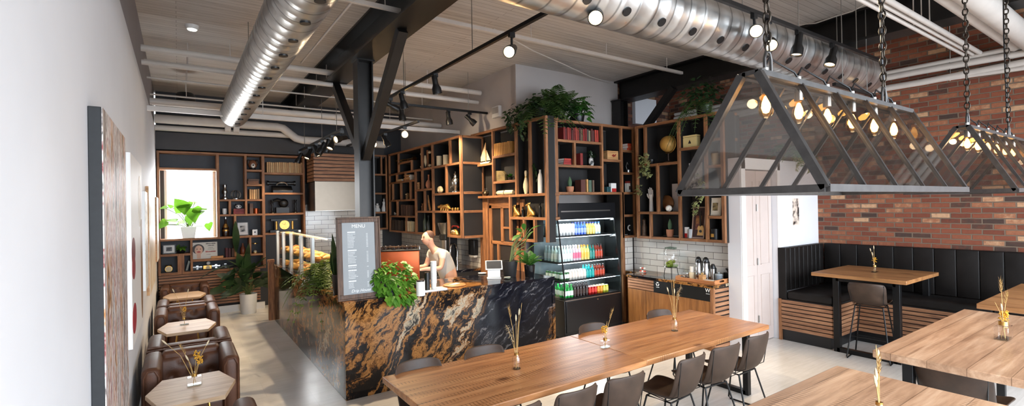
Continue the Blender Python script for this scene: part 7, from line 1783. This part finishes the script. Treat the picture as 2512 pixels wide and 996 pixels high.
t, q = on(1642, 668, 'water_dispenser', 'glass water dispenser with limes on a wire stand', 'dispenser'); t.location = (6.50, 5.02, ZT)
m = MB(); m.tube([(.09 * math.cos(a), .09 * math.sin(a), .14) for a in [2 * PI * k / 16 for k in range(16)]], .005, 6, closed=True)
m.build('stand_ring', 'black_metal', t)
for a in (.6, 2.2, 3.8, 5.4): MB().cyl((.09 * math.cos(a), .09 * math.sin(a), .14), (.11 * math.cos(a), .11 * math.sin(a), 0), .005, n=6).build('stand_leg', 'black_metal', t)
MB().lathe([(0, .146), (.10, .146), (.115, .17), (.115, .40), (.09, .43), (.09, .45)], n=26).build('glass_tank', 'glass', t); MB().lathe([(.0, .475), (.092, .455), (.096, .44), (.09, .435), (0, .435)], n=24).build('lid', glass((200, 214, 206), 1.5), t)
MB().lathe([(0, .15), (.098, .15), (.112, .172), (.112, .18), (0, .18)], n=24).build('water', glass((226, 240, 214), 1.33), t); MB().tube([(0, -.11, .17), (0, -.145, .17), (0, -.15, .15)], .008, 8).build('tap', 'chrome', t)
for i in range(11):
    a = rnd(0, 6.28); r_ = rnd(0, .075); MB().ball((r_ * math.cos(a), r_ * math.sin(a), .168 + .03 * (i % 3)), .026, 10).build('lime', paint((136, 150, 50), .5, var=.2), t)
t, q = on(1577, 668, 'treat_stand', 'red and white striped treats stacked on a small stand', 'treats'); 
for i in range(2):
    for j in range(3): MB().ball((-.04 + .04 * j, 0, .02 + .05 * i), (.026, .022, .016), 10).build('treat', paint(((196, 84, 66), (232, 226, 218))[(i + j) % 2], .5), t)
MB().lathe([(0, .0), (.06, 0), (.07, .006), (0, .008)], n=18).build('plate', 'white_ceramic', t); MB().cyl((0, 0, .03), (0, 0, .06), .006, n=8).build('stand_rod', 'chrome', t)
t = thing('wall_photo', 'tall white-framed black and white photo on the white wall behind the glass lamp', 'picture', (8.07, 3.849, 1.45))
m = MB(); a, b_ = .20, .86
m.box(-.20, .20, -.025, 0, 0, .012); m.box(-.20, .20, -.025, 0, b_ - .012, b_); m.box(-.20, -.188, -.025, 0, .012, b_ - .012); m.box(.188, .20, -.025, 0, .012, b_ - .012)
m.build('frame', 'white_trim', t); MB().box(-.188, .188, -.012, 0, .012, b_ - .012).build('mat', paint((232, 228, 224), .7, var=.01), t); MB().box(-.10, .10, -.016, -.011, .26, .68).build('picture', photo_mat((26, 20, 18), (226, 206, 190), 9), t)

# ------------------------------------------------------------------ canvases on the left wall
def splatter(name, cols, sx=5, sz=.55):
    t = NT(name); v = t.coord((1, sx, sz)); f1 = t.noise(v, 1.5, 4, .62, .6); f2 = t.noise(t.coord((1, 12, 3)), 1.6, 4, .65)
    t.set(t.ramp(t.math('ADD', t.math('MULTIPLY', f1, .7), t.math('MULTIPLY', f2, .3)), cols), .45); t.bump(f2, .4, .01); return t.m
SPL = splatter('poured_paint', tuple((p_, lin(c)) for p_, c in ((.36, (34, 26, 24)), (.41, (110, 78, 66)), (.44, (216, 206, 198)), (.47, (96, 84, 80)), (.50, (236, 230, 224)), (.53, (140, 44, 42)), (.555, (226, 218, 210)), (.59, (190, 128, 66)), (.62, (60, 56, 54)), (.66, (224, 218, 212)))))
def canvas(label, y0, y1, z0, z1, th, side, face, x0=XL):
    t = thing('picture_canvas', label, 'painting', (x0, (y0 + y1) / 2, z0)); a = (y1 - y0) / 2
    MB().box(0.0003, th - .003, -a, a, 0, z1 - z0).build('stretcher', side, t, bevel=.003); MB().box(th - .003, th + .002, -a + .002, a - .002, .002, z1 - z0 - .002).build('painted_face', face, t); return t
canvas('tall thick canvas of poured grey, white and red paint with black edges, nearest the camera', 3.10, 4.34, .62, 2.62, .055, paint((27, 28, 30), .6, var=.2, scale=30), SPL)
t = canvas('white canvas with a pale face and dark red lips, second along the left wall', 5.13, 6.60, .96, 2.60, .03, 'white_trim', paint((238, 234, 230), .5, var=.01))
def blob(name, y, z, ry, rz_, col, th=.0335):
    m = MB(); m.prism([(y + ry * math.cos(a), z + rz_ * math.sin(a)) for a in [2 * PI * j / 26 for j in range(26)]], 'x', .031, th); return m.build(name, paint(col, .5, var=.25, scale=18), t)
blob('lips', -.52, .80, .20, .12, (116, 34, 44)); blob('lower_lip', -.52, .66, .17, .10, (150, 48, 58), .0345); blob('flower', -.50, .22, .22, .13, (168, 34, 52)); blob('hair_mass', .55, .55, .16, .52, (146, 112, 82)); blob('shade', .35, 1.25, .18, .26, (206, 190, 170))
canvas('small white canvas with a speckled face, third along the left wall', 6.95, 7.50, 1.20, 2.34, .04, 'white_trim', splatter('speckled_paint', tuple((p_, lin(c)) for p_, c in ((.38, (120, 88, 66)), (.46, (226, 220, 210)), (.6, (236, 232, 226)))), 9, 9))
canvas('tan canvas with wooden edges, fourth along the left wall', 8.0, 9.9, 1.0, 2.44, .035, 'light_wood', splatter('tan_paint', tuple((p_, lin(c)) for p_, c in ((.36, (176, 140, 100)), (.5, (220, 202, 174)), (.62, (236, 230, 220)))), 8, 2))
canvas('pale canvas with a wooden edge, farthest along the left wall by the window', 10.6, 11.4, 1.22, 2.36, .04, 'light_wood', paint((232, 226, 214), .5, var=.04))

# ------------------------------------------------------------------ the barista
pe = thing('person', 'person in a pale shirt bending over behind the espresso machine, seen from the side', 'person', (3.62, 7.15, 0), R(8))
def skin_body(name, pts, edges, mat, parent, root=0, sub=2):
    me = bpy.data.meshes.new(name); me.from_pydata([Vector(p_[:3]) for p_ in pts], edges, []); o = bpy.data.objects.new(name, me); C.objects.link(o); o.parent = parent
    md = o.modifiers.new('skin', 'SKIN'); md.use_smooth_shade = True
    for i, p_ in enumerate(pts):
        sv = me.skin_vertices[0].data[i]; sv.radius = (p_[3], p_[4] if len(p_) > 4 else p_[3]); sv.use_root = (i == root)
    s_ = o.modifiers.new('sub', 'SUBSURF'); s_.levels = sub; s_.render_levels = sub
    me.materials.append(M[mat] if isinstance(mat, str) else mat); return o
SKN = paint((206, 156, 130), .5, var=.06)
# facing -x, leaning forward: pelvis, spine, head, arms reaching to the counter, legs to the floor
P_ = [(0, 0, .93, .13, .15), (-.03, 0, 1.08, .125, .15), (-.13, 0, 1.24, .13, .17), (-.23, 0, 1.37, .10, .15), (-.29, 0, 1.43, .05, .05), (-.34, 0, 1.50, .062, .062), (-.385, 0, 1.575, .092, .078), (-.37, 0, 1.645, .082, .074),
      (-.22, .17, 1.36, .055), (-.30, .21, 1.14, .043), (-.52, .16, 1.14, .035), (-.575, .15, 1.14, .026), (-.22, -.17, 1.36, .055), (-.30, -.22, 1.14, .043), (-.52, -.17, 1.15, .035), (-.575, -.16, 1.15, .026),
      (.0, .10, .86, .10), (-.02, .11, .50, .068), (.02, .11, .10, .042), (-.12, .115, .04, .035), (.0, -.10, .86, .10), (-.02, -.11, .50, .068), (.02, -.11, .10, .042), (-.12, -.115, .04, .035)]
ED = [(0, 1), (1, 2), (2, 3), (3, 4), (4, 5), (5, 6), (6, 7), (3, 8), (8, 9), (9, 10), (10, 11), (3, 12), (12, 13), (13, 14), (14, 15), (0, 16), (16, 17), (17, 18), (18, 19), (0, 20), (20, 21), (21, 22), (22, 23)]
for b_, sy in ((11, 1), (15, -1)):
    w_ = Vector(P_[b_][:3]); P_.append((w_.x - .045, w_.y, w_.z - .005, .024, .03)); ED.append((b_, len(P_) - 1)); pm = len(P_) - 1
    for j, (dy, L) in enumerate(((-.03, .075), (-.01, .085), (.01, .08), (.03, .062))):
        P_.append((w_.x - .075, w_.y + dy, w_.z - .005, .009)); P_.append((w_.x - .075 - L * .5, w_.y + dy * 1.1, w_.z - .012, .0085)); P_.append((w_.x - .075 - L * .85, w_.y + dy * 1.1, w_.z - .036, .0075))
        n_ = len(P_); ED += [(pm, n_ - 3), (n_ - 3, n_ - 2), (n_ - 2, n_ - 1)]
    P_.append((w_.x - .045, w_.y - sy * .04, w_.z + .005, .010)); P_.append((w_.x - .08, w_.y - sy * .055, w_.z - .005, .0085)); n_ = len(P_); ED += [(pm, n_ - 2), (n_ - 2, n_ - 1)]
body = skin_body('body', P_, ED, SKN, pe)
hm = MB(); hc = Vector((-.385, 0, 1.61))
hm.ball(hc + Vector((-.02, 0, -.005)), (.088, .072, .105), 18); hm.ball(hc + Vector((-.105, 0, -.015)), (.022, .012, .016), 10); hm.build('face', SKN, pe)
for s_ in (-1, 1):
    MB().ball(hc + Vector((-.02, s_ * .074, -.01)), (.018, .009, .028), 10).build('ear', SKN, pe); MB().ball(hc + Vector((-.096, s_ * .03, .012)), (.008, .012, .007), 8).build('eye', 'soil', pe); MB().ball(hc + Vector((-.094, s_ * .03, .032)), (.008, .018, .004), 8).build('eyebrow', 'soil', pe)
MB().ball(hc + Vector((-.094, 0, -.052)), (.008, .022, .006), 8).build('mouth', paint((160, 88, 80), .5), pe)
MB().ball(hc + Vector((.022, 0, .035)), (.086, .080, .086), 16).build('hair', paint((78, 50, 34), .7, var=.3, scale=40), pe)
SHIRT = paint((206, 196, 184), .8, var=.05)
skin_body('shirt', [(.0, 0, .90, .145, .165), (-.03, 0, 1.08, .14, .165), (-.13, 0, 1.24, .145, .185), (-.235, 0, 1.37, .112, .165), (-.275, 0, 1.415, .066, .07), (-.222, .17, 1.36, .070), (-.262, .195, 1.24, .064), (-.222, -.17, 1.36, .070), (-.262, -.20, 1.24, .064)], [(0, 1), (1, 2), (2, 3), (3, 4), (3, 5), (5, 6), (3, 7), (7, 8)], SHIRT, pe)
skin_body('trousers', [(0, 0, .90, .14, .16), (.0, .10, .84, .112), (-.02, .11, .50, .082), (.02, .11, .10, .06), (.0, -.10, .84, .112), (-.02, -.11, .50, .082), (.02, -.11, .10, .06)], [(0, 1), (1, 2), (2, 3), (0, 4), (4, 5), (5, 6)], paint((40, 42, 48), .8), pe)
for s_ in (-1, 1): pad(MB(), -.20, .07, s_ * .115 - .045, s_ * .115 + .045, 0.0, .085, .03).build('shoe', 'black_plastic', pe)
